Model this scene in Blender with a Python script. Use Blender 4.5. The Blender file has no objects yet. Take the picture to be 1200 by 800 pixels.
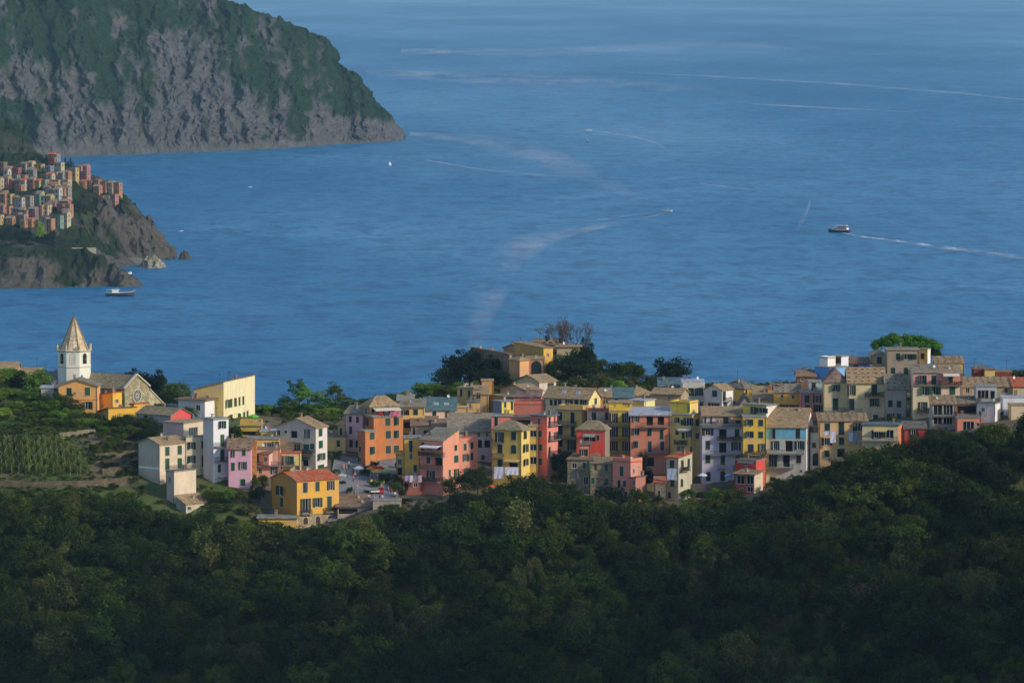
import bpy, math, random
import numpy as np
from mathutils import Vector, Matrix, noise as mnoise
random.seed(7)
rng = np.random.default_rng(7)
SC = bpy.context.scene
COL = SC.collection
rad = math.radians

# ------------------------------------------------------------------ camera
F, CAMZ, YH = 6000.0, 194.0, -40.0            # focal length in photo pixels, height above the sea, horizon row
PITCH = math.atan((400 - YH) / F)
cd = bpy.data.cameras.new('camera'); cam = bpy.data.objects.new('camera', cd); COL.objects.link(cam)
cd.sensor_width = 36.0; cd.lens = F / 1200 * 36.0
cd.clip_start = 1.0; cd.clip_end = 200000.0
cam.location = (0, 0, CAMZ); cam.rotation_euler = (math.pi / 2 - PITCH, 0, 0)
SC.camera = cam

# ------------------------------------------------------------------ sky, sun, exposure
SUN_EL, SUN_AZ = rad(25), rad(120)            # azimuth clockwise from the viewing direction
w = bpy.data.worlds.new('World'); SC.world = w; w.use_nodes = True
nt = w.node_tree; bg = nt.nodes['Background']
sky = nt.nodes.new('ShaderNodeTexSky'); sky.sky_type = 'NISHITA'; sky.sun_disc = False
sky.sun_elevation = SUN_EL; sky.sun_rotation = SUN_AZ; sky.altitude = 100
sky.air_density = 1.0; sky.dust_density = 1.2; sky.ozone_density = 3.0
nt.links.new(sky.outputs[0], bg.inputs[0]); bg.inputs[1].default_value = 0.15
sl = bpy.data.lights.new('sun', 'SUN'); sun = bpy.data.objects.new('sun', sl); COL.objects.link(sun)
sl.energy = 2.35; sl.angle = rad(5.0); sl.color = (1.0, 0.88, 0.72)
sdir = Vector((math.sin(SUN_AZ) * math.cos(SUN_EL), math.cos(SUN_AZ) * math.cos(SUN_EL), math.sin(SUN_EL)))
sun.location = (200, 700, 600); sun.rotation_euler = sdir.to_track_quat('Z', 'Y').to_euler()
SC.view_settings.view_transform = 'Standard'; SC.view_settings.look = 'None'
SC.view_settings.exposure = 0.22; SC.view_settings.gamma = 1.0
SC.view_settings.use_curve_mapping = False

# ------------------------------------------------------------------ geometry of the view
cP, sP = math.cos(PITCH), math.sin(PITCH)
def ray(px, py):
    u = (px - 600) / F; v = -(py - 400) / F
    return Vector((u, cP + v * sP, -sP + v * cP))
def at(px, py, Y):
    d = ray(px, py); t = Y / d.y
    return Vector((d.x * t, Y, CAMZ + d.z * t))
def sea_at(px, py, z=0.0):
    d = ray(px, py); t = (z - CAMZ) / d.z
    return Vector((d.x * t, d.y * t, z))
def proj(X, Y, Z):
    c = Y * cP - (Z - CAMZ) * sP; u = Y * sP + (Z - CAMZ) * cP
    return 600 + F * X / c, 400 - F * u / c
def scale_at(p):
    return F / (p.y * cP - (p.z - CAMZ) * sP)

# ------------------------------------------------------------------ small helpers
def tag(o, label=None, cat=None, group=None, kind=None):
    if label: o['label'] = label
    if cat: o['category'] = cat
    if group: o['group'] = group
    if kind: o['kind'] = kind
    return o
def empty(name, loc=(0, 0, 0), rz=0.0, parent=None):
    o = bpy.data.objects.new(name, None); COL.objects.link(o)
    o.empty_display_size = 0.3; o.location = loc; o.rotation_euler = (0, 0, rz); o.parent = parent
    return o
def link(name, me, parent=None, loc=(0, 0, 0), rz=0.0, sc=None):
    o = bpy.data.objects.new(name, me); COL.objects.link(o)
    o.parent = parent; o.location = loc; o.rotation_euler = (0, 0, rz)
    if sc is not None: o.scale = sc
    return o
class MB:
    def __init__(s): s.v = []; s.f = []; s.m = []; s.mats = []
    def mi(s, m):
        if m not in s.mats: s.mats.append(m)
        return s.mats.index(m)
    def poly(s, pts, m):
        n = len(s.v); s.v += [tuple(p) for p in pts]; s.f.append(tuple(range(n, n + len(pts)))); s.m.append(s.mi(m))
    def box(s, x0, x1, y0, y1, z0, z1, m):
        n = len(s.v)
        s.v += [(x0, y0, z0), (x1, y0, z0), (x1, y1, z0), (x0, y1, z0), (x0, y0, z1), (x1, y0, z1), (x1, y1, z1), (x0, y1, z1)]
        for q in ((0, 3, 2, 1), (4, 5, 6, 7), (0, 1, 5, 4), (1, 2, 6, 5), (2, 3, 7, 6), (3, 0, 4, 7)):
            s.f.append(tuple(n + i for i in q)); s.m.append(s.mi(m))
    def prism(s, pts, t, m, m2=None):
        """a slab: pts counter-clockwise seen from above, thickened upwards by t"""
        n = len(s.v); k = len(pts)
        s.v += [tuple(p) for p in pts] + [(p[0], p[1], p[2] + t) for p in pts]
        s.f.append(tuple(n + k + i for i in range(k))); s.m.append(s.mi(m))
        s.f.append(tuple(n + i for i in reversed(range(k)))); s.m.append(s.mi(m2 or m))
        for i in range(k):
            j = (i + 1) % k
            s.f.append((n + i, n + j, n + k + j, n + k + i)); s.m.append(s.mi(m2 or m))
    def tube(s, pts, rs, m, seg=6, cap=True):
        rings = []
        for i, p in enumerate(pts):
            p = Vector(p)
            d = (Vector(pts[min(i + 1, len(pts) - 1)]) - Vector(pts[max(i - 1, 0)])).normalized()
            a = d.orthogonal().normalized(); b = d.cross(a); r = []
            for k in range(seg):
                t = 2 * math.pi * k / seg
                q = p + (a * math.cos(t) + b * math.sin(t)) * rs[i]
                r.append(len(s.v)); s.v.append(tuple(q))
            rings.append(r)
        for A, B in zip(rings, rings[1:]):
            for k in range(seg):
                s.f.append((A[k], A[(k + 1) % seg], B[(k + 1) % seg], B[k])); s.m.append(s.mi(m))
        if cap:
            s.f.append(tuple(reversed(rings[0]))); s.m.append(s.mi(m)); s.f.append(tuple(rings[-1])); s.m.append(s.mi(m))
    def lathe(s, prof, m, seg=8, c=(0, 0), rot=0.0, cap=True):
        rings = []
        for (r, z) in prof:
            rg = []
            for k in range(seg):
                t = 2 * math.pi * k / seg + rot
                rg.append(len(s.v)); s.v.append((c[0] + r * math.cos(t), c[1] + r * math.sin(t), z))
            rings.append(rg)
        for A, B in zip(rings, rings[1:]):
            for k in range(seg):
                s.f.append((A[k], A[(k + 1) % seg], B[(k + 1) % seg], B[k])); s.m.append(s.mi(m))
        if cap:
            s.f.append(tuple(reversed(rings[0]))); s.m.append(s.mi(m)); s.f.append(tuple(rings[-1])); s.m.append(s.mi(m))
    def mesh(s, name, smooth=False):
        me = bpy.data.meshes.new(name); me.from_pydata(s.v, [], s.f)
        for m in s.mats: me.materials.append(m)
        me.polygons.foreach_set('material_index', s.m)
        if smooth: me.polygons.foreach_set('use_smooth', [True] * len(s.f))
        me.update(); return me
    def build(s, name, parent=None, loc=(0, 0, 0), rz=0.0, smooth=False):
        return link(name, s.mesh(name, smooth), parent, loc, rz)
def grid_mesh(name, P, mat, attr=None, smooth=True):
    """P: (n, m, 3) array of points"""
    n, m, _ = P.shape
    me = bpy.data.meshes.new(name)
    idx = np.arange(n * m).reshape(n, m)
    q = np.stack([idx[:-1, :-1], idx[1:, :-1], idx[1:, 1:], idx[:-1, 1:]], -1).reshape(-1, 4)
    me.vertices.add(n * m); me.vertices.foreach_set('co', P.reshape(-1).astype(np.float32))
    me.loops.add(q.size); me.loops.foreach_set('vertex_index', q.reshape(-1).astype(np.int32))
    me.polygons.add(len(q)); me.polygons.foreach_set('loop_start', (np.arange(len(q)) * 4).astype(np.int32))
    me.polygons.foreach_set('use_smooth', np.full(len(q), smooth))
    me.update(calc_edges=True); me.validate()
    if attr:
        for k, a in attr.items():
            at_ = me.attributes.new(k, 'FLOAT', 'POINT'); at_.data.foreach_set('value', a.reshape(-1).astype(np.float32))
    me.materials.append(mat)
    return me
# gradient noise on arrays
_perm = np.random.default_rng(3).permutation(256); _perm = np.concatenate([_perm, _perm, _perm])
_ang = np.random.default_rng(4).uniform(0, 2 * np.pi, 256); _gx, _gy = np.cos(_ang), np.sin(_ang)
def pn(x, y):
    xi = np.floor(x).astype(int); yi = np.floor(y).astype(int); xf = x - xi; yf = y - yi
    u = xf ** 3 * (xf * (xf * 6 - 15) + 10); v = yf ** 3 * (yf * (yf * 6 - 15) + 10)
    def g(ix, iy, dx, dy):
        h = _perm[_perm[ix & 255] + (iy & 255)]
        return _gx[h] * dx + _gy[h] * dy
    a = g(xi, yi, xf, yf); b = g(xi + 1, yi, xf - 1, yf); c = g(xi, yi + 1, xf, yf - 1); d = g(xi + 1, yi + 1, xf - 1, yf - 1)
    return (a + u * (b - a)) * (1 - v) + (c + u * (d - c)) * v
def fbm(x, y, o=4, g=0.5):
    r = 0; a = 1.0; f = 1.0
    for i in range(o): r = r + a * pn(x * f + 17.3 * i, y * f - 9.1 * i); a *= g; f *= 2.03
    return r

# ------------------------------------------------------------------ materials
def lin(c):
    return tuple((x / 255 / 12.92) if x / 255 <= 0.04045 else ((x / 255 + 0.055) / 1.055) ** 2.4 for x in c)
MC = {}
def new_mat(name):
    m = bpy.data.materials.new(name); m.use_nodes = True
    n = m.node_tree.nodes; b = n['Principled BSDF']
    return m, m.node_tree, n, m.node_tree.links, b
def rgba(c): return (c[0], c[1], c[2], 1.0)
def mixc(nt_, fac, a, b, mode='MIX'):
    x = nt_.nodes.new('ShaderNodeMix'); x.data_type = 'RGBA'; x.blend_type = mode
    for sock, val in ((x.inputs[0], fac), (x.inputs[6], a), (x.inputs[7], b)):
        if isinstance(val, (int, float)): sock.default_value = val
        elif isinstance(val, tuple): sock.default_value = rgba(val)
        else: nt_.links.new(val, sock)
    return x.outputs[2]
def ramp(nt_, src, a, b):
    x = nt_.nodes.new('ShaderNodeMapRange'); x.inputs[1].default_value = a; x.inputs[2].default_value = b
    nt_.links.new(src, x.inputs[0]); return x.outputs[0]
def coords(nt_, scale=(1, 1, 1), rnd=True, obj=True):
    tc = nt_.nodes.new('ShaderNodeTexCoord'); mp = nt_.nodes.new('ShaderNodeMapping'); mp.inputs[3].default_value = scale
    nt_.links.new(tc.outputs['Object'], mp.inputs[0])
    if rnd:
        oi = nt_.nodes.new('ShaderNodeObjectInfo'); mu = nt_.nodes.new('ShaderNodeMath'); mu.operation = 'MULTIPLY'
        mu.inputs[1].default_value = 300.0; nt_.links.new(oi.outputs['Random'], mu.inputs[0])
        cb = nt_.nodes.new('ShaderNodeCombineXYZ')
        for i in range(3): nt_.links.new(mu.outputs[0], cb.inputs[i])
        nt_.links.new(cb.outputs[0], mp.inputs[1])
    return mp.outputs[0]
def noise(nt_, co, sc, det=4, rough=0.55):
    x = nt_.nodes.new('ShaderNodeTexNoise'); x.inputs['Scale'].default_value = sc; x.inputs['Detail'].default_value = det
    x.inputs['Roughness'].default_value = rough; nt_.links.new(co, x.inputs['Vector']); return x.outputs[0]
def bump(nt_, h, dist, strength, bsdf):
    x = nt_.nodes.new('ShaderNodeBump'); x.inputs['Distance'].default_value = dist; x.inputs['Strength'].default_value = strength
    nt_.links.new(h, x.inputs['Height']); nt_.links.new(x.outputs[0], bsdf.inputs['Normal'])
def plaster(c):
    k = ('pl',) + tuple(c)
    if k in MC: return MC[k]
    m, t, n, l, b = new_mat('plaster'); L = lin(c); g0 = sum(L) / 3; L = tuple(.95 * x + .05 * g0 for x in L)
    if L[0] > L[1] > L[2] * 3.2 and L[1] > .45 * L[0]: L = (L[0], L[1] * .92, L[2] * 1.1)
    co = coords(t); n1 = noise(t, co, 0.35, 5, 0.65); co2 = coords(t, (0.8, 0.8, 0.2)); n2 = noise(t, co2, 1.0, 4, 0.6)
    n3 = noise(t, co, 2.5, 3, 0.6)
    grey = sum(L) / 3
    worn = tuple(0.55 * x + 0.22 * grey * y for x, y in zip(L, (1.05, 1.0, 0.92)))
    pale = tuple(min(0.85, x * 1.12 + 0.02) for x in L)
    c1 = mixc(t, ramp(t, n1, 0.35, 0.68), L, pale)
    c2 = mixc(t, ramp(t, n2, 0.48, 0.85), c1, worn)
    c3 = mixc(t, ramp(t, n3, 0.58, 0.8), c2, worn)
    n4 = noise(t, co, 0.24, 4, 0.6); c3 = mixc(t, ramp(t, n4, 0.53, 0.64), c3, tuple(.6 * x + .36 * y * grey for x, y in zip(L, (1.15, 1.0, .85))))
    l.new(c3, b.inputs['Base Color']); b.inputs['Roughness'].default_value = 0.92
    b.inputs['Specular IOR Level'].default_value = 0.2
    bump(t, n3, 0.03, 0.4, b); MC[k] = m; return m
def plain(name, c, rough=0.7, metal=0.0, var=0.25, sc=1.5):
    k = ('pn', name) + tuple(c)
    if k in MC: return MC[k]
    m, t, n, l, b = new_mat(name); L = lin(c)
    n1 = noise(t, coords(t), sc, 4)
    l.new(mixc(t, ramp(t, n1, 0.3, 0.75), L, tuple(x * (1 - var) for x in L)), b.inputs['Base Color'])
    b.inputs['Roughness'].default_value = rough; b.inputs['Metallic'].default_value = metal
    MC[k] = m; return m
def stone(c, sc=1.6, name='rubble_stone'):
    k = ('st', sc) + tuple(c)
    if k in MC: return MC[k]
    m, t, n, l, b = new_mat(name); L = lin(c)
    co = coords(t, (1, 1, 1.5)); v = n.new('ShaderNodeTexVoronoi'); v.inputs['Scale'].default_value = sc; l.new(co, v.inputs['Vector'])
    vd = n.new('ShaderNodeTexVoronoi'); vd.feature = 'DISTANCE_TO_EDGE'; vd.inputs['Scale'].default_value = sc; l.new(co, vd.inputs['Vector'])
    sep = n.new('ShaderNodeSeparateColor'); l.new(v.outputs['Color'], sep.inputs[0])
    c1 = mixc(t, sep.outputs[0], tuple(x * 0.62 for x in L), tuple(min(1, x * 1.35) for x in L))
    c2 = mixc(t, ramp(t, noise(t, co, 0.4, 4), 0.4, 0.7), c1, tuple(x * 0.7 for x in L))
    c3 = mixc(t, ramp(t, vd.outputs['Distance'], 0.0, 0.08), tuple(x * 0.45 for x in L), c2)
    l.new(c3, b.inputs['Base Color']); b.inputs['Roughness'].default_value = 0.95
    bump(t, ramp(t, vd.outputs['Distance'], 0.0, 0.15), 0.06, 0.7, b); MC[k] = m; return m
RC = {'tan': (174, 144, 104), 'brown': (146, 112, 88), 'grey': (150, 138, 118), 'teal': (92, 120, 124), 'terra': (206, 92, 44),
      'white': (190, 190, 196), 'dark': (104, 100, 96), 'mauve': (128, 96, 92), 'olive': (150, 134, 100), 'slab': (150, 150, 142)}
def roofmat(k_):
    k = ('rf', k_)
    if k in MC: return MC[k]
    m, t, n, l, b = new_mat('roof_tiles'); L = lin(RC[k_])
    co = coords(t, (1, 1, 1), rnd=False)
    br = n.new('ShaderNodeTexBrick'); br.inputs['Scale'].default_value = 1.0
    br.inputs['Brick Width'].default_value = 0.55; br.inputs['Row Height'].default_value = 0.42; br.inputs['Mortar Size'].default_value = 0.035
    br.inputs['Color1'].default_value = rgba(tuple(min(1, x * 1.3) for x in L)); br.inputs['Color2'].default_value = rgba(tuple(x * 0.68 for x in L))
    br.inputs['Mortar'].default_value = rgba(tuple(x * 0.5 for x in L)); l.new(co, br.inputs['Vector'])
    cr = coords(t)
    n1 = noise(t, cr, 0.5, 5, 0.7); n2 = noise(t, cr, 1.8, 4, 0.7)
    lich = lin((150, 140, 110)) if k_ not in ('white', 'teal') else tuple(x * 0.75 for x in L)
    c1 = mixc(t, ramp(t, n1, 0.45, 0.75), br.outputs['Color'], lich)
    c2 = mixc(t, ramp(t, n2, 0.55, 0.8), c1, tuple(x * 0.5 for x in L))
    l.new(c2, b.inputs['Base Color']); b.inputs['Roughness'].default_value = 0.9 if k_ != 'white' else 0.6
    bump(t, br.outputs['Fac'], 0.05, -0.8, b); MC[k] = m; return m
M = {}
M['surround'] = plain('window_surround', (186, 178, 162), 0.85)
M['white'] = plain('white_paint', (222, 220, 214), 0.6, var=0.12)
M['iron'] = plain('iron_rail', (52, 56, 56), 0.55)
M['slab'] = plain('concrete_slab', (150, 146, 138), 0.9)
M['chim'] = plain('chimney_plaster', (150, 130, 108), 0.9)
M['pipe'] = plain('copper_pipe', (110, 96, 84), .6)
M['wood'] = plain('old_wood', (70, 50, 38), 0.8)
M['terracotta'] = plain('terracotta_pot', (176, 92, 60), 0.85)
SH = {'g': (14, 56, 40), 'b': (20, 82, 46), 'd': (16, 36, 36), 't': (26, 84, 80), 'n': (56, 40, 32), 'y': (56, 88, 32)}
for k in SH: M['sh_' + k] = plain('shutter_paint', SH[k], 0.6, var=0.35, sc=4)
def glassm():
    m, t, n, l, b = new_mat('window_glass')
    b.inputs['Base Color'].default_value = (0.012, 0.016, 0.02, 1); b.inputs['Roughness'].default_value = 0.12
    return m
M['glass'] = glassm()
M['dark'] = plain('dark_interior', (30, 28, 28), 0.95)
# ------------------------------------------------------------------ sea
def sea_material():
    m, t, n, l, b = new_mat('sea_water')
    co = coords(t, (1, 1, 1), rnd=False)
    cw = coords(t, (0.9, 0.5, 1), rnd=False)
    n1 = noise(t, cw, 0.035, 4, 0.6); n2 = noise(t, cw, 0.11, 3, 0.6)
    big = noise(t, coords(t, (0.9, 0.22, 1), rnd=False), 0.0011, 5, 0.62)
    mid = noise(t, coords(t, (0.6, 0.3, 1), rnd=False), 0.006, 4, 0.6)
    ad = n.new('ShaderNodeMath'); ad.operation = 'ADD'; l.new(n1, ad.inputs[0]); l.new(n2, ad.inputs[1])
    rip = ramp(t, ad.outputs[0], 0.92, 1.22)
    c0 = mixc(t, ramp(t, big, 0.38, 0.66), (0.012, 0.150, 0.300), (0.050, 0.245, 0.430))
    c1 = mixc(t, ramp(t, mid, 0.55, 0.75), c0, (0.080, 0.275, 0.455))
    c2 = mixc(t, rip, c1, (0.006, 0.092, 0.220))
    l.new(c2, b.inputs['Base Color'])
    rr = n.new('ShaderNodeMapRange'); rr.inputs[1].default_value = 0.42; rr.inputs[2].default_value = 0.66
    rr.inputs[3].default_value = 0.52; rr.inputs[4].default_value = 0.36
    l.new(big, rr.inputs[0]); l.new(rr.outputs[0], b.inputs['Roughness'])
    b.inputs['IOR'].default_value = 1.33; b.inputs['Specular IOR Level'].default_value = 0.25
    bump(t, ad.outputs[0], 2.2, 0.55, b)
    return m
me = bpy.data.meshes.new('sea')
me.from_pydata([(-30000, -3000, 0), (30000, -3000, 0), (30000, 60000, 0), (-30000, 60000, 0)], [], [(0, 1, 2, 3)])
me.materials.append(sea_material())
tag(link('sea', me), 'blue sea lightly rippled, out to the haze', 'sea', kind='structure')

# ------------------------------------------------------------------ land
def rbf(P, smooth=2.0):
    P = np.array(P, float); X = P[:, :2] / 100.0; z = P[:, 2]; n = len(P)
    D = np.linalg.norm(X[:, None] - X[None], axis=2)
    A = np.zeros((n + 3, n + 3)); A[:n, :n] = -D + np.eye(n) * smooth * 0.01
    A[:n, n] = 1; A[:n, n + 1:] = X; A[n, :n] = 1; A[n + 1:, :n] = X.T
    c = np.linalg.solve(A, np.concatenate([z, np.zeros(3)]))
    def f(x, y):
        x = np.asarray(x, float); y = np.asarray(y, float); sh = x.shape
        Q = np.stack([x.ravel(), y.ravel()], 1) / 100.0; out = np.empty(len(Q))
        for i in range(0, len(Q), 20000):
            q = Q[i:i + 20000]; d = np.sqrt(((q[:, None] - X[None]) ** 2).sum(2))
            out[i:i + 20000] = -d @ c[:n] + c[n] + q @ c[n + 1:]
        return out.reshape(sh)
    return f
def land_material(name, greens, earth, rockc, veg_attr=True, sc=0.05, rock_bump=1.0):
    m, t, n, l, b = new_mat(name)
    co = coords(t, (1, 1, 1), rnd=False)
    n1 = noise(t, co, sc, 6, 0.65); n2 = noise(t, co, sc * 6, 5, 0.65); n3 = noise(t, co, sc * 22, 4, 0.6)
    g = mixc(t, ramp(t, n2, 0.35, 0.68), greens[0], greens[1])
    g = mixc(t, ramp(t, n3, 0.45, 0.8), g, tuple(x * 0.45 for x in greens[0]))
    r = mixc(t, ramp(t, n2, 0.35, 0.7), rockc, tuple(x * 0.45 for x in rockc))
    r = mixc(t, ramp(t, n1, 0.45, 0.7), r, earth)
    r = mixc(t, ramp(t, n3, 0.55, 0.8), r, tuple(x * 0.35 for x in rockc))
    at_ = n.new('ShaderNodeAttribute'); at_.attribute_name = 'veg'
    l.new(mixc(t, at_.outputs['Fac'], r, g), b.inputs['Base Color'])
    b.inputs['Roughness'].default_value = 0.95; b.inputs['Specular IOR Level'].default_value = 0.1
    bump(t, n2, rock_bump, 0.7, b)
    return m
def px3(l): return [tuple(at(*p)) for p in l]
CP = px3([(-120, 640, 1140), (0, 600, 1150), (0, 574, 1160), (80, 574, 1160), (150, 590, 1155), (200, 614, 1150), (235, 606, 1154), (260, 592, 1152), (320, 628, 1142),
          (400, 622, 1146), (440, 594, 1152), (500, 590, 1155), (560, 580, 1158), (600, 574, 1160), (660, 582, 1160), (730, 590, 1160), (800, 594, 1160),
          (860, 587, 1160), (920, 574, 1160), (980, 564, 1160), (1040, 542, 1160), (1090, 523, 1165), (1140, 515, 1165), (1200, 512, 1165), (1320, 505, 1165),
          (0, 562, 1168), (100, 562, 1168), (0, 515, 1195), (100, 512, 1195), (60, 499, 1210), (150, 507, 1205), (0, 482, 1230), (80, 494, 1222),
          (150, 493, 1225), (100, 476, 1245), (200, 493, 1225), (290, 496, 1235), (10, 447, 1275), (150, 471, 1265), (-120, 560, 1168), (-120, 480, 1230), (-120, 440, 1280),
          (300, 562, 1175), (350, 562, 1175), (400, 545, 1195), (470, 545, 1195), (430, 572, 1168), (400, 612, 1155), (350, 618, 1156), (540, 542, 1190), (600, 552, 1190), (750, 560, 1190),
          (780, 552, 1185), (850, 573, 1184), (795, 580, 1180), (720, 582, 1172), (680, 574, 1176), (640, 564, 1184), (520, 588, 1166), (480, 578, 1174), (600, 572, 1172), (930, 556, 1184), (1000, 525, 1185), (1080, 512, 1186), (1150, 484, 1200), (1200, 482, 1200), (1320, 480, 1200),
          (500, 502, 1225), (600, 502, 1225), (700, 497, 1230), (800, 492, 1235), (900, 482, 1240), (1000, 467, 1240), (1100, 455, 1240), (1200, 458, 1240), (1320, 458, 1240),
          (560, 477, 1260), (650, 467, 1265), (740, 464, 1275), (860, 467, 1265), (960, 456, 1262), (350, 498, 1245), (420, 502, 1235),
          (600, 441, 1310), (650, 431, 1320), (560, 446, 1305), (700, 446, 1310), (780, 454, 1298), (350, 488, 1290), (250, 480, 1285), (470, 470, 1290)])
for px in range(-300, 1600, 200):
    k = max(0, (px - 600) / 600)
    CP += px3([(px, 850 - 40 * k, 1085), (px, 720 - 60 * k, 1118)])
for X in range(-420, 540, 100):
    CP += [(X, 1010, 4), (X, 940, -6), (X, 1400, 52), (X, 1470, -5), (X, 1540, -40), (X, 1640, -60)]
_tf = rbf(CP)
def ter(x, y): return _tf(x, y)
def terz(x, y): return float(_tf(np.array([x]), np.array([y]))[0])
gx = np.arange(-330, 440, 2.5); gy = np.arange(960, 1600, 2.5)
XX, YY = np.meshgrid(gx, gy, indexing='ij'); ZZ = ter(XX, YY) + 0.35 * fbm(XX / 9, YY / 9, 3) - 0.25
veg = np.clip(0.62 + 0.9 * fbm(XX / 14, YY / 14, 4), 0, 1)
PXX = 600 + F * XX / (YY * cP - (ZZ - CAMZ) * sP)
veg = np.where((PXX > 100) & (PXX < 165) & (YY > 1165) & (YY < 1205), veg * 0.35, np.clip(veg + .2 * (PXX < 290), 0, 1))
veg = np.where((PXX > 290) & (YY > 1152) & (YY < 1280), veg * 0.15, veg)
mat_land = land_material('hill_ground', (lin((66, 90, 38)), lin((92, 108, 50))), lin((118, 100, 72)), lin((126, 116, 98)), sc=0.08, rock_bump=0.15)
tag(link('hillside', grid_mesh('hillside', np.stack([XX, YY, ZZ], -1), mat_land, {'veg': veg})), 'terraced ridge carrying the village', 'hill', kind='structure')

# added spur out of view, shaped to shade the wooded slope below the village
sx = np.linspace(-1, 1, 60); sy = np.linspace(-1, 1, 40)
def spur():
    u = np.linspace(95, 760, 130); v = np.linspace(640, 1030, 60); U, V = np.meshgrid(u, v, indexing='ij')
    nose = np.clip((U - 95) / 45, 0, 1); nose = nose * nose * (3 - 2 * nose)
    crest = 872 + 0.10 * (U - 100)
    top = SHADE_SPUR_H + 0.05 * (U - 110)
    h = top * nose * np.clip(1 - (np.abs(V - crest) / 150) ** 1.15, -0.3, 1) + 7 * fbm(U / 30, V / 30, 4)
    return np.stack([U, V, h - 12], -1)
SHADE_SPUR_H = 262
Ps = spur()
tag(link('hillside', grid_mesh('hillside', Ps, mat_land, {'veg': np.clip(0.8 + fbm(Ps[..., 0] / 20, Ps[..., 1] / 20), 0, 1)})), 'added unseen spur shaped to shade the wooded slope', 'hill', kind='structure')

# ------------------------------------------------------------------ far cape
def cape():
    sil = np.array([(-260, -330), (-100, -240), (0, -165), (80, -110), (160, -58), (230, -14), (262, 0), (300, 13), (330, 25), (350, 33), (375, 43), (390, 54), (402, 74), (418, 92), (432, 108), (446, 126), (456, 138), (466, 150), (473, 160)], float)
    wat = np.array([(-260, 196), (0, 186), (100, 183), (180, 180), (250, 178), (330, 174), (400, 169), (440, 167), (473, 165)], float)
    pxs = np.concatenate([np.linspace(-260, 400, 330), np.linspace(401.5, 474, 70)])
    vs = np.concatenate([np.linspace(0, 1, 170), np.linspace(1.012, 1.6, 40)])
    ys = np.interp(pxs, sil[:, 0], sil[:, 1]); yw = np.interp(pxs, wat[:, 0], wat[:, 1])
    P = np.zeros((len(pxs), len(vs), 3))
    base = np.array([sea_at(a, b) for a, b in zip(pxs, yw)])
    span = np.interp(pxs, [-260, 200, 400, 474], [420, 330, 200, 30])
    tops = np.array([at(a, b, c[1] + s) for a, b, c, s in zip(pxs, ys, base, span)])
    for j, v in enumerate(vs):
        if v <= 1:
            k = v ** 1.12
            zz = tops[:, 2] * (0.62 * v ** 0.72 + 0.38 * v ** 1.6)
            P[:, j, 0] = base[:, 0] + (tops[:, 0] - base[:, 0]) * v; P[:, j, 1] = base[:, 1] + (tops[:, 1] - base[:, 1]) * k; P[:, j, 2] = zz
        else:
            q = (v - 1) / 0.6
            P[:, j, 0] = tops[:, 0] * (1 + 0.02 * q); P[:, j, 1] = tops[:, 1] + 500 * q; P[:, j, 2] = tops[:, 2] * (1 - q * q) - 12 * q
    X, Z = P[..., 0].copy(), P[..., 2].copy(); Y = P[..., 1].copy()
    fade = np.clip(vs / 0.05, 0.25, 1)[None, :] * np.clip((474 - pxs) / 40, 0.12, 1)[:, None]
    PY = 400 - F * (P[..., 1] * sP + (P[..., 2] - CAMZ) * cP) / (P[..., 1] * cP - (P[..., 2] - CAMZ) * sP); PX = np.repeat(pxs[:, None], len(vs), 1)
    vegm = fbm(X / 95 + 3.1, Z / 70 + Y / 260, 4, 0.55) + 0.42 * (Z / np.maximum(1, tops[:, 2:3]) - 0.42) * 1.6 + 0.12
    gul = np.abs(fbm(X / 62 + Z / 190, Z / 420, 4))                                    # ravines
    low = np.clip(1 - Z / 34, 0, 1)
    vegm = vegm - 0.9 * low + np.exp(-((X + 205) / 60) ** 2) * 0.15 - np.exp(-(((X + 250) / 75) ** 2)) * 0.35 * np.clip(1.2 - np.abs(Z - 85) / 90, 0, 1)
    bare = np.exp(-((PX - 222 + (PY - 90) * .22) / 66) ** 2) * np.clip((PY + 60) / 60, 0, 1) + .8 * np.exp(-((PX - 30) / 34) ** 2 - ((PY - 105) / 60) ** 2) + .7 * np.exp(-((PX - 120) / 30) ** 2 - ((PY - 150) / 40) ** 2) + 1.1 * np.clip((PX - 345) / 30, 0, 1) * np.clip((PY - np.interp(PX, [340, 380, 470], [150, 128, 140])) / 14, 0, 1) + .45 * np.clip((PY - np.interp(PX, [-260, 100, 470], [186, 170, 160])) / 8, 0, 1)
    streak = fbm(X / 30 + Z / 120, Z / 95, 4, .6) + .45 * fbm(X / 8, Z / 14, 3, .6)
    veg = np.clip((.86 - 1.12 * bare + 1.1 * streak + .7 * (vegm - .2)) * 2.6, 0, 1)
    rough = fbm(X / 13 + Z / 70, Z / 42 + Y / 120, 5, 0.62)
    bush = np.abs(fbm(X / 7.0, Y / 9.0 + Z / 6.0, 2))
    P[..., 1] += fade * (-52 * (gul - 0.25) - 13 * rough * (1 - 0.4 * veg))
    P[..., 0] += fade * 9 * fbm(X / 30 + 5, Z / 24, 4, 0.6)
    P[..., 2] += fade * (5 * rough + veg * 5.5 * bush)
    P[:, 0, 2] = -6
    return P, veg
Pc, vc = cape()
mat_cape = land_material('cape_ground', (lin((24, 44, 26)), lin((38, 60, 32))), lin((76, 74, 72)), lin((98, 97, 96)), sc=0.02, rock_bump=6.0)  # ground colours kept dark, the dull light on the cape put into them
tag(link('cape', grid_mesh('cape', Pc, mat_cape, {'veg': vc}, smooth=False)), 'wooded rocky cape falling to the sea', 'cape', kind='structure')

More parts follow.
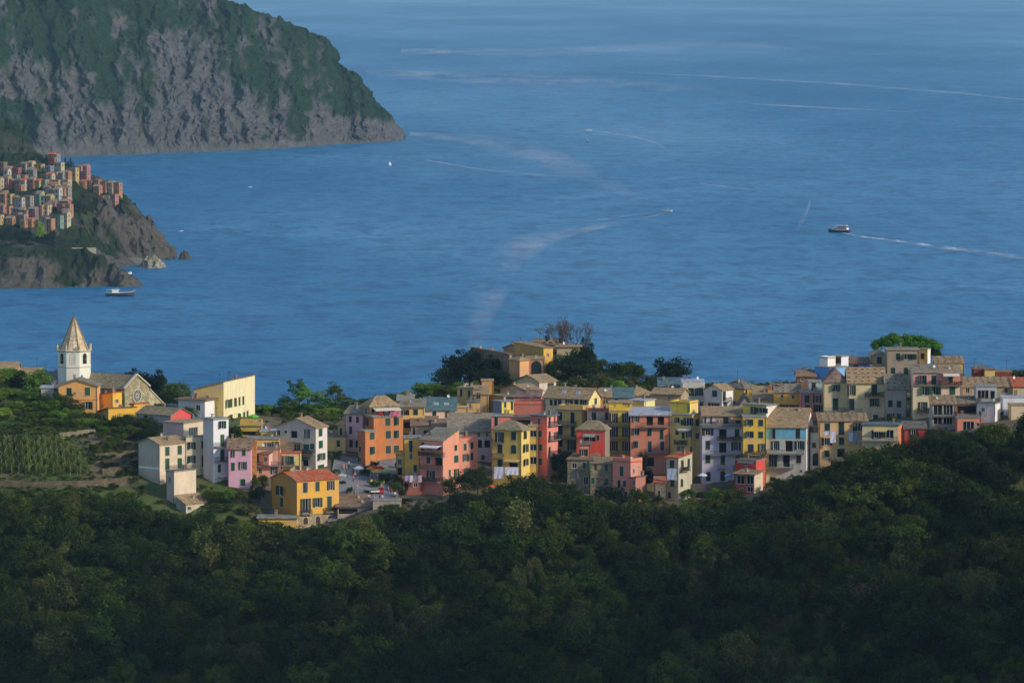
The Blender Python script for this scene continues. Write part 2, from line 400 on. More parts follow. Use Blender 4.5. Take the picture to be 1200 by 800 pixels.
# ------------------------------------------------------------------ far village headland
HP = []
for a, b in ((-150, 342), (-60, 340), (0, 338.5), (35, 338), (60, 338), (100, 336), (132, 332)):
    p = sea_at(a, b); HP += [tuple(p), (p.x, p.y - 35, -14), (p.x, p.y - 90, -16)]
HP += px3([(-150, 295, 3125), (-60, 292, 3125), (0, 291, 3122), (35, 292, 3122), (62, 291, 3122), (98, 290, 3122), (125, 297, 3118), (137, 315, 3105), (139, 328, 3098)])
for a, b, z in ((150, 3140, -6), (165, 3200, -8), (142, 3200, -4), (150, 3290, -7), (125, 3260, -2), (175, 3300, -8), (170, 3365, -3), (205, 3380, -9), (212, 3440, -12), (225, 3560, -14), (120, 3700, -14), (200, 3700, -14), (90, 3800, -14), (140, 3560, -10), (240, 3300, -14)):
    HP.append((*at(a, 300, b)[:2], z))
HP += px3([(193, 303.5, 3382), (150, 301, 3378), (182, 272, 3400), (186, 290, 3392), (176, 264, 3420), (162, 251, 3405), (142, 229, 3405), (120, 240, 3375), (132, 246, 3378), (110, 238, 3385), (90, 258, 3345), (72, 272, 3260), (95, 288, 3290), (115, 280, 3350), (150, 275, 3385), (168, 285, 3384),
           (-60, 275, 3175), (0, 277, 3175), (40, 277, 3175), (66, 266, 3235), (-60, 250, 3240), (0, 252, 3240), (40, 248, 3255), (80, 240, 3325), (0, 228, 3320), (50, 220, 3350), (100, 228, 3395), (130, 224, 3420), (0, 208, 3400), (60, 200, 3440),
           (0, 196, 3450), (110, 212, 3460), (85, 202, 3480), (138, 222, 3450), (-60, 190, 3450), (0, 148, 3700), (22, 160, 3680), (38, 178, 3640), (60, 194, 3600), (-100, 80, 3850), (-60, 115, 3780), (0, 190, 3560)])
HP += [(-360, 3950, -5), (-420, 4100, 40), (-330, 3850, -8)]
def far_depth(x0, yb):
    Y = float(np.interp(yb, [186, 205, 228, 250, 275, 290], [3460, 3420, 3350, 3245, 3180, 3140]))
    if x0 > 80: Y = float(np.interp(yb, [200, 228, 245], [3440, 3408, 3385]))
    return Y
FH = [(-6, 6, 191, 200, 'orange', 'flat'), (56, 67, 185, 195, 'red', 'flat'), (63, 75, 191, 200, 'red', 'flat'), (24, 40, 192, 202, 'grey', 'gable'), (40, 52, 193, 202, 'yellow', 'flat'), (52, 62, 195, 204, 'blue', 'flat'), (4, 24, 196, 207, 'mauve', 'gable'), (-8, 12, 205, 222, 'cream', 'gable'), (14, 32, 204, 216, 'green', 'flat'), (30, 42, 200, 209, 'yellow', 'flat'),
      (8, 22, 209, 221, 'mauve', 'flat'), (20, 34, 209, 222, 'pink', 'flat'), (34, 48, 207, 224, 'mauve', 'gable'), (44, 57, 208, 224, 'green', 'flat'), (57, 70, 202, 212, 'cream', 'flat'), (68, 82, 202, 214, 'grey', 'gable'), (80, 92, 195, 208, 'pink', 'flat'), (90, 104, 194, 208, 'pink', 'gable'), (60, 72, 211, 222, 'yellow', 'flat'), (72, 83, 211, 222, 'cream', 'flat'),
      (82, 92, 212, 224, 'yellow', 'flat'), (91, 101, 207, 224, 'orange', 'flat'), (100, 110, 207, 224, 'orange', 'flat'), (108, 118, 202, 225, 'red', 'flat'), (116, 127, 204, 226, 'pink', 'flat'), (126, 134, 206, 227, 'cream', 'gable'), (133, 142, 207, 228, 'pink', 'flat'), (110, 117, 214, 226, 'pink', 'flat'),
      (115, 123, 230, 240, 'pink', 'flat'), (122, 131, 229, 239, 'white', 'flat'), (130, 137, 228, 240, 'pink', 'flat'), (-8, 8, 223, 236, 'blue', 'gable'), (4, 16, 224, 240, 'yellow', 'flat'), (14, 28, 224, 243, 'grey', 'gable'), (27, 39, 224, 243, 'grey', 'flat'), (38, 50, 226, 240, 'green', 'flat'), (50, 62, 217, 230, 'white', 'gable'), (60, 66, 218, 230, 'cream', 'gable'), (65, 81, 217, 231, 'yellow', 'flat'), (72, 82, 231, 240, 'yellow', 'flat'), (47, 62, 229, 240, 'white', 'flat'),
      (-8, 6, 238, 252, 'green', 'flat'), (3, 14, 236, 252, 'orange', 'flat'), (13, 24, 243, 256, 'blue', 'flat'), (24, 34, 246, 258, 'pink', 'flat'), (33, 44, 245, 258, 'mauve', 'gable'), (44, 58, 240, 252, 'mauve', 'flat'), (56, 68, 238, 248, 'pink', 'gable'), (66, 76, 239, 250, 'red', 'flat'), (76, 84, 240, 252, 'orange', 'flat'), (48, 62, 249, 268, 'grey', 'flat'), (62, 74, 248, 264, 'green', 'flat'), (73, 81, 250, 261, 'cream', 'gable'), (6, 18, 256, 264, 'orange', 'gable'), (-8, 4, 252, 264, 'yellow', 'flat'), (23, 40, 258, 268, 'mauve', 'flat')]
_r = random.Random(12)
_f2 = []
for f in FH:
    if f[1] - f[0] > 13.5:
        k = f[0] + (f[1] - f[0]) * _r.uniform(.42, .58); c2 = _r.choice(['orange', 'yellow', 'cream', 'orange', 'yellow', 'pink', 'white', 'red'])
        _f2 += [(f[0], k + .5, f[2] + _r.uniform(0, 2), f[3], f[4] if f[4] != 'mauve' else 'orange', f[5]), (k, f[1], f[2] + _r.uniform(-1, 2.5), f[3] + _r.uniform(-1, 1), c2, _r.choice(['flat', 'gable']))]
    else: _f2.append(f)
FH = [(f[0], f[1], max(f[2], f[3] - _r.uniform(10, 14)), f[3], f[4], f[5]) for f in _f2]
for f in list(FH):                                             # second ranks between the ones that stand out
    if _r.random() < .5:
        a = f[0] + _r.uniform(-7, 7); hh = _r.uniform(8, 13); yb_ = f[3] + _r.uniform(-6, 7); w_ = _r.uniform(7, 11)
        if -8 < a < 130 and (a < 78 and yb_ < 266 or a >= 78 and yb_ < 230): FH.append((a, a + w_, yb_ - hh, yb_, _r.choice(['pink', 'yellow', 'orange', 'cream', 'grey', 'mauve', 'white', 'red']), _r.choice(['flat', 'gable', 'gable'])))
HP += [tuple(at((f[0] + f[1]) / 2, f[3] + .5, far_depth(f[0], f[3]))) for f in FH if f[3] < 266]
_hf = rbf(HP, 1.2)
def hz(x, y): return float(_hf(np.array([x]), np.array([y]))[0])
hx = np.arange(-500, -195, 1.6); hy = np.concatenate([np.arange(3035, 3480, 1.6), np.arange(3480, 3960, 5)])
HX, HY = np.meshgrid(hx, hy, indexing='ij'); HZ = _hf(HX, HY)
slope = np.hypot(*np.gradient(HZ, 1.6, 1.6))
r1 = fbm(HX / 26, HY / 30, 5, 0.6); r2 = fbm(HX / 7, HY / 9, 3, 0.6)
HV = np.clip((fbm(HX / 28 + 9, HY / 34, 4) * 1.5 + 0.35 - np.clip((slope - 0.75), 0, 1.2) * 0.75 - np.clip(1 - HZ / 20, 0, 1) * 0.9) * 3 + 0.4, 0, 1)
HV = np.where(HY > 3500, np.clip(HV + 0.6, 0, 1), HV)
amp = np.clip((HZ + 4) / 12, 0.15, 1) * np.clip(slope * 1.6 - .2, 0.05, 1.3)
HZ2 = HZ + amp * (9.5 * r1 + 3.2 * r2) + HV * 1.5 * np.abs(fbm(HX / 3.6, HY / 4.5, 2))
HK = np.clip(slope * 1.5 - .55, 0, 1) * np.clip(HZ / 6, 0, 1)
mat_head = land_material('headland_ground', (lin((26, 40, 22)), lin((46, 60, 32))), lin((84, 78, 68)), lin((92, 88, 80)), sc=0.05, rock_bump=3.0)  # cliff colours darkened, shade on the headland put into them
tag(link('headland', grid_mesh('headland', np.stack([HX + HK * 4 * fbm(HY / 9, HZ / 6 + 3, 4, .6), HY - HK * (7 * fbm(HX / 9, HZ / 14, 4, .6) + 6 * np.abs(fbm(HX / 15 + 7, HZ / 40, 3))), HZ2], -1), mat_head, {'veg': HV}, smooth=False)), 'rocky headland carrying the far village', 'headland', kind='structure')

# ------------------------------------------------------------------ haze
hm = bpy.data.materials.new('haze'); hm.use_nodes = True; hn = hm.node_tree
hn.nodes.remove(hn.nodes['Principled BSDF'])
pv = hn.nodes.new('ShaderNodeVolumePrincipled'); pv.inputs['Color'].default_value = (0.42, 0.75, 1.0, 1)
pv.inputs['Density'].default_value = 2.2e-5; pv.inputs['Anisotropy'].default_value = -0.3
hn.links.new(pv.outputs[0], hn.nodes['Material Output'].inputs['Volume'])
hb = MB(); hb.box(-30500, 30500, -3500, 60500, -70, 470, hm)
tag(hb.build('haze'), 'pale blue sea haze over the water', 'haze', kind='stuff')
# ------------------------------------------------------------------ houses
WM = {}
def win_mesh(kind, w_, h_, sh):
    """frame, reveal and pane; the leaves are separate. x across, -y outwards, z up, origin in the middle"""
    key = ('w', kind, w_, h_)
    if key in WM: return WM[key]
    b = MB(); a = w_ / 2; c = h_ / 2
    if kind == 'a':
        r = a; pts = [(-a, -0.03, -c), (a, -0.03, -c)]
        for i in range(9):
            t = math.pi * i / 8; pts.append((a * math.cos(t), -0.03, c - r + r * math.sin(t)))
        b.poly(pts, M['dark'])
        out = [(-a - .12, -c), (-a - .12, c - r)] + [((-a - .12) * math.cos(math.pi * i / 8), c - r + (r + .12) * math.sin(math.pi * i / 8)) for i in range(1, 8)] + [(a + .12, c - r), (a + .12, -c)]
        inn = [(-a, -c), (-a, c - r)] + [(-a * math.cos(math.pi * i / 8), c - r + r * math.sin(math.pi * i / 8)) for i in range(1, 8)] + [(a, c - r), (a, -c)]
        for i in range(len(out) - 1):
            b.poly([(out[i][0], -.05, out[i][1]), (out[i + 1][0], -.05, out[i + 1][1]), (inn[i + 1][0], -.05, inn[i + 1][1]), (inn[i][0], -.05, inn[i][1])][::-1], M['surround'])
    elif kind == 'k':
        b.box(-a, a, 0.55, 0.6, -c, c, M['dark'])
    else:
        f = 0.09
        b.box(-a - f, -a, -0.035, 0.02, -c, c + f, M['surround']); b.box(a, a + f, -0.035, 0.02, -c, c + f, M['surround'])
        b.box(-a, a, -0.035, 0.02, c, c + f, M['surround'])
        b.box(-a - .14, a + .14, -0.10, 0.02, -c - .09, -c, M['surround'])
        b.box(-a, a, 0.17, 0.2, -c, c, M['glass'])
        fr = M['white']
        b.box(-a, -a + .06, 0.12, 0.17, -c, c, fr); b.box(a - .06, a, 0.12, 0.17, -c, c, fr)
        b.box(-a + .06, a - .06, 0.12, 0.17, c - .06, c, fr); b.box(-a + .06, a - .06, 0.12, 0.17, -c, -c + .06, fr)
        n = max(1, int(round(w_ / 0.8))) if kind == 'g' else 2
        for i in range(1, n): b.box(-a + w_ * i / n - .03, -a + w_ * i / n + .03, 0.11, 0.168, -c + .06, c - .06, fr)
    WM[key] = b.mesh('window'); return WM[key]
def leaf_mesh(w_, h_, sh, arch=False, side=0):
    key = ('l', w_, h_, sh, arch, side)
    if key in WM: return WM[key]
    b = MB(); m = M['sh_' + sh]
    if arch:
        r = w_; pts = []
        for i in range(5):
            t = math.pi / 2 * i / 4; pts.append((w_ * math.cos(t), h_ - r + r * math.sin(t)))
        pts = [(0.0, 0.0), (w_, 0.0)] + pts
        if side: pts = [(-x, z) for x, z in pts][::-1]
        n = len(b.v); b.v += [(x, -0.02, z) for x, z in pts] + [(x, -0.07, z) for x, z in pts]; k = len(pts)
        b.f.append(tuple(range(n + k, n + 2 * k))); b.m.append(b.mi(m))
        for i in range(k):
            j = (i + 1) % k; b.f.append((n + i, n + j, n + k + j, n + k + i)); b.m.append(b.mi(m))
    else:
        e = 0.07
        b.box(0, e, -.03, .02, 0, h_, m); b.box(w_ - e, w_, -.03, .02, 0, h_, m)
        b.box(e, w_ - e, -.03, .02, 0, e, m); b.box(e, w_ - e, -.03, .02, h_ - e, h_, m); b.box(e, w_ - e, -.03, .02, h_ * .48, h_ * .48 + e, m)
        b.box(e, w_ - e, -.012, .008, e, h_ - e, m)
        k = int((h_ - 2 * e) / 0.16)
        for i in range(k):
            z = e + (i + .5) * (h_ - 2 * e) / k; b.poly([(e, -.014, z + .05), (w_ - e, -.014, z + .05), (w_ - e, -.03, z - .04), (e, -.03, z - .04)][::-1], m)
    WM[key] = b.mesh('shutter'); return WM[key]
def door_mesh(w_, h_, sh):
    key = ('d', w_, h_, sh)
    if key in WM: return WM[key]
    b = MB(); a = w_ / 2; c = h_ / 2; m = M['sh_' + sh]
    b.box(-a - .1, -a, -.04, .02, -c, c + .1, M['surround']); b.box(a, a + .1, -.04, .02, -c, c + .1, M['surround']); b.box(-a, a, -.04, .02, c, c + .1, M['surround'])
    b.box(-a, a, .12, .17, -c, c, m)
    for s in (-1, 1):
        for z0, z1 in ((-c + .1, -.05), (.05, c - .1)): b.box(min(s * .05, s * (a - .05)), max(s * .05, s * (a - .05)), .09, .12, z0, z1, m)
    WM[key] = b.mesh('door'); return WM[key]
def chimney_mesh(k):
    key = ('c', k)
    if key in WM: return WM[key]
    b = MB(); m = (M['chim'], plaster((196, 178, 150)), plaster((150, 116, 94)))[k]
    a = (.24, .2, .28)[k]; h = (.7, .55, .95)[k]
    b.box(-a, a, -a, a, -.9, h, m)
    for sx_ in (-1, 1):
        for sy_ in (-1, 1): b.box(sx_ * (a - .06) - .06, sx_ * (a - .06) + .06, sy_ * (a - .06) - .06, sy_ * (a - .06) + .06, h, h + .22, m)
    b.prism([(-a - .12, -a - .12, h + .22), (a + .12, -a - .12, h + .22), (a + .12, a + .12, h + .22), (-a - .12, a + .12, h + .22)], .09, M['slab'])
    WM[key] = b.mesh('chimney'); return WM[key]
def antenna_mesh():
    key = 'ant'
    if key in WM: return WM[key]
    b = MB(); b.tube([(0, 0, -.5), (0, 0, 2.4)], [.035, .03], M['iron'], 5)
    b.box(-.5, .5, -.02, .02, 2.2, 2.24, M['iron'])
    for i in range(5): b.box(-.5 + i * .25 - .015, -.5 + i * .25 + .015, -.25, .25, 2.2, 2.23, M['iron'])
    WM[key] = b.mesh('antenna'); return WM[key]
def dish_mesh():
    key = 'dish'
    if key in WM: return WM[key]
    b = MB(); b.tube([(0, 0, -.5), (0, 0, .5)], [.03, .03], M['iron'], 5)
    n = len(b.v)
    prof = [(0.02, 0.12), (.2, .1), (.34, .03), (.4, -.03)]
    for (r, y) in prof:
        for k in range(10):
            t = 2 * math.pi * k / 10; b.v.append((r * math.cos(t), y - .15, .6 + r * math.sin(t)))
    for i in range(3):
        for k in range(10):
            b.f.append((n + i * 10 + k, n + i * 10 + (k + 1) % 10, n + i * 10 + 10 + (k + 1) % 10, n + i * 10 + 10 + k)); b.m.append(b.mi(M['white']))
    WM[key] = b.mesh('satellite_dish'); return WM[key]
def r1_(x, q=0.1): return max(q, round(x / q) * q)
def railing(b, x0, x1, y0, z, m, h=1.0, step=.16, ends=True, y1=None):
    """a rail in front (y0) with returns to y1"""
    b.box(x0, x1, y0 - .025, y0 + .025, z + h - .05, z + h, m)
    b.box(x0, x1, y0 - .02, y0 + .02, z + .08, z + .12, m)
    n = max(2, int((x1 - x0) / step))
    for i in range(n + 1):
        x = x0 + (x1 - x0) * i / n; b.box(x - .015, x + .015, y0 - .015, y0 + .015, z, z + h - .05, m)
    if ends and y1 is not None:
        for x in (x0, x1):
            b.box(x - .02, x + .02, min(y0, y1) + .03, max(y0, y1) - .03, z + h - .05, z + h, m)
            k = max(2, int(abs(y1 - y0) / step))
            for i in range(1, k):
                y = y0 + (y1 - y0) * i / k; b.box(x - .015, x + .015, y - .015, y + .015, z, z + h - .05, m)
hrng = random.Random(11)
HOUSES = []; HIT = {}; HF = {}
def house(x0, xs, x1, yt, Y, th=0.0, d=8.0, col=(220, 190, 120), colR=None, roof='flat', rh=2.0, rc='tan', win=(), bal=(), label='', name='house',
          ov=0.35, pb=None, parap=0.0, rail=False, sh='g', ch=0, ant=0, dish=0, dots=False, cat='house', st=False, band=(), clamp=None, deep=0.6):
    O = at(xs, yt, Y); s = scale_at(O); t_ = rad(th); ct, st_ = math.cos(t_), math.sin(t_)
    L = (xs - x0) / (s * ct) if xs > x0 + .5 else d
    R = (x1 - xs) / (s * st_) if x1 > xs + .5 else d
    ex = Vector((ct, -st_, 0)); ey = Vector((st_, ct, 0))
    cs = [O, O - ex * L, O + ey * R, O - ex * L + ey * R]
    if pb is not None: zb = at(xs, pb, Y).z
    else: zb = min(terz(c.x, c.y) for c in cs) - deep
    zt = O.z - zb
    if zt < 1.5: zb = O.z - 1.5; zt = 1.5
    root = empty(name, (O.x, O.y, zb), -t_); tag(root, label, cat)
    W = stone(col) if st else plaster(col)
    WR = W if colR is None else plaster(colR)  # right face: often the wall colour again, paler, with sunlight put into it
    Ob = Vector((O.x, O.y, zb)); cp = Vector((0, 0, CAMZ))
    def hit(px, py, face):
        n_ = ey if face == 'L' else ex; dd = ray(px, py); t = (Ob - cp).dot(n_) / dd.dot(n_); P = cp + dd * t
        return ((P - Ob).dot(ex if face == 'L' else ey), P.z - zb)
    holes = {'L': [], 'R': []}
    todo = []
    for wn in win:
        px, py, kind = wn[:3]; wp, hp = (wn[3], wn[4]) if len(wn) > 4 else (4.5, 8.0)
        sh_ = wn[5] if len(wn) > 5 else sh
        face = 'L' if px <= xs else 'R'
        u, v = hit(px, py, face)
        wm = wp / (s * (ct if face == 'L' else st_)); hm_ = hp / s
        wm = r1_(min(wm * 1.1, 5.0)); hm_ = r1_(hm_ * 1.06)
        if kind == 'o': wo = r1_(max(.5, wm * .52))
        else: wo = wm
        todo.append((face, u, v, wo, hm_, kind, sh_, wm))
        lo, hi = (-L, 0) if face == 'L' else (0, R)
        if kind != 'a' and lo + .05 < u - wo / 2 and u + wo / 2 < hi - .05 and v - hm_ / 2 > .05 and v + hm_ / 2 < zt - .05:
            holes[face].append((u - wo / 2, u + wo / 2, v - hm_ / 2, v + hm_ / 2))
    b = MB()
    def facemap(face):
        if face == 'L': return lambda u, v, dpt=0: (u, dpt, v)
        return lambda u, v, dpt=0: (-dpt, u, v)
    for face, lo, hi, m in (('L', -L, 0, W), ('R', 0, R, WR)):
        fm = facemap(face); hs = holes[face]
        us = sorted({lo, hi, *[h[0] for h in hs], *[h[1] for h in hs]}); vs = sorted({0.0, zt, *[h[2] for h in hs], *[h[3] for h in hs]})
        for a0, a1 in zip(us, us[1:]):
            run = None
            for c0, c1 in zip(vs, vs[1:]):
                mu, mv = (a0 + a1) / 2, (c0 + c1) / 2
                if any(h[0] < mu < h[1] and h[2] < mv < h[3] for h in hs):
                    if run: b.poly([fm(a0, run[0]), fm(a1, run[0]), fm(a1, run[1]), fm(a0, run[1])], m)
                    run = None
                else: run = (run[0], c1) if run else (c0, c1)
            if run: b.poly([fm(a0, run[0]), fm(a1, run[0]), fm(a1, run[1]), fm(a0, run[1])], m)
        for h in hs:
            D = .6
            b.poly([fm(h[0], h[2]), fm(h[0], h[3]), fm(h[0], h[3], D), fm(h[0], h[2], D)], m); b.poly([fm(h[1], h[3]), fm(h[1], h[2]), fm(h[1], h[2], D), fm(h[1], h[3], D)], m)
            b.poly([fm(h[0], h[3]), fm(h[1], h[3]), fm(h[1], h[3], D), fm(h[0], h[3], D)], m); b.poly([fm(h[1], h[2]), fm(h[0], h[2]), fm(h[0], h[2], D), fm(h[1], h[2], D)], m)
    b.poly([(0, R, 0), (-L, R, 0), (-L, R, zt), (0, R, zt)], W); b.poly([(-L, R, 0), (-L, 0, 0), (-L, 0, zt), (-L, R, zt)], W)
    # roof
    rm = roofmat(rc); rb = MB(); T = .2; o = ov; planes = []
    if roof == 'flat':
        rb.box(-L - o, o, -o, R + o, zt + .003, zt + .24, roofmat(rc) if rc else M['slab'])
        hfun = lambda x, y: zt + .24
        planes = []
    elif roof == 'gableL':
        k = rh / (L / 2); hfun = lambda x, y: zt + rh - abs(x + L / 2) * k
        b.poly([(-L, 0, zt), (0, 0, zt), (-L / 2, 0, zt + rh)], W); b.poly([(0, R, zt), (-L, R, zt), (-L / 2, R, zt + rh)], W)
        planes = [[(-L / 2, -o, zt + rh), (o, -o, zt - o * k), (o, R + o, zt - o * k), (-L / 2, R + o, zt + rh)],
                  [(-L - o, -o, zt - o * k), (-L / 2, -o, zt + rh), (-L / 2, R + o, zt + rh), (-L - o, R + o, zt - o * k)]]
    elif roof == 'gableR':
        k = rh / (R / 2); hfun = lambda x, y: zt + rh - abs(y - R / 2) * k
        b.poly([(0, 0, zt), (0, R, zt), (0, R / 2, zt + rh)], WR); b.poly([(-L, R, zt), (-L, 0, zt), (-L, R / 2, zt + rh)], W)
        planes = [[(-L - o, -o, zt - o * k), (o, -o, zt - o * k), (o, R / 2, zt + rh), (-L - o, R / 2, zt + rh)],
                  [(-L - o, R / 2, zt + rh), (o, R / 2, zt + rh), (o, R + o, zt - o * k), (-L - o, R + o, zt - o * k)]]
    elif roof in ('shedF', 'shedB', 'shedXl', 'shedXr'):
        if roof == 'shedF': hfun = lambda x, y: zt + rh * y / R
        elif roof == 'shedB': hfun = lambda x, y: zt + rh * (1 - y / R)
        elif roof == 'shedXl': hfun = lambda x, y: zt + rh * (x + L) / L
        else: hfun = lambda x, y: zt - rh * x / L
        def top(p, q, m):
            pts = [(p[0], p[1], zt), (q[0], q[1], zt)]
            for e in (q, p):
                if hfun(*e) > zt + 1e-4: pts.append((e[0], e[1], hfun(*e)))
            if len(pts) > 2: b.poly(pts, m)
        top((-L, 0), (0, 0), W); top((0, 0), (0, R), WR); top((0, R), (-L, R), W); top((-L, R), (-L, 0), W)
        planes = [[(x, y, hfun(x, y)) for x, y in ((-L - o, -o), (o, -o), (o, R + o), (-L - o, R + o))]]
    elif roof == 'hip':
        qh = min(L, R) / 2 + o; k = rh / qh; e = zt - .0
        hfun = lambda x, y: zt + rh * min(1, min(x + L + o, o - x, y + o, R + o - y) / qh)
        A = [(-L - o, -o, e), (o, -o, e), (o, R + o, e), (-L - o, R + o, e)]
        if L >= R: r0, r1 = (-L - o + qh, R / 2, e + rh), (o - qh, R / 2, e + rh); planes = [[A[0], A[1], r1, r0], [A[1], A[2], r1], [A[2], A[3], r0, r1], [A[3], A[0], r0]]
        else: r0, r1 = (-L / 2, -o + qh, e + rh), (-L / 2, R + o - qh, e + rh); planes = [[A[0], A[1], r0], [A[1], A[2], r1, r0], [A[2], A[3], r1], [A[3], A[0], r0, r1]]
        planes = [[p for i, p in enumerate(pl) if i == 0 or (Vector(p) - Vector(pl[i - 1])).length > .01] for pl in planes]
    b_wall = b.build('wall', root)
    for pl in planes:
        if len(pl) != 4: rb.prism([(p[0], p[1], p[2] + .01) for p in pl], T, rm); continue
        A_, B_, C_, D_ = [Vector(q) for q in pl]; rb.prism([(p[0], p[1], p[2] + .01) for p in pl], T - .07, rm)
        nu = max(2, int((B_ - A_).length / .9)); nv = max(2, int((D_ - A_).length / .8)); sag = hrng.uniform(-.07, .03)
        Q = lambda u, v: (A_ * (1 - u) + B_ * u) * (1 - v) + (D_ * (1 - u) + C_ * u) * v
        for i in range(nu):
            for j in range(nv):
                e0 = T - .07 + hrng.uniform(0.012, .075); ext = -.12 * hrng.random() / nv if j == 0 else 0
                c4 = [Q(i / nu, j / nv + ext), Q((i + 1) / nu, j / nv + ext), Q((i + 1) / nu, (j + 1) / nv), Q(i / nu, (j + 1) / nv)]
                rb.prism([(c.x, c.y, c.z + (e0 if k < 2 else T - .07 + .008) + .03) for k, c in enumerate(c4)], .035, rm)
    ro = rb.build('roof', root)
    if parap:
        p = MB(); a = parap; g = .2
        p.box(-L - .01, .01, -.01, g, zt + .24, zt + .24 + a, W); p.box(.01 - g, .01, g, R - g, zt + .24, zt + .24 + a, W)
        p.box(-L - .01, .01, R - g, R + .01, zt + .24, zt + .24 + a, W); p.box(-L - .01, -L - .01 + g, g, R - g, zt + .24, zt + .24 + a, W)
        p.build('parapet', root)
    if rail:
        p = MB(); railing(p, -L, 0, .05, zt + .24, M['iron'], y1=R); p.build('railing', root)
    if dots and planes:
        p = MB(); sm = plain('roof_stone', (120, 108, 88), .95)
        for pl in planes[:1]:
            A, B_, C_, D_ = [Vector(q) for q in (pl + [pl[-1]])[:4]]
            nu = max(3, int((B_ - A).length / 1.5)); nv = max(2, int((D_ - A).length / 1.3))
            for i in range(nu):
                for j in range(nv):
                    u = (i + .5 + hrng.uniform(-.15, .15)) / nu; v = (j + .45) / nv
                    q = (A * (1 - u) + B_ * u) * (1 - v) + (D_ * (1 - u) + C_ * u) * v
                    r = hrng.uniform(.13, .24); p.box(q.x - r, q.x + r, q.y - r * .7, q.y + r * .7, q.z + T - .1, q.z + T + .22, sm)
        tag(p.build('roof_stones', ro), kind='stuff')
    # windows
    for face, u, v, wo, hm_, kind, sh_, wt in todo:
        if face == 'L': loc = (u, -.004, v); rz = 0.0
        else: loc = (.004, u, v); rz = math.pi / 2
        if kind == 'd':
            link('door', door_mesh(wo, hm_, sh_), root, loc, rz); continue
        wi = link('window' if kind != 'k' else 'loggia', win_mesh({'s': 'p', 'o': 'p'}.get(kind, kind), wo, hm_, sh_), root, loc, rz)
        if kind == 's':
            lw = r1_(wo / 2, .05)
            l1 = link('shutter', leaf_mesh(lw, hm_, sh_), wi, (-wo / 2, -.01, -hm_ / 2)); l2 = link('shutter', leaf_mesh(lw, hm_, sh_), wi, (wo / 2 - lw, -.01, -hm_ / 2))
            k_ = hrng.random()
            if k_ < .16: l1.rotation_euler = (0, 0, -rad(hrng.uniform(20, 80)))          # one leaf ajar
            elif k_ < .32:                                                               # both leaves thrown open
                l1.location.y = l2.location.y = -.05; l1.rotation_euler = (0, 0, -rad(hrng.uniform(120, 172))); l2.location.x = wo / 2; l2.rotation_euler = (0, 0, math.pi + rad(hrng.uniform(120, 172)))
        elif kind == 'o':
            lw = r1_(max(.35, (wt - wo) / 2), .05)
            l1 = link('shutter', leaf_mesh(lw, hm_, sh_), wi, (-wo / 2 - lw - .1, -.06, -hm_ / 2)); l2 = link('shutter', leaf_mesh(lw, hm_, sh_), wi, (wo / 2 + .1, -.06, -hm_ / 2))
        elif kind == 'a':
            link('shutter', leaf_mesh(wo / 2, hm_, sh_, True, 0), wi, (0, 0, -hm_ / 2)); link('shutter', leaf_mesh(wo / 2, hm_, sh_, True, 1), wi, (0, 0, -hm_ / 2))
    # balconies
    for bl in bal:
        xa, xb, yy = bl[:3]; dep = bl[3] if len(bl) > 3 else 1.0; kind = bl[4] if len(bl) > 4 else 'rail'
        face = 'L' if (xa + xb) / 2 <= xs else 'R'
        u0, v0 = hit(xa, yy, face); u1, _ = hit(xb, yy, face)
        q = MB(); q.box(u0, u1, -dep, -.004, v0 - .16, v0, M['slab'])
        loc, rz = ((0, 0, 0), 0.0) if face == 'L' else ((0, 0, 0), math.pi / 2)
        bo = q.build('balcony', root, loc, rz)
        q = MB()
        if kind == 'solid': 
            q.box(u0, u1, -dep, -dep + .1, v0, v0 + .95, bl[5] if len(bl) > 5 else W); q.build('parapet', bo)
        else:
            railing(q, u0 + .04, u1 - .04, -dep + .05, v0, M['iron'], y1=-.02); q.build('railing', bo)
        if kind == 'plants':
            q = MB()
            for i in range(int((u1 - u0) / .5)):
                x = u0 + .3 + i * .5
                q.box(x - .18, x + .18, -dep + .12, -dep + .42, v0 + .002, v0 + .3, M['terracotta'])
            if q.v: q.build('flower_pots', bo)
            for i in range(int((u1 - u0) / .5)):
                link('plant', PLANT(hrng.randrange(3)), bo, (u0 + .3 + i * .5, -dep + .27, v0 + .3), hrng.uniform(0, 6), (hrng.uniform(.7, 1.2),) * 3)
    for (yy, cc) in band:
        u0, v0 = hit(xs - .1, yy, 'L'); q = MB(); q.box(-L - .03, .03, -.03, R * .99, v0 - .12, v0 + .12, plaster(cc)); q.build('string_course', root)
    if name == 'house' and pb is None:
        ch = ch or hrng.choice((0, 1, 1, 2)); ant = ant or hrng.choice((0, 0, 1)); dish = dish or hrng.choice((0, 0, 0, 1))
        for (x, y, m) in ((-.12, -.07, 0), (-L + .12, -.07, 0)):
            if hrng.random() < .55: q = MB(); q.tube([(x, y, .2), (x, y, zt - .05)], [.06, .06], M['pipe'], 6); q.build('downpipe', root)
    def roof_pt():
        x = -L * hrng.uniform(.15, .85); y = R * hrng.uniform(.3, .8); return (x, y, hfun(x, y) + (.1 if roof != 'flat' else 0))
    for i in range(ch): link('chimney', chimney_mesh(hrng.randrange(3)), ro, roof_pt(), hrng.uniform(-.1, .1))
    for i in range(ant): link('antenna', antenna_mesh(), ro, roof_pt(), hrng.uniform(0, 3))
    for i in range(dish): link('satellite_dish', dish_mesh(), ro, roof_pt(), hrng.uniform(-.6, .9))
    HIT[root.name] = hit; HF[root.name] = (L, R, hfun, ro)
    HOUSES.append((O.x, O.y, L, R, t_, zb + zt, root))
    return root
_pl = {}
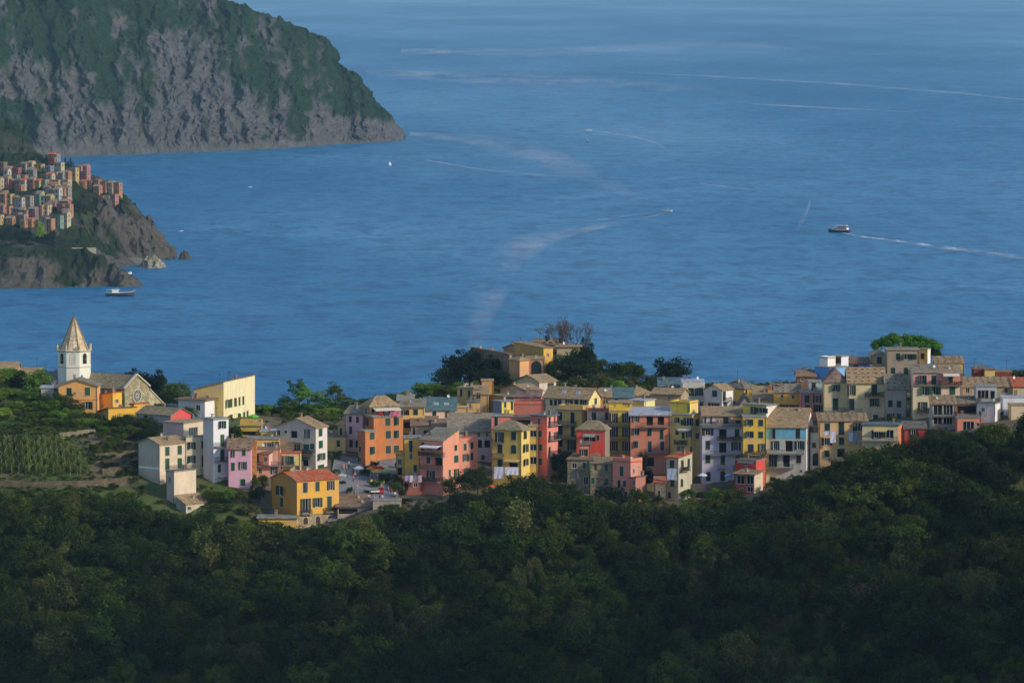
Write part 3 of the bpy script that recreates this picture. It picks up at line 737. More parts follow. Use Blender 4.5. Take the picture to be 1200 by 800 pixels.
def leafm(name, c, tr=0.25, var=0.5):
    k = ('lf', name)
    if k in MC: return MC[k]
    m, t, n, l, b = new_mat(name); L = lin(c)
    oi = n.new('ShaderNodeObjectInfo')
    co = coords(t, (1, 1, 1)); n1 = noise(t, co, 0.55, 3); n2 = noise(t, co, 3.0, 2)
    c1 = mixc(t, ramp(t, n1, 0.32, 0.7), tuple(x * (1 - var) for x in L), tuple(x * (1 + var * .7) for x in L))
    c2 = mixc(t, ramp(t, n2, .45, .75), c1, tuple((x * 1.5 + y * .02) for x, y in zip(L, (1, .8, 0))))
    hs = n.new('ShaderNodeHueSaturation'); l.new(c2, hs.inputs['Color'])
    mr = n.new('ShaderNodeMapRange'); mr.inputs[3].default_value = 0.5; mr.inputs[4].default_value = 1.5; l.new(oi.outputs['Random'], mr.inputs[0]); l.new(mr.outputs[0], hs.inputs['Value'])
    mh = n.new('ShaderNodeMapRange'); mh.inputs[3].default_value = 0.475; mh.inputs[4].default_value = 0.52
    mm = n.new('ShaderNodeMath'); mm.operation = 'FRACT'; m2 = n.new('ShaderNodeMath'); m2.operation = 'MULTIPLY'; m2.inputs[1].default_value = 37.7
    l.new(oi.outputs['Random'], m2.inputs[0]); l.new(m2.outputs[0], mm.inputs[0]); l.new(mm.outputs[0], mh.inputs[0]); l.new(mh.outputs[0], hs.inputs['Hue'])
    l.new(hs.outputs[0], b.inputs['Base Color']); b.inputs['Roughness'].default_value = 0.75; b.inputs['Specular IOR Level'].default_value = 0.15
    td = n.new('ShaderNodeBsdfTranslucent'); l.new(hs.outputs[0], td.inputs[0]); mx = n.new('ShaderNodeMixShader'); mx.inputs[0].default_value = tr
    l.new(b.outputs[0], mx.inputs[1]); l.new(td.outputs[0], mx.inputs[2]); l.new(mx.outputs[0], n['Material Output'].inputs[0])
    MC[k] = m; return m
def leaf_cloud(name, centers, radii, per, leaf, mat, seed, flat=1.0, up=0.25):
    r = np.random.default_rng(seed); C = np.asarray(centers, float); n = len(C)
    d = r.normal(size=(n, per, 3)); d /= np.linalg.norm(d, axis=2, keepdims=True)
    q = r.uniform(.55, 1.05, (n, per, 1)); rr = np.asarray(radii, float).reshape(n, 1, 1)
    P = (C[:, None] + d * q * rr * np.array([1, 1, flat])).reshape(-1, 3)
    nn = d.reshape(-1, 3) * .9 + r.normal(size=(n * per, 3)) * .55 + np.array([0, 0, up]); nn /= np.linalg.norm(nn, axis=1, keepdims=True)
    a = np.cross(nn, r.normal(size=nn.shape)); a /= np.linalg.norm(a, axis=1, keepdims=True); b_ = np.cross(nn, a)
    s = (leaf * r.uniform(.6, 1.4, (len(P), 1))); s2 = s * r.uniform(.5, .8, s.shape)
    V = np.stack([P - a * s, P - b_ * s2 * .9 + nn * s * .15, P + a * s, P + b_ * s2], 1).reshape(-1, 3)
    me = bpy.data.meshes.new(name); N = len(P)
    me.vertices.add(4 * N); me.vertices.foreach_set('co', V.reshape(-1).astype(np.float32))
    me.loops.add(4 * N); me.loops.foreach_set('vertex_index', np.arange(4 * N, dtype=np.int32))
    me.polygons.add(N); me.polygons.foreach_set('loop_start', (np.arange(N) * 4).astype(np.int32))
    me.update(calc_edges=True); me.materials.append(mat)
    return me
def PLANT(k):
    if k not in _pl:
        r = np.random.default_rng(50 + k); c = r.normal(size=(5, 3)) * .12 + np.array([0, 0, .3])
        _pl[k] = leaf_cloud('plant', c, [.2] * 5, 14, .09, leafm('pot_plant', (74, 104, 48)), k)
    return _pl[k]
# ------------------------------------------------------------------ the near village, house by house (photo pixels of the near corner, depth in metres)
YEL, AMB, ORG, SAL, PNK, RED, BEI, CRM, WHT, LAV, GRY, STN = (226, 186, 70), (226, 170, 52), (222, 140, 68), (222, 138, 112), (214, 120, 112), (220, 84, 66), (206, 184, 150), (236, 214, 160), (226, 222, 214), (186, 178, 190), (172, 168, 160), (150, 138, 112)
H = house
# --- left hill: around the church
H(-30, 20, 20, 433, 1290, 0, 8, ORG, roof='gableR', rh=1.6, rc='tan', ch=1, label='low house with tan roof on the hilltop beyond the garden trees')
H(24, 48, 48, 441, 1282, 0, 8, BEI, roof='gableR', rh=1.8, rc='tan', label='small beige house between the garden trees and the church tower')
H(45, 72, 72, 449, 1262, 0, 9, GRY, roof='gableR', rh=2.4, rc='grey', label='grey roofed house touching the foot of the church tower')
H(68, 114, 114, 453, 1232, 0, 9, (240, 176, 76), roof='gableL', rh=1.5, rc='grey', sh='y', ch=1,
  win=[(81, 459, 's', 5.5, 8.5, 'g'), (102.5, 458.5, 's', 5.5, 8.5), (82, 474, 's', 5.5, 8), (103, 475, 's', 5.5, 8.5)], band=[(468.5, (214, 120, 60)), (484, (214, 120, 60))],
  label='orange gabled house with red string courses in front of the church')
H(48, 67, 67, 454.5, 1238, 0, 6, (180, 170, 150), roof='flat', rc='white', win=[(65, 457, 's', 3, 4)], label='low annex with pale flat roof beside the orange gabled house')
H(114, 132, 142, 464, 1236, 40, 5, (238, 184, 44), roof='shedXl', rh=.8, rc='terra', win=[(120, 475, 'p', 2, 3), (137, 470, 'p', 2.5, 3.5)], label='small bright yellow house below the church wall')
H(112, 127, 158, 485, 1222, 62, 6, (224, 178, 52), colR=(238, 186, 48), roof='shedXl', rh=1.3, rc='mauve', win=[(121.5, 490, 'p', 3.5, 7)], label='yellow house with worn grey and pink roof under the church front')
H(152, 157, 173, 475, 1230, 62, 5, (236, 184, 48), roof='shedXl', rh=.4, rc='terra', win=[(167, 474, 'p', 2, 3)], label='short yellow wall-like annex beneath the rose window')
H(158, 200, 222, 487, 1212, 40, 9, (168, 158, 160), colR=(226, 74, 74), roof='gableR', rh=1.5, rc='olive', win=[(171, 490, 's', 4.5, 7), (177.5, 491, 'p', 2.5, 6)], label='long low grey house with a bright red gable end')
H(190, 200, 208, 479, 1228, 45, 5, (206, 70, 60), roof='flat', rc='terra', label='small red block behind the long low roof')
H(208, 240, 250, 469, 1238, 24, 8, (196, 204, 214), colR=(240, 238, 232), roof='flat', rc='brown', ov=.8, win=[(218, 479, 'p', 4, 5), (232, 478, 'p', 5, 6)], label='white and pale blue house with jutting flat roof behind the palm')
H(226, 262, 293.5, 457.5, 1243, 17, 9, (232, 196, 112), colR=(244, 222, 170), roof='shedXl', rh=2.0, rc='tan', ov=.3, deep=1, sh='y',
  win=[(243, 465.5, 'p', 2.5, 4), (266, 473, 's', 1.6, 9), (271, 472, 's', 1.6, 9), (275.5, 471, 's', 1.6, 9), (280.5, 470, 's', 1.6, 9), (285, 469, 's', 1.6, 9),
       (271, 491, 's', 2, 10), (276, 490.5, 'd', 2, 11), (280, 489, 's', 2, 9), (286, 487.5, 's', 2, 9), (290, 486, 's', 1.6, 9)],
  ant=3, label='long cream school-like building with mono-pitch roof, seen end on')
# --- lower left cluster
H(160, 187, 217, 521, 1168, 42, 8, (186, 172, 146), colR=(222, 200, 168), roof='gableL', rh=1.3, rc='tan', sh='b',
  win=[(196, 528.5, 's', 4, 9.5), (210.5, 527, 's', 4, 9.5), (196, 543.5, 's', 4, 12), (210.5, 542.5, 's', 4, 11)], band=[], ch=1, label='tall beige gabled house with green shutters at the edge of the woods')
H(194, 204, 228, 553, 1159, 42, 6, (190, 172, 146), colR=(226, 204, 172), roof='flat', rc='slab', ov=.12, rail=True, win=[(198.5, 562, 'p', 2.4, 7)], label='beige block with a railed roof terrace below the tall gabled house')
H(205, 218, 243, 591, 1155, 42, 6, (160, 150, 130), colR=(206, 192, 160), roof='shedXr', rh=1.6, rc='tan', ov=.25, win=[(222, 595.5, 'p', 3, 4), (236, 594.5, 's', 3.5, 5, 't')], label='low lean-to with sandy roof at the foot of the beige block')
H(216, 218, 246, 512, 1174, 56, 6, (196, 178, 148), colR=(208, 190, 156), roof='flat', rc='slab', ov=.2, rail=False, sh='g',
  win=[(224, 522, 's', 4.3, 8), (238.5, 520.5, 's', 4.3, 8), (224, 538, 's', 4.3, 8), (239, 540, 's', 4.6, 12, 'd'), (239, 555, 'k', 9, 12), (239, 567.5, 'p', 3, 3)], bal=[(230, 246.5, 562, 1.0, 'plants')],
  label='beige-green house with a deep dark loggia squeezed between beige and white blocks')
H(190, 215, 237, 496, 1180, 30, 6, (196, 160, 150), colR=(218, 200, 166), roof='flat', rc='tan', ov=.3, pb=522, win=[(226.5, 506.5, 'g', 8.5, 11)], label='mauve penthouse with a glazed cream front over the beige-green house')
H(237, 250, 267, 491.5, 1172, 50, 6, (196, 188, 184), colR=(236, 230, 228), roof='flat', rc='slab', ov=.35, sh='b',
  win=[(260, 497.5, 's', 4, 8), (260.5, 516, 's', 4, 13), (260.5, 533.5, 's', 4, 13), (257, 548.5, 's', 3, 8), (253.5, 565, 'p', 2, 7), (260.5, 569, 'd', 3, 11)],
  bal=[(251, 266, 523, 1.0), (251, 266, 540.5, 1.0), (255, 266, 559, 1.0, 'solid', M['white'])], ant=1, label='narrow white tower house with stacked balconies')
H(267, 294, 294, 526, 1170, 0, 8, (238, 170, 190), roof='gableR', rh=2.0, rc='brown', sh='b', dots=True,
  win=[(273, 530.5, 's', 3.6, 9), (285.7, 529, 's', 3.6, 8.5), (273, 546.5, 's', 3.6, 8.5), (284.5, 545.5, 'o', 8, 8.5), (284.5, 565, 'd', 5, 7)], ch=1, label='pink house with tiled roof and green shutters beside the white tower house')
H(293, 300, 300, 521, 1174, 0, 6, (196, 140, 80), roof='flat', rc='terra', st=True, ov=.1, label='slim bare brick wall house between the pink houses')
H(281, 306, 306, 499, 1204, 0, 7, (196, 166, 56), roof='flat', rc='slab', parap=.9, win=[(291, 507.5, 'k', 16, 4)], label='olive yellow terrace house under the lime green parasol')
H(305, 323, 323, 506, 1198, 0, 6, (240, 200, 84), roof='flat', rc='white', ov=.2, win=[(310.5, 511.5, 's', 3, 4), (318, 510.5, 's', 3, 4)], label='small yellow house with pale flat roof beside the grey gabled house')
H(290, 327, 327, 514.5, 1188, 0, 6, (234, 190, 84), roof='flat', rc='slab', ov=.3, win=[(314, 522, 'o', 6, 7), (323, 521.5, 'o', 6.5, 8, 'd')], bal=[(319, 328, 526, .8)], label='yellow house with open dark shutters above the salmon house')
H(300, 328, 328, 527, 1178, 0, 6, (236, 162, 134), roof='flat', rc='brown', ov=.1, win=[(304, 537.5, 's', 4.5, 8, 'd'), (315.5, 536, 'p', 2.5, 6), (321.5, 551, 'o', 6, 8), (305, 552, 'p', 3, 6)], bal=[(300, 329, 545, 1.2)], label='salmon house with long railed balcony behind the amber house')
H(303, 315, 319, 532.5, 1176, 30, 3, (236, 176, 150), roof='shedF', rh=.5, rc='brown', ov=.3, pb=545, win=[(311, 538, 'p', 3, 5)], label='tiny salmon porch room with its own brown roof')
H(323, 370, 382.5, 501.5, 1188, 26, 9, (188, 180, 168), colR=(226, 214, 206), roof='gableL', rh=2.0, rc='tan', sh='b',
  win=[(327, 507, 's', 3, 5, 'g'), (335, 506, 's', 2.5, 3, 'g'), (344.5, 510.5, 'k', 7, 11), (360, 508, 'o', 5, 10, 't'), (349, 526, 's', 3.2, 11, 'y'), (359, 524, 's', 6, 7, 't'), (366, 523, 's', 4.5, 6, 't'), (349, 541, 's', 3, 9), (358, 541, 'k', 6, 9), (361, 552, 's', 4, 7), (366.5, 552, 'k', 5, 9),
       (375.5, 506.5, 's', 3.6, 8), (375.8, 520.5, 's', 3.8, 8), (375.8, 535, 's', 3.6, 7.5), (376, 548, 's', 6, 6.5)], bal=[(339, 356, 517, 1.0, 'solid'), (346, 369, 530.5, 1.1, 'plants')], ch=1, label='large grey gabled house with green shutters facing the square')
H(329, 352, 352, 531.5, 1180, 0, 5, (236, 208, 116), roof='flat', rc='terra', ov=.12, win=[(335, 539, 'o', 7, 10, 'g'), (342, 539, 's', 4, 9, 'b'), (348, 548, 'p', 4, 5), (336, 552, 'p', 5, 4)], bal=[(329.5, 346, 545, .9)], label='pale yellow terrace house in front of the large grey gabled house')
H(382, 406, 406, 512.5, 1205, 0, 7, (222, 190, 110), roof='flat', rc='slab', ov=.15, rail=True, win=[(396.5, 519.5, 's', 3.5, 7), (394.5, 534.5, 'd', 5, 11, 'd'), (402.5, 534.5, 'd', 4, 11, 'd')], label='mustard house with two dark doors at the head of the square')
H(396, 406, 406, 499, 1209, 0, 5, (226, 190, 90), roof='flat', rc='tan', ov=.15, pb=514, win=[(399.5, 506.5, 's', 2.5, 10)], label='yellow rooftop room over the mustard house')
H(404, 426, 432, 485.5, 1206, 20, 8, (220, 168, 166), roof='shedF', rh=1.5, rc='grey', sh='d', win=[(410.5, 491, 's', 2.8, 6.5), (419, 491.5, 's', 2.8, 6.5), (411, 504, 's', 3, 8.5), (411.5, 519.5, 's', 3.8, 8.5), (418.3, 520, 's', 2.6, 8)], ch=1, label='tall dusty pink house beside the orange block')
H(427, 438, 472, 489, 1198, 68, 8, (186, 112, 64), colR=(210, 126, 62), roof='flat', rc='slab', ov=.25, sh='g', rail=False,
  win=[(430.5, 494, 's', 2.2, 9), (454.5, 494, 's', 5.4, 8.5), (464.5, 493.5, 's', 5.4, 8.5), (455, 509, 's', 5.4, 8.5), (464.5, 508.5, 's', 5.4, 8.5), (455, 526.5, 's', 5.6, 8.5), (464.5, 526, 's', 5.4, 8.5)], label='big orange house with six green shuttered windows over the square')
H(419, 428, 440, 505.5, 1194, 52, 5, (182, 108, 62), colR=(210, 128, 62), roof='flat', rc='slab', ov=.2, rail=False, win=[(422, 526, 's', 2.2, 6), (422, 538, 's', 2.2, 5), (436, 510.5, 's', 5, 8), (436.3, 527.5, 's', 5.4, 8.5)], label='lower orange wing with a corner terrace at the big orange house')
H(425, 434, 466, 477, 1203, 66, 6, (180, 130, 88), colR=(190, 138, 92), roof='hip', rh=2.3, rc='tan', ov=.5, pb=490.5, win=[(429, 481, 's', 2, 6), (437, 480.5, 's', 3, 6), (450, 482, 'k', 5, 7), (459, 482, 'k', 5, 7)], ch=1, ant=1, label='brown rooftop storey with tan hipped roof over the big orange house')
H(470, 497, 497, 477.5, 1212, 0, 8, (236, 196, 96), roof='shedF', rh=1.2, rc='grey', ov=.4, sh='g', win=[(475.5, 485, 's', 4.5, 10), (487, 482.8, 's', 4.8, 6.5), (477, 498, 'k', 7, 7), (475.5, 512, 's', 5, 7)], bal=[(472, 497.5, 490.5, 1.2, 'solid')], ch=2, label='yellow house with a broad balcony between orange house and slate roof')
H(466, 484, 484, 470, 1226, 0, 8, (176, 168, 160), roof='gableR', rh=1.2, rc='slab', ch=2, label='grey roofed house with chimneys behind the yellow balcony house')
H(497, 534, 534, 480.5, 1222, 0, 9, (236, 202, 178), roof='gableR', rh=2.6, rc='teal', sh='g', win=[(509, 485, 's', 4.2, 9), (524, 484.5, 's', 4.2, 9)], ch=1, dish=1, label='pale pink house with blue-green slate roof')
H(482, 512, 512, 499, 1206, 0, 6, (176, 166, 146), roof='shedF', rh=1.6, rc='brown', win=[(485, 505, 's', 2.5, 8), (500, 506, 'g', 7, 4)], label='low house with brown roof in front of the slate roofed one')
H(506, 526, 526, 501, 1204, 0, 5, (236, 188, 84), roof='shedF', rh=1.5, rc='brown', ov=.2, win=[(513, 506, 'p', 3, 4)], label='small yellow lean-to under a broad brown roof')
H(526, 577, 577, 505, 1196, 0, 12, (184, 178, 170), roof='gableR', rh=3.6, rc='grey', ov=.5, sh='t', win=[(534, 509, 's', 5, 5), (546, 508, 'p', 3, 4), (561, 509, 'p', 3, 5), (571, 509, 'p', 3, 5), (562, 520, 'k', 5, 9), (571, 520, 'k', 6, 8), (566, 536, 'p', 4, 6)], ch=2, label='wide grey roofed house between the salmon and yellow houses')
H(473, 492, 492, 513.5, 1180, 0, 6, (226, 190, 62), roof='flat', rc='slab', ov=.3, sh='d', win=[(481.5, 522.5, 's', 3.2, 13), (481.5, 534.5, 'p', 3.2, 6.5), (486.5, 549, 's', 3, 8)], label='narrow yellow house joined to the salmon corner house')
H(464, 474, 474, 533, 1182, 0, 4, (214, 184, 84), roof='flat', rc='terra', ov=.15, parap=.5, win=[(468.5, 541, 'p', 4, 6), (468.5, 552, 'k', 5, 8)], label='small yellow terrace room on the edge of the square')
H(472, 494, 494, 560, 1172, 0, 6, (178, 96, 80), roof='flat', rc='terra', ov=.1, win=[(476, 570, 'k', 4, 8), (487, 568, 'p', 4, 5)], label='low brick-red wall house hung with laundry')
H(492, 519, 537.5, 517, 1170, 32, 9, (226, 132, 108), colR=(236, 156, 122), roof='shedF', rh=2.2, rc='grey', ov=.35, sh='g',
  win=[(495, 523, 'k', 4, 9), (503, 524, 'k', 6, 6), (513, 524, 'k', 6, 6), (502, 539, 's', 4, 7), (514, 540, 'k', 8, 10), (505, 556, 'o', 8, 9, 'd'), (527, 554, 's', 2, 7, 'b'), (534, 524.5, 's', 2.6, 6.5), (534.5, 537.5, 's', 4.5, 7.5, 't'), (534.8, 555, 'o', 5, 11)],
  bal=[(492.5, 522, 533, 1.2, 'plants'), (493, 520, 548.5, .6), (493, 516, 563, 1.1, 'plants')], ch=1, dish=1, label='salmon corner house with a white canopied top terrace')
H(535, 537.5, 560, 513.5, 1176, 56, 8, (220, 134, 110), colR=(232, 146, 116), roof='flat', rc='terra', ov=.1, sh='g', win=[(545, 523.5, 's', 3, 7), (553, 521.8, 's', 3.2, 7), (545.5, 536, 'o', 5.5, 8, 't'), (553, 534.5, 's', 2.6, 8), (547, 553, 'o', 6, 9)], label='salmon rear wing with open teal shutters behind the corner house')
H(577, 611, 621, 505, 1172, 22, 9, (228, 192, 62), colR=(244, 212, 92), roof='hip', rh=2.0, rc='olive', ov=.5, sh='g',
  win=[(585.5, 512, 'o', 8.5, 11, 'd'), (602, 510.5, 's', 5, 9), (586, 525, 's', 5, 11, 'd'), (602, 526, 'a', 5, 9.5), (586, 542.5, 's', 5, 8.5), (601.5, 543.5, 'k', 9.5, 7), (615, 509.5, 's', 2.6, 8), (615, 525, 's', 2.6, 8.5), (615.5, 541.5, 's', 2.6, 7)],
  bal=[(577.5, 591, 519, 1.0), (576.5, 591, 535.5, 1.0)], ch=0, label='yellow house with hipped stone roof and an arched green window')
H(619, 630, 630, 500, 1179, 0, 5, (238, 196, 64), roof='flat', rc='tan', ov=.1, win=[(625, 508, 'g', 7, 7), (625, 524, 'g', 7, 7), (625, 539.5, 'g', 7, 8)], label='slim yellow bay with white framed windows')
H(622, 641, 654, 488, 1184, 34, 9, (224, 112, 96), colR=(240, 142, 122), roof='flat', rc='teal', ov=.35, sh='t',
  win=[(631.5, 493.5, 'p', 3.2, 7), (633, 508, 's', 3.5, 7), (633.5, 524, 's', 3.5, 7), (633.5, 540.5, 's', 3.5, 7), (644, 494, 's', 2, 11, 'd'), (651.5, 491, 's', 2, 10, 'd'), (644, 511, 's', 2, 11, 'd'), (651.5, 511, 's', 2, 10, 'd'), (644, 528, 's', 2, 9, 'd')],
  bal=[(642, 654, 498.5, .9), (642, 654, 515.5, .9), (642, 654, 533, .9)], label='tall rose red house with grey-blue flat roof and narrow balconies')
H(576, 600, 600, 488, 1192, 0, 6, (226, 124, 108), roof='flat', rc='slab', ov=.25, win=[(581.5, 494, 's', 3.5, 11)], ch=2, label='salmon rooftop house behind the hipped yellow house')
H(600, 626, 626, 489, 1196, 0, 5, (110, 84, 76), roof='flat', rc='dark', ov=.2, win=[(613, 496.5, 'k', 20, 9)], label='dark open roof terrace beside the rose red house')
H(578, 588, 602, 471, 1212, 45, 5, (120, 128, 140), colR=(244, 206, 50), roof='flat', rc='slab', ov=.3, sh='d', win=[(592, 474, 's', 2.2, 6), (600, 475, 's', 2.2, 10, 'y')], label='little bright yellow rooftop house with a narrow green door')
H(602, 640, 640, 474, 1222, 0, 7, (202, 110, 90), roof='flat', rc='terra', ov=.1, parap=.6, ch=3, label='low brick red terrace house with small chimneys')
H(606, 634, 634, 465, 1230, 0, 7, (140, 112, 104), roof='gableR', rh=1.2, rc='mauve', label='mauve roofed house half hidden behind the brick red terrace')
H(536, 556, 562, 455, 1244, 20, 8, (206, 168, 100), roof='flat', rc='olive', ov=.3, sh='d', win=[(540.5, 460, 's', 2.6, 8), (549.8, 461.5, 's', 2.4, 8)], ch=2, label='old ochre house with flat roof below the evergreen hedge')
H(556, 572, 572, 462, 1238, 0, 6, (190, 156, 100), roof='shedF', rh=1.5, rc='tan', win=[(561, 463.5, 's', 4, 7)], label='ochre house with sloping tan roof beside a dark alley')
H(564, 578, 578, 446.5, 1256, 0, 5, (232, 158, 66), roof='flat', rc='tan', ov=.15, label='small orange rooftop block above the ochre houses')
H(547, 562, 562, 472, 1230, 0, 6, (224, 186, 76), roof='flat', rc='dark', ov=.15, win=[(551, 476, 'p', 2.5, 5), (556, 477, 'd', 3, 9, 't')], label='little yellow house with a white framed door among brown roofs')
H(530, 548, 548, 478, 1228, 0, 6, (190, 160, 110), roof='flat', rc='tan', ov=.2, parap=.4, label='flat tan roofed block next to the slate roof')
H(573, 603, 622, 467, 1236, 50, 12, (180, 150, 110), colR=(222, 130, 92), roof='shedXr', rh=.2, rc='olive', ov=.4, ch=1, label='lowest of three tan roofed houses stepping up to the chapel')
H(586, 618, 636, 459, 1250, 50, 12, (190, 164, 124), colR=(232, 148, 110), roof='gableL', rh=1.4, rc='tan', ov=.4, ch=1, ant=1, win=[(625, 462, 'p', 2, 4)], label='middle of three tan roofed houses stepping up to the chapel')
H(606, 632, 652, 447.5, 1268, 50, 12, (196, 176, 136), colR=(214, 196, 180), roof='gableL', rh=1.4, rc='tan', ov=.4, win=[(645, 451, 's', 3, 5)], label='highest of three tan roofed houses stepping up to the chapel, with a grey end wall')
# chapel terrace
H(551, 597, 600, 416.5, 1296, 70, 6, (150, 122, 96), colR=(176, 140, 100), roof='shedXl', rh=.3, rc='brown', ov=.3, st=True, label='long dark stone wing of the chapel on the hilltop', cat='chapel wing')
H(596, 609, 620, 423, 1292, 50, 7, (208, 150, 90), colR=(226, 166, 100), roof='hip', rh=.9, rc='tan', ov=.25, label='tan gatehouse block at the corner of the chapel terrace')
H(617, 638, 638, 421.5, 1296, 0, 5, (224, 136, 88), roof='shedF', rh=.4, rc='tan', ov=.2, win=[(628.5, 431, 'a', 11, 16, 'd')], label='orange gateway with a great dark arch on the chapel terrace', cat='gateway')
H(602, 637, 648, 408, 1306, 56, 9, (196, 160, 66), colR=(232, 186, 72), roof='shedXr', rh=.6, rc='tan', ov=.3, win=[(642, 416, 'p', 2, 3)], label='long yellow chapel building on the hilltop')
H(590, 612, 622, 409, 1320, 40, 8, (176, 140, 100), roof='gableL', rh=1.0, rc='brown', label='brown roofed store behind the long dark wing')
H(622, 655, 660, 404, 1328, 15, 10, (178, 162, 130), roof='shedF', rh=1.0, rc='tan', ov=.4, label='broad tan roofed hall at the very top of the hill')
H(652, 681, 681, 407, 1322, 0, 7, (176, 160, 122), roof='flat', rc='tan', ov=.4, win=[(664, 414, 'p', 3, 4)], label='flat roofed grey house beside the bare trees')
# --- centre
H(638, 690, 704, 467.5, 1216, 30, 10, (222, 204, 160), colR=(244, 214, 132), roof='gableR', rh=2.3, rc='tan', ov=.4, sh='d',
  win=[(646, 471.5, 's', 2.8, 6), (651, 471.5, 's', 2.8, 6), (656, 471.5, 's', 3.6, 6.5), (667, 471.5, 'o', 7, 6.5), (675.5, 471.8, 's', 3.8, 6.5), (684.5, 471.8, 's', 3.8, 6.5), (698, 470, 's', 2.4, 6.5, 'b')], ch=3, dish=1, label='cream house with wide tan roof and two skylights')
H(654, 683, 690, 481, 1206, 25, 8, (222, 180, 100), roof='flat', rc='slab', ov=.5, parap=.9, sh='d', win=[(656.5, 487.5, 's', 4.2, 9), (671, 489.5, 's', 4.2, 12), (657, 504, 's', 4.2, 10), (671.3, 505, 's', 4.2, 12), (657, 518, 's', 4.2, 9), (670, 520.5, 'o', 8, 13, 'd')],
  bal=[(653, 676, 497, 1.1), (653, 676, 513, 1.1), (653, 676, 527, 1.1)], label='tan house with three stacked balconies below the wide tan roof')
H(703, 716, 716, 465.5, 1226, 0, 7, (240, 176, 60), roof='shedF', rh=1.4, rc='tan', win=[(711.5, 470, 's', 3, 5)], label='orange yellow gable house tucked behind the cream house')
H(688, 714, 714, 481.5, 1204, 0, 7, (206, 178, 164), roof='flat', rc='terra', ov=.15, rail=True, win=[(696, 488.5, 's', 4.5, 11), (711.3, 487.5, 's', 4, 8.5, 'g')], bal=[(694, 714, 494.5, .9)], label='mauve house with a red tiled terrace beside the balcony stack')
H(676, 709, 715, 504.5, 1184, 16, 8, (232, 84, 62), colR=(150, 138, 124), roof='hip', rh=2.0, rc='olive', ov=.35, sh='d', win=[(687, 513.3, 's', 4.5, 7), (693.3, 513.2, 's', 4.2, 7), (701, 512.8, 's', 2.8, 6)], ch=1, label='bright red house with olive grey hipped roof')
H(679, 692, 692, 522, 1178, 0, 5, (222, 122, 92), roof='shedF', rh=.4, rc='mauve', ov=.2, win=[(684, 530, 's', 4.5, 7.5, 'd')], label='salmon front wing attached to the bright red house')
H(665, 696, 718, 539, 1174, 8, 8, (150, 138, 112), colR=(150, 136, 108), roof='shedF', rh=.8, rc='olive', ov=.3, st=True, sh='g',
  win=[(673, 545.5, 'p', 5, 6), (684.5, 545, 's', 3.5, 6.5), (672, 558, 'p', 2.4, 6.5), (677.5, 557, 'p', 1.6, 4), (686.5, 563, 'p', 5, 9)], label='grey rubble stone house under the bright red one')
H(692, 718.5, 718.5, 543, 1172.5, 0, 7, (158, 142, 112), roof='shedF', rh=.7, rc='olive', ov=.3, st=True, sh='b', win=[(694.8, 547, 's', 4, 7), (710.5, 548, 's', 4, 7), (694.8, 563, 's', 3.6, 7), (710.8, 564, 's', 4, 7)], label='second rubble stone house with bright green shutters')
H(718.5, 739, 753, 542, 1168, 40, 7, (226, 138, 116), colR=(230, 150, 128), roof='flat', rc='terra', ov=.1, parap=.7, sh='g', win=[(728.5, 552, 's', 3.4, 10.5), (742.5, 552, 'p', 1.8, 5), (725.5, 567, 's', 3, 9), (731.8, 566.5, 's', 3.2, 6.5), (733, 580, 'd', 3.5, 8)], label='low pink house at the edge of the woods beside the stone houses')
H(738, 745, 757, 561, 1164, 45, 4, (200, 120, 104), roof='shedXl', rh=.4, rc='dark', ov=.3, win=[(743, 566, 'p', 3, 5)], label='little pink lean-to with dark roof on the low pink house')
H(714, 739, 739, 482, 1194, 0, 6, (222, 190, 40), roof='flat', rc='slab', ov=.15, parap=.8, sh='d',
  win=[(719, 489.5, 'o', 8, 11, 'd'), (734, 489.5, 'o', 8, 11, 'd'), (719, 506, 'o', 8, 11, 'd'), (734, 506, 'o', 8, 11, 'd'), (719, 522.5, 'o', 8, 11, 'd'), (734, 522.5, 'o', 8, 11, 'd'), (717, 537, 'k', 6, 8)],
  bal=[(713.5, 739, 498, 1.2), (713.5, 739, 514.5, 1.2), (713.5, 739, 530.5, 1.2)], label='yellow house with four decks of dark balconies')
H(714, 741, 741, 472, 1200, 0, 5, (224, 196, 50), roof='flat', rc='tan', ov=.3, pb=482, win=[(719, 477, 'k', 7, 6), (734, 477, 'k', 8, 7)], label='yellow pillared roof loggia on top of the balcony stack')
H(739, 785, 785, 487, 1190, 0, 8, (212, 126, 92), roof='shedF', rh=1.2, rc='white', ov=.45, sh='g',
  win=[(745, 490.8, 'o', 7, 6.5, 'n'), (761.5, 493, 'k', 7, 10), (774.5, 493, 'k', 7, 9), (745.5, 505.3, 's', 4, 7.5), (761.3, 506.3, 's', 4, 8), (775.3, 509, 's', 4, 11), (745.5, 520.5, 's', 4, 7.5), (761.5, 523, 's', 4.2, 12), (776, 522, 's', 4.2, 10), (762, 541, 'k', 8, 10)],
  bal=[(753, 785, 499.5, 1.1), (755, 785, 530, 1.1)], label='big patchy terracotta house with pale metal roof')
H(738, 755, 768, 470, 1222, 30, 8, (236, 200, 90), colR=(244, 220, 150), roof='flat', rc='white', ov=.3, win=[(744, 472.5, 'k', 6, 6), (752, 472.5, 'k', 6, 6)], label='yellow loggia house with pale flat roof behind the metal roof')
H(706, 742, 742, 466, 1238, 0, 9, (186, 182, 180), roof='gableR', rh=2.0, rc='teal', win=[(722.5, 469.5, 's', 3.5, 5)], label='grey house with blue-green roof below the scrub')
H(734, 764, 764, 464, 1246, 0, 8, (190, 160, 110), roof='hip', rh=1.8, rc='tan', ch=1, label='tan hipped roof house below the scrub')
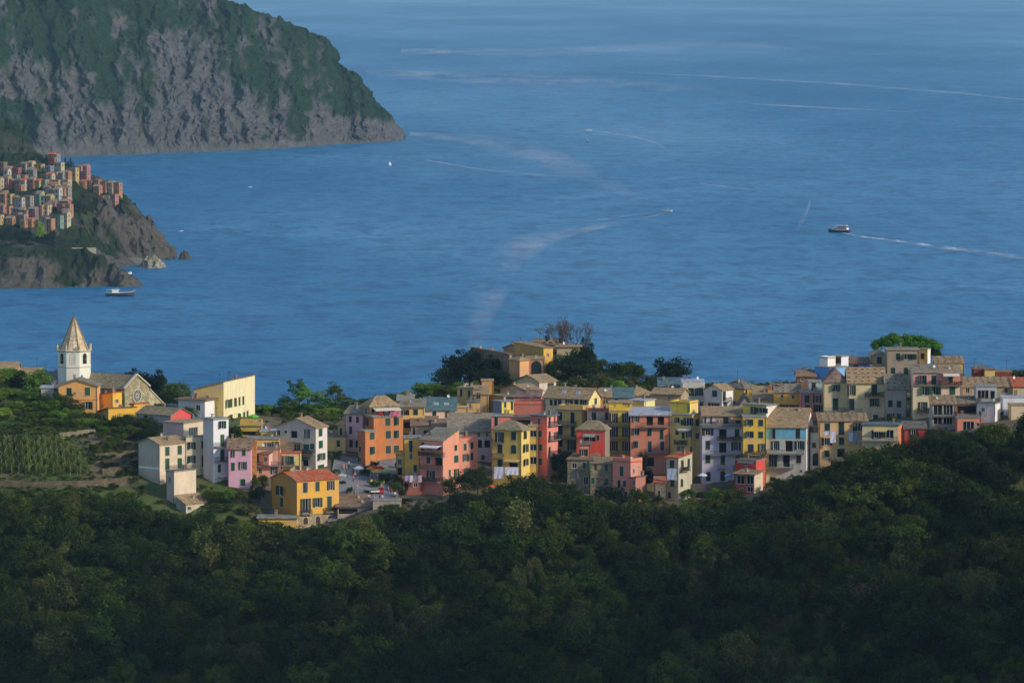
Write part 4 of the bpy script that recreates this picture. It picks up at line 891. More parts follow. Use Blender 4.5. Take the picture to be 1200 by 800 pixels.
H(764, 798, 808, 462.5, 1236, 20, 9, (176, 156, 124), roof='gableR', rh=1.2, rc='tan', ov=.4, win=[(784, 466, 'p', 3, 3)], ch=1, label='brown house with low tan roof beneath the dark round tree')
H(772, 798, 798, 453, 1256, 0, 8, (176, 170, 158), roof='gableR', rh=1.8, rc='teal', ch=1, label='house with blue-green roof at the foot of the dark round tree')
H(785, 811, 822, 487, 1188, 26, 8, (226, 198, 92), colR=(232, 202, 108), roof='flat', rc='slab', ov=.12, sh='g',
  win=[(793.5, 492, 's', 3, 5.5), (799.5, 494.8, 's', 3, 5.5), (807.3, 494, 's', 5.5, 9), (817, 494.8, 's', 4, 7), (793.5, 506.3, 's', 3.2, 5), (800.8, 510, 's', 3, 6.5), (807.5, 508.5, 'o', 5, 8, 't'), (817, 510.3, 's', 4, 5.5), (795, 525.5, 'p', 3, 6), (799.8, 527, 'p', 2.4, 8), (810, 526.5, 's', 2, 6)],
  bal=[(791.5, 806, 519.5, 1.1, 'plants')], label='tall straw yellow house with a balcony of dark flower boxes')
H(785.5, 808, 819, 473, 1191, 26, 6, (244, 206, 40), colR=(248, 216, 80), roof='flat', rc='tan', ov=.1, parap=.3, pb=488, win=[(807, 478, 's', 2, 8, 'y')], dish=1, label='vivid yellow rooftop room on the straw yellow house')
H(780, 795, 812, 537, 1168, 36, 7, (186, 176, 146), colR=(196, 188, 160), roof='shedF', rh=.8, rc='terra', ov=.25, sh='g', win=[(787.5, 543.5, 's', 4.5, 8), (788, 565.5, 's', 4.2, 8.5), (784.5, 580, 'd', 3, 7), (799.5, 543.5, 's', 3, 8), (807, 541.5, 's', 2.4, 8), (799, 565.5, 's', 2.4, 8)], bal=[(796, 806, 552, .8, 'plants')], label='grey-beige house with red tiled lean-to roof beside the lavender house')
H(767, 780, 780, 565.5, 1164, 0, 4, (140, 128, 108), roof='shedF', rh=.9, rc='terra', ov=.2, st=True, win=[(772.3, 579.5, 'd', 3, 9.5, 'n')], label='small stone shed with orange tiled roof and brown door')
H(822, 871, 871, 499, 1182, 0, 8, (206, 194, 208), roof='flat', rc='slab', ov=.25, sh='d',
  win=[(829.5, 506, 'o', 11, 7.5, 'n'), (847, 508.5, 'k', 8, 11), (863.8, 507, 's', 4.8, 8.5, 'g'), (829.5, 521.3, 's', 4.8, 9.5, 'g'), (847, 524.5, 'k', 8, 11), (862.5, 522.5, 'o', 9, 9.5), (829.5, 537.5, 's', 5, 9, 'g'), (847, 538.5, 's', 4.5, 10), (864.3, 541, 's', 4.6, 13), (830, 558, 'a', 4.6, 10), (847, 557.5, 'a', 5, 11)],
  bal=[(840, 869, 515.5, 1.1, 'plants'), (832, 871.5, 532.3, 1.1), (841, 850, 549, .9), (859, 871, 549, .9), (821, 872, 499, 1.0)], label='broad lavender house with five storeys of dark windows')
H(824, 870, 870, 487.5, 1186, 0, 6, (196, 176, 180), roof='shedF', rh=1.5, rc='tan', ov=.45, pb=499.5, win=[(830, 492, 'o', 7, 8), (837, 491.5, 'p', 4, 8), (850.5, 493, 's', 5.5, 10, 'd'), (865, 494.5, 's', 5, 7)], label='set-back top storey with tan roof over the lavender house')
H(799, 826, 826, 448, 1246, 0, 9, (206, 198, 188), roof='flat', rc='white', ov=.05, sh='g', win=[(809.8, 459, 's', 5.5, 8.5), (819, 459, 's', 5, 8.5), (822, 474, 's', 2.5, 6, 't')], dish=1, label='pale grey house with flat white roof beside the dark round tree')
H(826, 846, 860, 457.5, 1240, 36, 9, (208, 202, 196), colR=(242, 238, 232), roof='gableL', rh=1.2, rc='tan', ov=.3, sh='g', win=[(837.5, 461, 's', 5, 7), (836.5, 475.5, 'o', 11, 7), (848.5, 464, 's', 3.6, 10), (850, 476.5, 's', 4, 8, 'b')], bal=[(847, 854.5, 470.5, .9)], label='white house with tan roof lit on its end wall')
H(845, 872, 890, 456.5, 1256, 36, 10, (236, 190, 60), colR=(240, 188, 56), roof='hip', rh=2.1, rc='dark', ov=.4, sh='g', win=[(884.5, 457.5, 's', 3.2, 6), (874.5, 459, 's', 2.4, 5)], ch=1, label='yellow house under a dark hipped roof')
H(862, 886, 886, 481, 1216, 0, 10, (150, 140, 124), roof='gableL', rh=3.4, rc='dark', ov=.3, label='dark steep gable between white and yellow houses')
H(884, 906, 906, 468, 1236, 0, 8, (206, 176, 128), roof='shedF', rh=2.4, rc='tan', label='plain house with sandy sloping roof before the sea')
H(899, 909, 909, 456, 1240, 0, 6, (196, 160, 62), roof='flat', rc='terra', ov=.15, ch=2, win=[(904.5, 463.5, 's', 3.5, 8)], label='slim ochre house with rooftop chimneys')
H(871, 898, 898, 489, 1178, 0, 8, (238, 194, 36), roof='flat', rc='slab', ov=.15, sh='g', win=[(878, 494.8, 's', 5, 7), (891.5, 495.3, 's', 5, 7), (878, 509, 's', 5, 7), (891.5, 509.3, 's', 5, 7), (879.8, 525, 's', 6, 9, 'd'), (892.8, 524, 'o', 7, 8)], bal=[(872, 898.5, 532, 1.1, 'plants')], label='deep yellow house with a plant-filled lower balcony')
H(872, 898, 911, 475.5, 1182, 40, 6, (226, 196, 60), colR=(238, 226, 212), roof='flat', rc='slab', ov=.3, pb=489.5, sh='g', win=[(882.5, 481.5, 'g', 6, 10), (893, 480.8, 's', 7, 5.5)], ch=1, label='yellow top storey with a bright white end wall')
H(863, 886, 898, 540, 1172, 26, 6, (214, 66, 52), colR=(220, 76, 60), roof='flat', rc='slab', ov=.2, rail=True, win=[(873, 542.5, 'g', 5, 4.5), (883, 542.5, 'g', 5, 4.5)], label='red upper room of the glazed veranda house')
H(861, 884, 895, 556.5, 1166, 30, 6, (196, 74, 58), colR=(224, 204, 168), roof='shedF', rh=.5, rc='tan', ov=.45, win=[(868, 562, 'g', 8, 9), (879, 562, 'g', 7, 9), (889, 557.5, 'p', 3, 4), (869, 574.5, 'p', 4, 6), (879, 573, 'g', 6, 6)], label='red framed glazed veranda house at the edge of the woods')
H(898, 945, 956, 501, 1178, 12, 11, (198, 196, 182), colR=(244, 240, 230), roof='gableR', rh=4.0, rc='tan', ov=.3, sh='d',
  win=[(907, 508, 's', 3.2, 11), (935, 507.5, 's', 4.6, 11), (908.5, 521.5, 'o', 8, 9.5, 't'), (924.5, 522.5, 'k', 8, 12), (937, 521.5, 'o', 10, 9.5), (906.5, 539, 's', 5, 14), (921.5, 539.5, 'k', 7, 14), (936, 537, 's', 5, 10), (938.5, 552, 'p', 3, 3)], bal=[(898, 942, 531, 1.1), (898, 930, 547.5, 1.1)], ch=1,
  label='pale house with sky blue top band and broad sandy roof')
# --- right
H(908, 938, 938, 460, 1230, 0, 8, (238, 186, 62), roof='gableR', rh=1.7, rc='grey', ov=.3, dots=True, win=[(916.5, 464.3, 'p', 3, 4), (929.5, 464.8, 'p', 3, 4.5), (918.8, 476.8, 'o', 8, 6, 'd'), (930.5, 477.2, 'o', 9, 6, 'd')], ch=1, label='golden yellow house with mossy roof behind the sandy roof')
H(939, 966, 966, 461, 1222, 0, 8, (232, 118, 112), roof='flat', rc='slab', ov=.2, sh='g', rail=False, win=[(945.8, 467.3, 's', 5.3, 9), (957.5, 467.3, 'o', 8, 9), (946, 477.3, 's', 5.2, 6.5), (959, 478.3, 's', 5.4, 8, 'b')], label='coral pink house between the golden yellow and big beige houses')
H(948, 966, 966, 448, 1228, 0, 6, (176, 186, 176), roof='flat', rc='slab', ov=.15, pb=462, win=[(953.5, 453, 's', 4.5, 9, 'd')], label='grey-green rooftop room over the coral pink house')
H(934, 956, 956, 441, 1246, 0, 6, (146, 108, 84), roof='gableR', rh=1.2, rc='brown', st=True, ch=2, win=[(940, 445, 'p', 3, 3)], label='rough brown brick house with stumpy chimneys before the sea')
H(956, 980, 996, 431.5, 1244, 34, 8, (80, 150, 214), colR=(120, 176, 226), roof='flat', rc='slab', ov=.08, label='sky blue tower house at the back of the village')
H(961, 970, 980, 420, 1247, 40, 4, (240, 236, 226), roof='flat', rc='slab', ov=.1, pb=431.5, parap=.2, label='white stair block on the roof of the blue tower house')
H(971, 986, 995, 418, 1249, 40, 5, (200, 204, 206), colR=(232, 240, 248), roof='flat', rc='slab', ov=.2, pb=431.5, sh='d', win=[(982.5, 422, 's', 5, 7, 'n')], label='white-blue penthouse on the roof of the blue tower house')
H(995, 1022, 1022, 426, 1252, 0, 7, (70, 120, 186), roof='shedF', rh=.9, rc='brown', ov=.3, win=[(1003, 428.5, 'p', 6, 3)], label='low blue shack with brown roof behind the tan dotted roof')
H(966, 994, 994, 448.5, 1216, 0, 9, (214, 192, 144), roof='hip', rh=3.0, rc='mauve', ov=.35, sh='b', win=[(979, 454.3, 's', 5, 7.5), (979, 473.3, 's', 6, 13)], bal=[(967, 990, 482, 1.0)], ch=1, label='beige house with plum brown roof next to the coral pink house')
H(994, 1037, 1037, 448.5, 1214, 0, 9, (222, 200, 152), roof='gableR', rh=3.2, rc='tan', ov=.35, dots=True, sh='g', win=[(998, 457.3, 'o', 8, 11, 'd'), (998, 473.8, 's', 6, 13), (1024.5, 457, 's', 6, 12), (1025, 471.5, 's', 5.5, 9, 'y'), (998, 486.3, 'p', 6, 3), (1026, 489, 's', 5, 6, 't')], bal=[(1013, 1035, 463.5, 1.1, 'plants'), (990, 1010, 483, 1.0)], ch=1, label='big beige house with stone-dotted tan roof')
H(1038, 1062.5, 1062.5, 455.5, 1210, 0, 9, (166, 158, 150), roof='gableR', rh=3.0, rc='grey', ov=.3, dots=True, sh='d', win=[(1050, 460, 'k', 9, 9.5), (1043.3, 472.8, 's', 5, 7.5), (1053.5, 473.3, 's', 5, 7.5, 'g'), (1043.5, 488, 's', 5, 7, 't'), (1053.5, 488, 's', 5, 7, 't')], label='grey house with an open dark loggia beside the big beige house')
H(960, 1016, 1016, 493.5, 1178, 0, 8, (224, 178, 116), roof='shedF', rh=1.1, rc='tan', ov=.35, dots=True, sh='d', win=[(969.5, 500, 's', 5.6, 8), (986, 501, 's', 5.8, 15), (1005.2, 500, 's', 6, 9), (986.2, 516.6, 's', 5, 8, 'g'), (969, 517.3, 'o', 10, 8), (969.3, 531.3, 's', 5, 7, 'g'), (985.5, 530.5, 'k', 8, 9)], ch=1, label='tan house hung with white laundry')
H(950, 960, 960, 507, 1181, 0, 5, (206, 206, 196), roof='flat', rc='slab', ov=.1, rail=True, win=[(954, 521.5, 'p', 4, 6), (956, 538, 'a', 6.5, 14)], label='slim whitish house with a dark arched doorway')
H(1011, 1053, 1059, 498.5, 1172, 12, 7, (232, 204, 154), colR=(232, 136, 60), roof='flat', rc='teal', ov=.3, sh='d', win=[(1027, 508.8, 'o', 9, 9), (1035, 507.5, 's', 5, 9, 'g'), (1042.5, 508.5, 'g', 8, 9)], bal=[(1009, 1052, 515.5, 1.0)], ch=1, label='cream bungalow with an orange end wall over the trees')
H(1060, 1086, 1086, 502.5, 1176, 0, 7, (180, 44, 38), roof='shedF', rh=1.0, rc='dark', ov=.3, sh='d', win=[(1070.5, 507, 'o', 9, 6.5)], label='dark red cottage with grey slate roof over the trees')
H(1070, 1103, 1103, 437.5, 1206, 0, 8, (226, 204, 158), roof='shedF', rh=1.3, rc='grey', ov=.25, sh='g', win=[(1080.5, 445, 's', 5, 10), (1094.3, 445, 's', 5, 10), (1083.5, 458, 's', 5.6, 9, 'b'), (1096.5, 457.8, 's', 5.4, 9, 'b'), (1081.5, 475.3, 'o', 9, 8.5, 'g'), (1084, 489.5, 'k', 9, 9)], bal=[(1070, 1104, 451, .5), (1074, 1090, 482.5, .8, 'plants')], label='tall straw coloured house with a pink upper band')
H(1103, 1127, 1127, 438, 1205.5, 0, 8, (240, 200, 168), roof='shedF', rh=1.4, rc='tan', ov=.25, sh='g', win=[(1114, 443, 's', 4.5, 10, 'd'), (1116, 457.5, 's', 5.8, 9, 'b')], bal=[(1102, 1127.5, 451, .9, 'plants')], label='peach house with a potted balcony beside the tall straw coloured house')
H(1021, 1040, 1040, 416, 1252, 0, 7, (180, 160, 124), roof='hip', rh=.8, rc='grey', ov=.25, sh='d', win=[(1030.5, 422, 's', 5, 7.5), (1030.5, 435.3, 's', 5, 5.5)], label='olive stone-coloured house with shallow hipped roof below the umbrella pine')
H(1040, 1077, 1077, 410.5, 1246, 0, 8, (160, 144, 124), roof='flat', rc='grey', ov=.25, sh='g', win=[(1052.3, 417.8, 's', 5, 7.5), (1063, 418, 's', 6.4, 6.5), (1071, 418, 's', 6, 6.5), (1046.5, 435, 's', 5, 8.5), (1061.5, 435, 's', 5, 8.5)], label='large grey-brown house directly under the umbrella pine')
H(1077, 1087, 1091, 409.5, 1250, 30, 5, (236, 190, 60), colR=(244, 240, 226), roof='flat', rc='slab', ov=.1, pb=426, win=[(1081.3, 417.3, 's', 3.6, 6.5, 'g')], label='small yellow corner room with white edge under the umbrella pine')
H(1096, 1130, 1130, 426, 1238, 0, 7, (214, 180, 96), roof='shedF', rh=1.1, rc='tan', ov=.2, dots=True, label='ochre house with stone-dotted roof behind the peach house')
H(1127, 1187, 1187, 453.5, 1212, 0, 8, (172, 152, 122), roof='shedF', rh=1.6, rc='tan', ov=.3, dots=True, win=[(1134, 457.5, 'p', 4, 6), (1179, 457.3, 'p', 4, 5.5)], label='long low stone-coloured house with a dotted tan roof')
H(1187, 1212, 1212, 453.5, 1211, 0, 8, (214, 192, 140), roof='shedF', rh=1.5, rc='terra', ov=.3, label='cream house with a fresh orange tiled roof')
H(1092, 1120, 1120, 473.5, 1186, 0, 7, (160, 158, 156), roof='shedF', rh=1.3, rc='tan', ov=.35, dots=True, sh='d', win=[(1099, 480.3, 'g', 9, 11), (1111, 480.3, 'g', 10, 11, 't'), (1099, 493, 'g', 9, 8), (1111, 493, 'g', 10, 8)], bal=[(1092, 1120.5, 487, .8)], label='grey house with two floors of tall glazing')
H(1120, 1147, 1147, 473.5, 1191, 0, 6, (150, 92, 74), roof='shedF', rh=1.2, rc='grey', ov=.3, dots=True, win=[(1133, 480, 'k', 20, 8)], label='brick-red loggia house with grey stone roof')
H(1121, 1150, 1150, 489.5, 1182, 0, 6, (230, 136, 106), roof='flat', rc='slab', ov=.2, rail=True, sh='g', win=[(1135, 499, 'g', 12, 10), (1146, 497, 'p', 3, 3.5)], label='salmon house with a green framed glass door and terrace above')
H(1145, 1166, 1174, 473, 1188, 25, 6, (228, 228, 230), colR=(240, 238, 236), roof='flat', rc='slab', ov=.3, rail=True, sh='b', win=[(1161, 481.5, 'd', 8.5, 12, 'b'), (1152, 480, 'p', 3, 4)], label='white house with a large green garage-like door')
H(1144, 1168, 1168, 453.5, 1193, 0, 6, (176, 184, 194), roof='flat', rc='slab', ov=.15, pb=473.5, win=[(1152, 462, 'g', 12, 9), (1163, 463, 'g', 5, 10, 't')], label='grey-blue glazed sun room over the white house')
H(1174, 1215, 1215, 466, 1196, 0, 6, (222, 226, 238), roof='flat', rc='white', ov=.1, label='plain bluish white house beside the tree tops')
H(1184, 1215, 1215, 475.5, 1188, 0, 6, (236, 206, 158), roof='flat', rc='tan', ov=.1, label='low peach walled house beside the tree tops')
H(1141, 1155, 1155, 433, 1236, 0, 6, (150, 60, 50), roof='flat', rc='mauve', ov=.15, label='dark red hut by the garden terrace before the sea')
H(1154, 1166, 1166, 433.5, 1234, 0, 5, (222, 192, 108), roof='flat', rc='mauve', ov=.2, label='small yellow hut by the garden terrace before the sea')
H(1167, 1186, 1186, 436, 1238, 0, 5, (132, 60, 54), roof='flat', rc='brown', ov=.1, label='low maroon shed next to the seaside tree')
# amber house in front, with stone ground floor
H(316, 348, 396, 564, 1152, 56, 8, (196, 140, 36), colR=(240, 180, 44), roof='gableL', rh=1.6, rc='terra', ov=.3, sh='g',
  win=[(329.5, 574.5, 's', 4.6, 10.5), (330.3, 588, 's', 3.4, 10.5), (357.8, 571, 's', 4.6, 11), (372, 569.7, 's', 4.2, 10.5), (387.5, 568.5, 'o', 7, 10.5, 'd'), (358, 592.5, 'o', 10, 16, 'd'), (372, 588.5, 'o', 9.5, 10.5), (386, 589, 's', 4.6, 14.5), (358, 610, 'a', 4.5, 8, 'n'), (372.5, 608.5, 'a', 4.5, 8, 'n'), (386.5, 608, 'a', 4.5, 8, 'n')],
  bal=[(352, 364, 602, 1.0), (380, 394, 599.5, 1.0, 'plants')], ch=1, label='amber yellow house with terracotta roof at the edge of the woods')
H(303, 348, 348, 607, 1148, 0, 6, (236, 190, 50), roof='flat', rc='slab', ov=.5, label='low yellow annex with flat concrete roof by the amber house')
H(395, 437, 437, 594, 1156, 0, 9, (186, 160, 134), roof='shedF', rh=1.9, rc='brown', ov=.4, win=[(408, 599, 'k', 20, 6)], label='low canteen with brown sloping roof beside the amber house')
H(437, 470, 470, 587, 1154, 0, 5, (172, 156, 134), roof='flat', rc='slab', ov=.1, win=[(466, 595, 's', 4, 9, 'g')], label='low retaining building under the edge of the square')
# stone ground floor apron and sky blue band are painted coats of their own houses
def coat(root, face, z0, z1, m, name, t=.03):
    """a thin coat of render or stone facing over part of one wall, leaving the openings free"""
    wl = [c for c in root.children if c.name.startswith('wall')][0].data
    L = -min(v.co.x for v in wl.vertices); R = max(v.co.y for v in wl.vertices)
    op = []
    for c in root.children:
        if not c.name.startswith(('window', 'door', 'loggia')): continue
        onL = abs(c.rotation_euler.z) < .1
        if onL != (face == 'L'): continue
        u = c.location.x if onL else c.location.y; bb = [Vector(q) for q in c.bound_box]; hw = max(q.x for q in bb); hh = max(q.z for q in bb)
        op.append((u - hw, u + hw, c.location.z - hh, c.location.z + hh))
    lo, hi = (-L, 0) if face == 'L' else (0, R)
    us = sorted({lo, hi, *[min(max(x, lo), hi) for o in op for x in o[:2]]}); vs = sorted({z0, z1, *[min(max(x, z0), z1) for o in op for x in o[2:]]})
    b = MB()
    for a0, a1 in zip(us, us[1:]):
        for c0, c1 in zip(vs, vs[1:]):
            mu, mv = (a0 + a1) / 2, (c0 + c1) / 2
            if a1 - a0 < .01 or c1 - c0 < .01 or any(o[0] < mu < o[1] and o[2] < mv < o[3] for o in op): continue
            if face == 'L': b.box(a0, a1, -t, -.004, c0, c1, m)
            else: b.box(.004, t, a0, a1, c0, c1, m)
    return b.build(name, root)
def find(txt): return [h[-1] for h in HOUSES if txt in h[-1]['label']][0]
def zpx(root, px, py):                         # height above the base of a house at a photo row
    return at(px, py, root.location.y).z - root.location.z
r = find('amber yellow house'); coat(r, 'R', 0.2, zpx(r, 348, 603), stone((176, 158, 128)), 'stone_facing')
r = find('sky blue top band'); coat(r, 'L', zpx(r, 945, 514.5), zpx(r, 945, 501.5), plaster((112, 190, 214)), 'painted_band')
r = find('mustard house'); coat(r, 'L', 0.2, zpx(r, 406, 528), stone((140, 132, 120)), 'stone_facing')
r = find('pink upper band'); coat(r, 'L', zpx(r, 1103, 450.5), zpx(r, 1103, 438), plaster((232, 152, 140)), 'painted_band')
r = find('potted balcony beside'); coat(r, 'L', zpx(r, 1127, 450.5), zpx(r, 1127, 438.3), plaster((234, 146, 128)), 'painted_band')
r = find('broad lavender'); coat(r, 'L', 0.2, zpx(r, 871, 566), stone((140, 134, 128)), 'stone_facing')
r = find('big orange house'); coat(r, 'R', 0.2, zpx(r, 438, 540), stone((130, 116, 104)), 'stone_facing')
r = find('edge of the woods') ; coat(r, 'L', zpx(r, 187, 550), zpx(r, 187, 548), plaster((226, 226, 224)), 'painted_band')
# ------------------------------------------------------------------ church
def church():
    st = (176, 164, 126)
    O = at(146, 456, 1250); s = scale_at(O)
    r = house(92, 146, 172, 456, 1250, 36, 12, st, colR=(190, 178, 140), roof='gableR', rh=3.0, rc='olive', ov=.3, st=False, name='church', cat='church', win=[(130, 460.5, 'p', 3, 4), (118, 458, 'p', 2, 3)],
              label='grey stone church with rose window and gabled front')
    wl = [c for c in r.children if c.name.startswith('wall')][0]; wl.data.materials.clear(); wl.data.materials.append(stone(st, 1.1)); wl.data.materials.append(stone((198, 186, 150), 1.1))
    R = max(v.co.y for v in wl.data.vertices); zt = zpx(r, 146, 456)
    # raised coping of the facade, side aisle, rose window
    b = MB(); k = 3.0 / (R / 2); cm = plain('pale_coping', (206, 196, 170), .9)
    for a0, a1, y0, y1 in ((0, 1, -.3, R / 2), (1, 0, R / 2, R + .3)):
        z0 = zt + 3.0 - abs(y0 - R / 2) * k; z1 = zt + 3.0 - abs(y1 - R / 2) * k
        b.prism([(-.4, y0, z0 + .25), (.3, y0, z0 + .25), (.3, y1, z1 + .25), (-.4, y1, z1 + .25)], .35, cm)
    b.build('coping', r)
    b = MB(); am = stone((198, 186, 150), 1.1); y1 = R + 5.2
    b.poly([(0, R, 0), (0, y1, 0), (0, y1, zt - 4.4), (0, R, zt - .6)], am); b.poly([(0, y1, 0), (-10, y1, 0), (-10, y1, zt - 4.4), (0, y1, zt - 4.4)], am)
    b.prism([(-10, R, zt - .6), (.3, R, zt - .6), (.3, y1 + .4, zt - 4.7), (-10, y1 + .4, zt - 4.7)], .3, cm)
    b.build('side_aisle', r)
    b = MB(); zc = zpx(r, 159, 465) ; yc = R / 2
    for r0, r1, x, m in ((0, 1.45, .06, M['dark']),):
        n = 20; b.poly([(x, yc + r1 * math.cos(2 * math.pi * i / n), zc + r1 * math.sin(2 * math.pi * i / n)) for i in range(n)], m)
    def ring(r0, r1, x0, x1, m, n=20):
        for i in range(n):
            a, c = 2 * math.pi * i / n, 2 * math.pi * (i + 1) / n
            P = lambda rr, t, x: (x, yc + rr * math.cos(t), zc + rr * math.sin(t))
            b.poly([P(r0, a, x1), P(r1, a, x1), P(r1, c, x1), P(r0, c, x1)], m); b.poly([P(r1, a, x0), P(r1, c, x0), P(r1, c, x1), P(r1, a, x1)], m); b.poly([P(r0, a, x0), P(r0, c, x0), P(r0, c, x1), P(r0, a, x1)], m)
    rw = plain('rose_tracery', (196, 186, 160), .9); ring(1.45, 1.8, .0, .2, rw); ring(.25, .5, .06, .18, rw)
    for i in range(12):
        t = 2 * math.pi * i / 12; c_, s_ = math.cos(t), math.sin(t); w_ = .07
        b.poly([(.14, yc + .5 * c_ - w_ * s_, zc + .5 * s_ + w_ * c_), (.14, yc + .5 * c_ + w_ * s_, zc + .5 * s_ - w_ * c_), (.14, yc + 1.46 * c_ + w_ * s_, zc + 1.46 * s_ - w_ * c_), (.14, yc + 1.46 * c_ - w_ * s_, zc + 1.46 * s_ + w_ * c_)], M['white'])
    b.build('rose_window', r)
    # tower
    Yt = 1262; c = at(87, 410, Yt); s = scale_at(c); zb = terz(c.x, c.y) - 1.0; zc = c.z - zb
    t = empty('bell_tower', (c.x, c.y, zb)); tag(t, 'white octagonal bell tower with pointed stone spire', 'bell tower')
    Rr = 18.6 / s / math.cos(math.pi / 8); wm = plaster((232, 226, 206)); sm = stone((226, 204, 164), 1.4)
    rot = math.pi / 8
    b = MB(); b.lathe([(Rr, 0), (Rr, zc)], wm, 8, rot=rot); b.build('drum', t)
    b = MB(); b.lathe([(Rr + .02, zc - .35), (Rr + .35, zc - .1), (Rr + .35, zc + .15), (Rr * .9, zc + .18)], plain('pale_coping', (206, 196, 170), .9), 8, rot=rot); b.build('cornice', t)
    zs = zpx_at(87, 429, Yt) - zb
    b = MB(); b.lathe([(Rr + .01, zs - .15), (Rr + .12, zs - .1), (Rr + .12, zs + .1), (Rr + .01, zs + .15)], plain('pale_coping', (206, 196, 170), .9), 8, rot=rot, cap=False); b.build('string_course', t)
    za = zpx_at(87, 371, Yt) - zb; Rs = 15.8 / s / math.cos(math.pi / 8)
    b = MB(); b.lathe([(Rs, zc + .18), (.18, za)], sm, 8, rot=rot); sp = b.build('spire', t)
    b = MB()
    for i in range(8):
        a = rot + i * math.pi / 4; b.tube([(Rs * math.cos(a), Rs * math.sin(a), zc + .2), (.2 * math.cos(a), .2 * math.sin(a), za)], [.16, .1], plain('rib_stone', (150, 118, 88), .9), 5)
    b.tube([(0, 0, za - .2), (0, 0, za + 1.0)], [.12, .05], M['iron'], 5); b.build('ribs', sp)
    for i in range(8):
        a = rot + i * math.pi / 4
        b = MB(); b.lathe([(.22, zc + .15), (.22, zc + .8), (.3, zc + .9), (.04, zc + 1.6)], sm, 6, ((Rr + .05) * math.cos(a), (Rr + .05) * math.sin(a))); b.build('pinnacle', t)
    ap = Rr * math.cos(math.pi / 8)
    for i in range(8):                                       # one belfry arch per side, in the camera's three faces: arch, blind arch, arch
        a = -math.pi / 2 + (i) * math.pi / 4; blind = (i % 2 == 0)
        e = empty('belfry_arch', (ap * math.cos(a), ap * math.sin(a), zpx_at(87, 419, Yt) - zb), a + math.pi / 2, t)
        b = MB(); w_, h_ = (.62, 2.6) if not blind else (.6, 3.0)
        n = 10; pts = [(-w_, -.02, -h_ / 2), (w_, -.02, -h_ / 2)] + [(w_ * math.cos(math.pi * k / n), -.02, h_ / 2 - w_ + w_ * math.sin(math.pi * k / n)) for k in range(n + 1)]
        b.poly(pts, M['dark'] if not blind else plaster((206, 200, 180)))
        out = [(-w_, -h_ / 2)] + [(-w_ * math.cos(math.pi * k / n), h_ / 2 - w_ + w_ * math.sin(math.pi * k / n)) for k in range(n + 1)] + [(w_, -h_ / 2)]
        for p, q in zip(out, out[1:]):
            f = 1.16; P = lambda u, g: (u[0] * g, u[1] if u[1] < h_ / 2 - w_ else (h_ / 2 - w_) + (u[1] - h_ / 2 + w_) * g)
            b.poly([(P(p, 1)[0], -.1, P(p, 1)[1]), (P(q, 1)[0], -.1, P(q, 1)[1]), (P(q, f)[0], -.1, P(q, f)[1]), (P(p, f)[0], -.1, P(p, f)[1])], wm)
            b.poly([(P(p, 1)[0], -.1, P(p, 1)[1]), (P(q, 1)[0], -.1, P(q, 1)[1]), (P(q, 1)[0], 0, P(q, 1)[1]), (P(p, 1)[0], 0, P(p, 1)[1])], wm)
        b.build('arch', e)
        if not blind:
            b = MB(); b.lathe([(.05, .5), (.16, .45), (.24, .1), (.34, -.35), (.3, -.37)], plain('bronze', (96, 88, 60), .4, .8), 10, (0, -.2)); b.build('bell', e, (0, 0, -.2))
def zpx_at(px, py, Y): return at(px, py, Y).z
church()

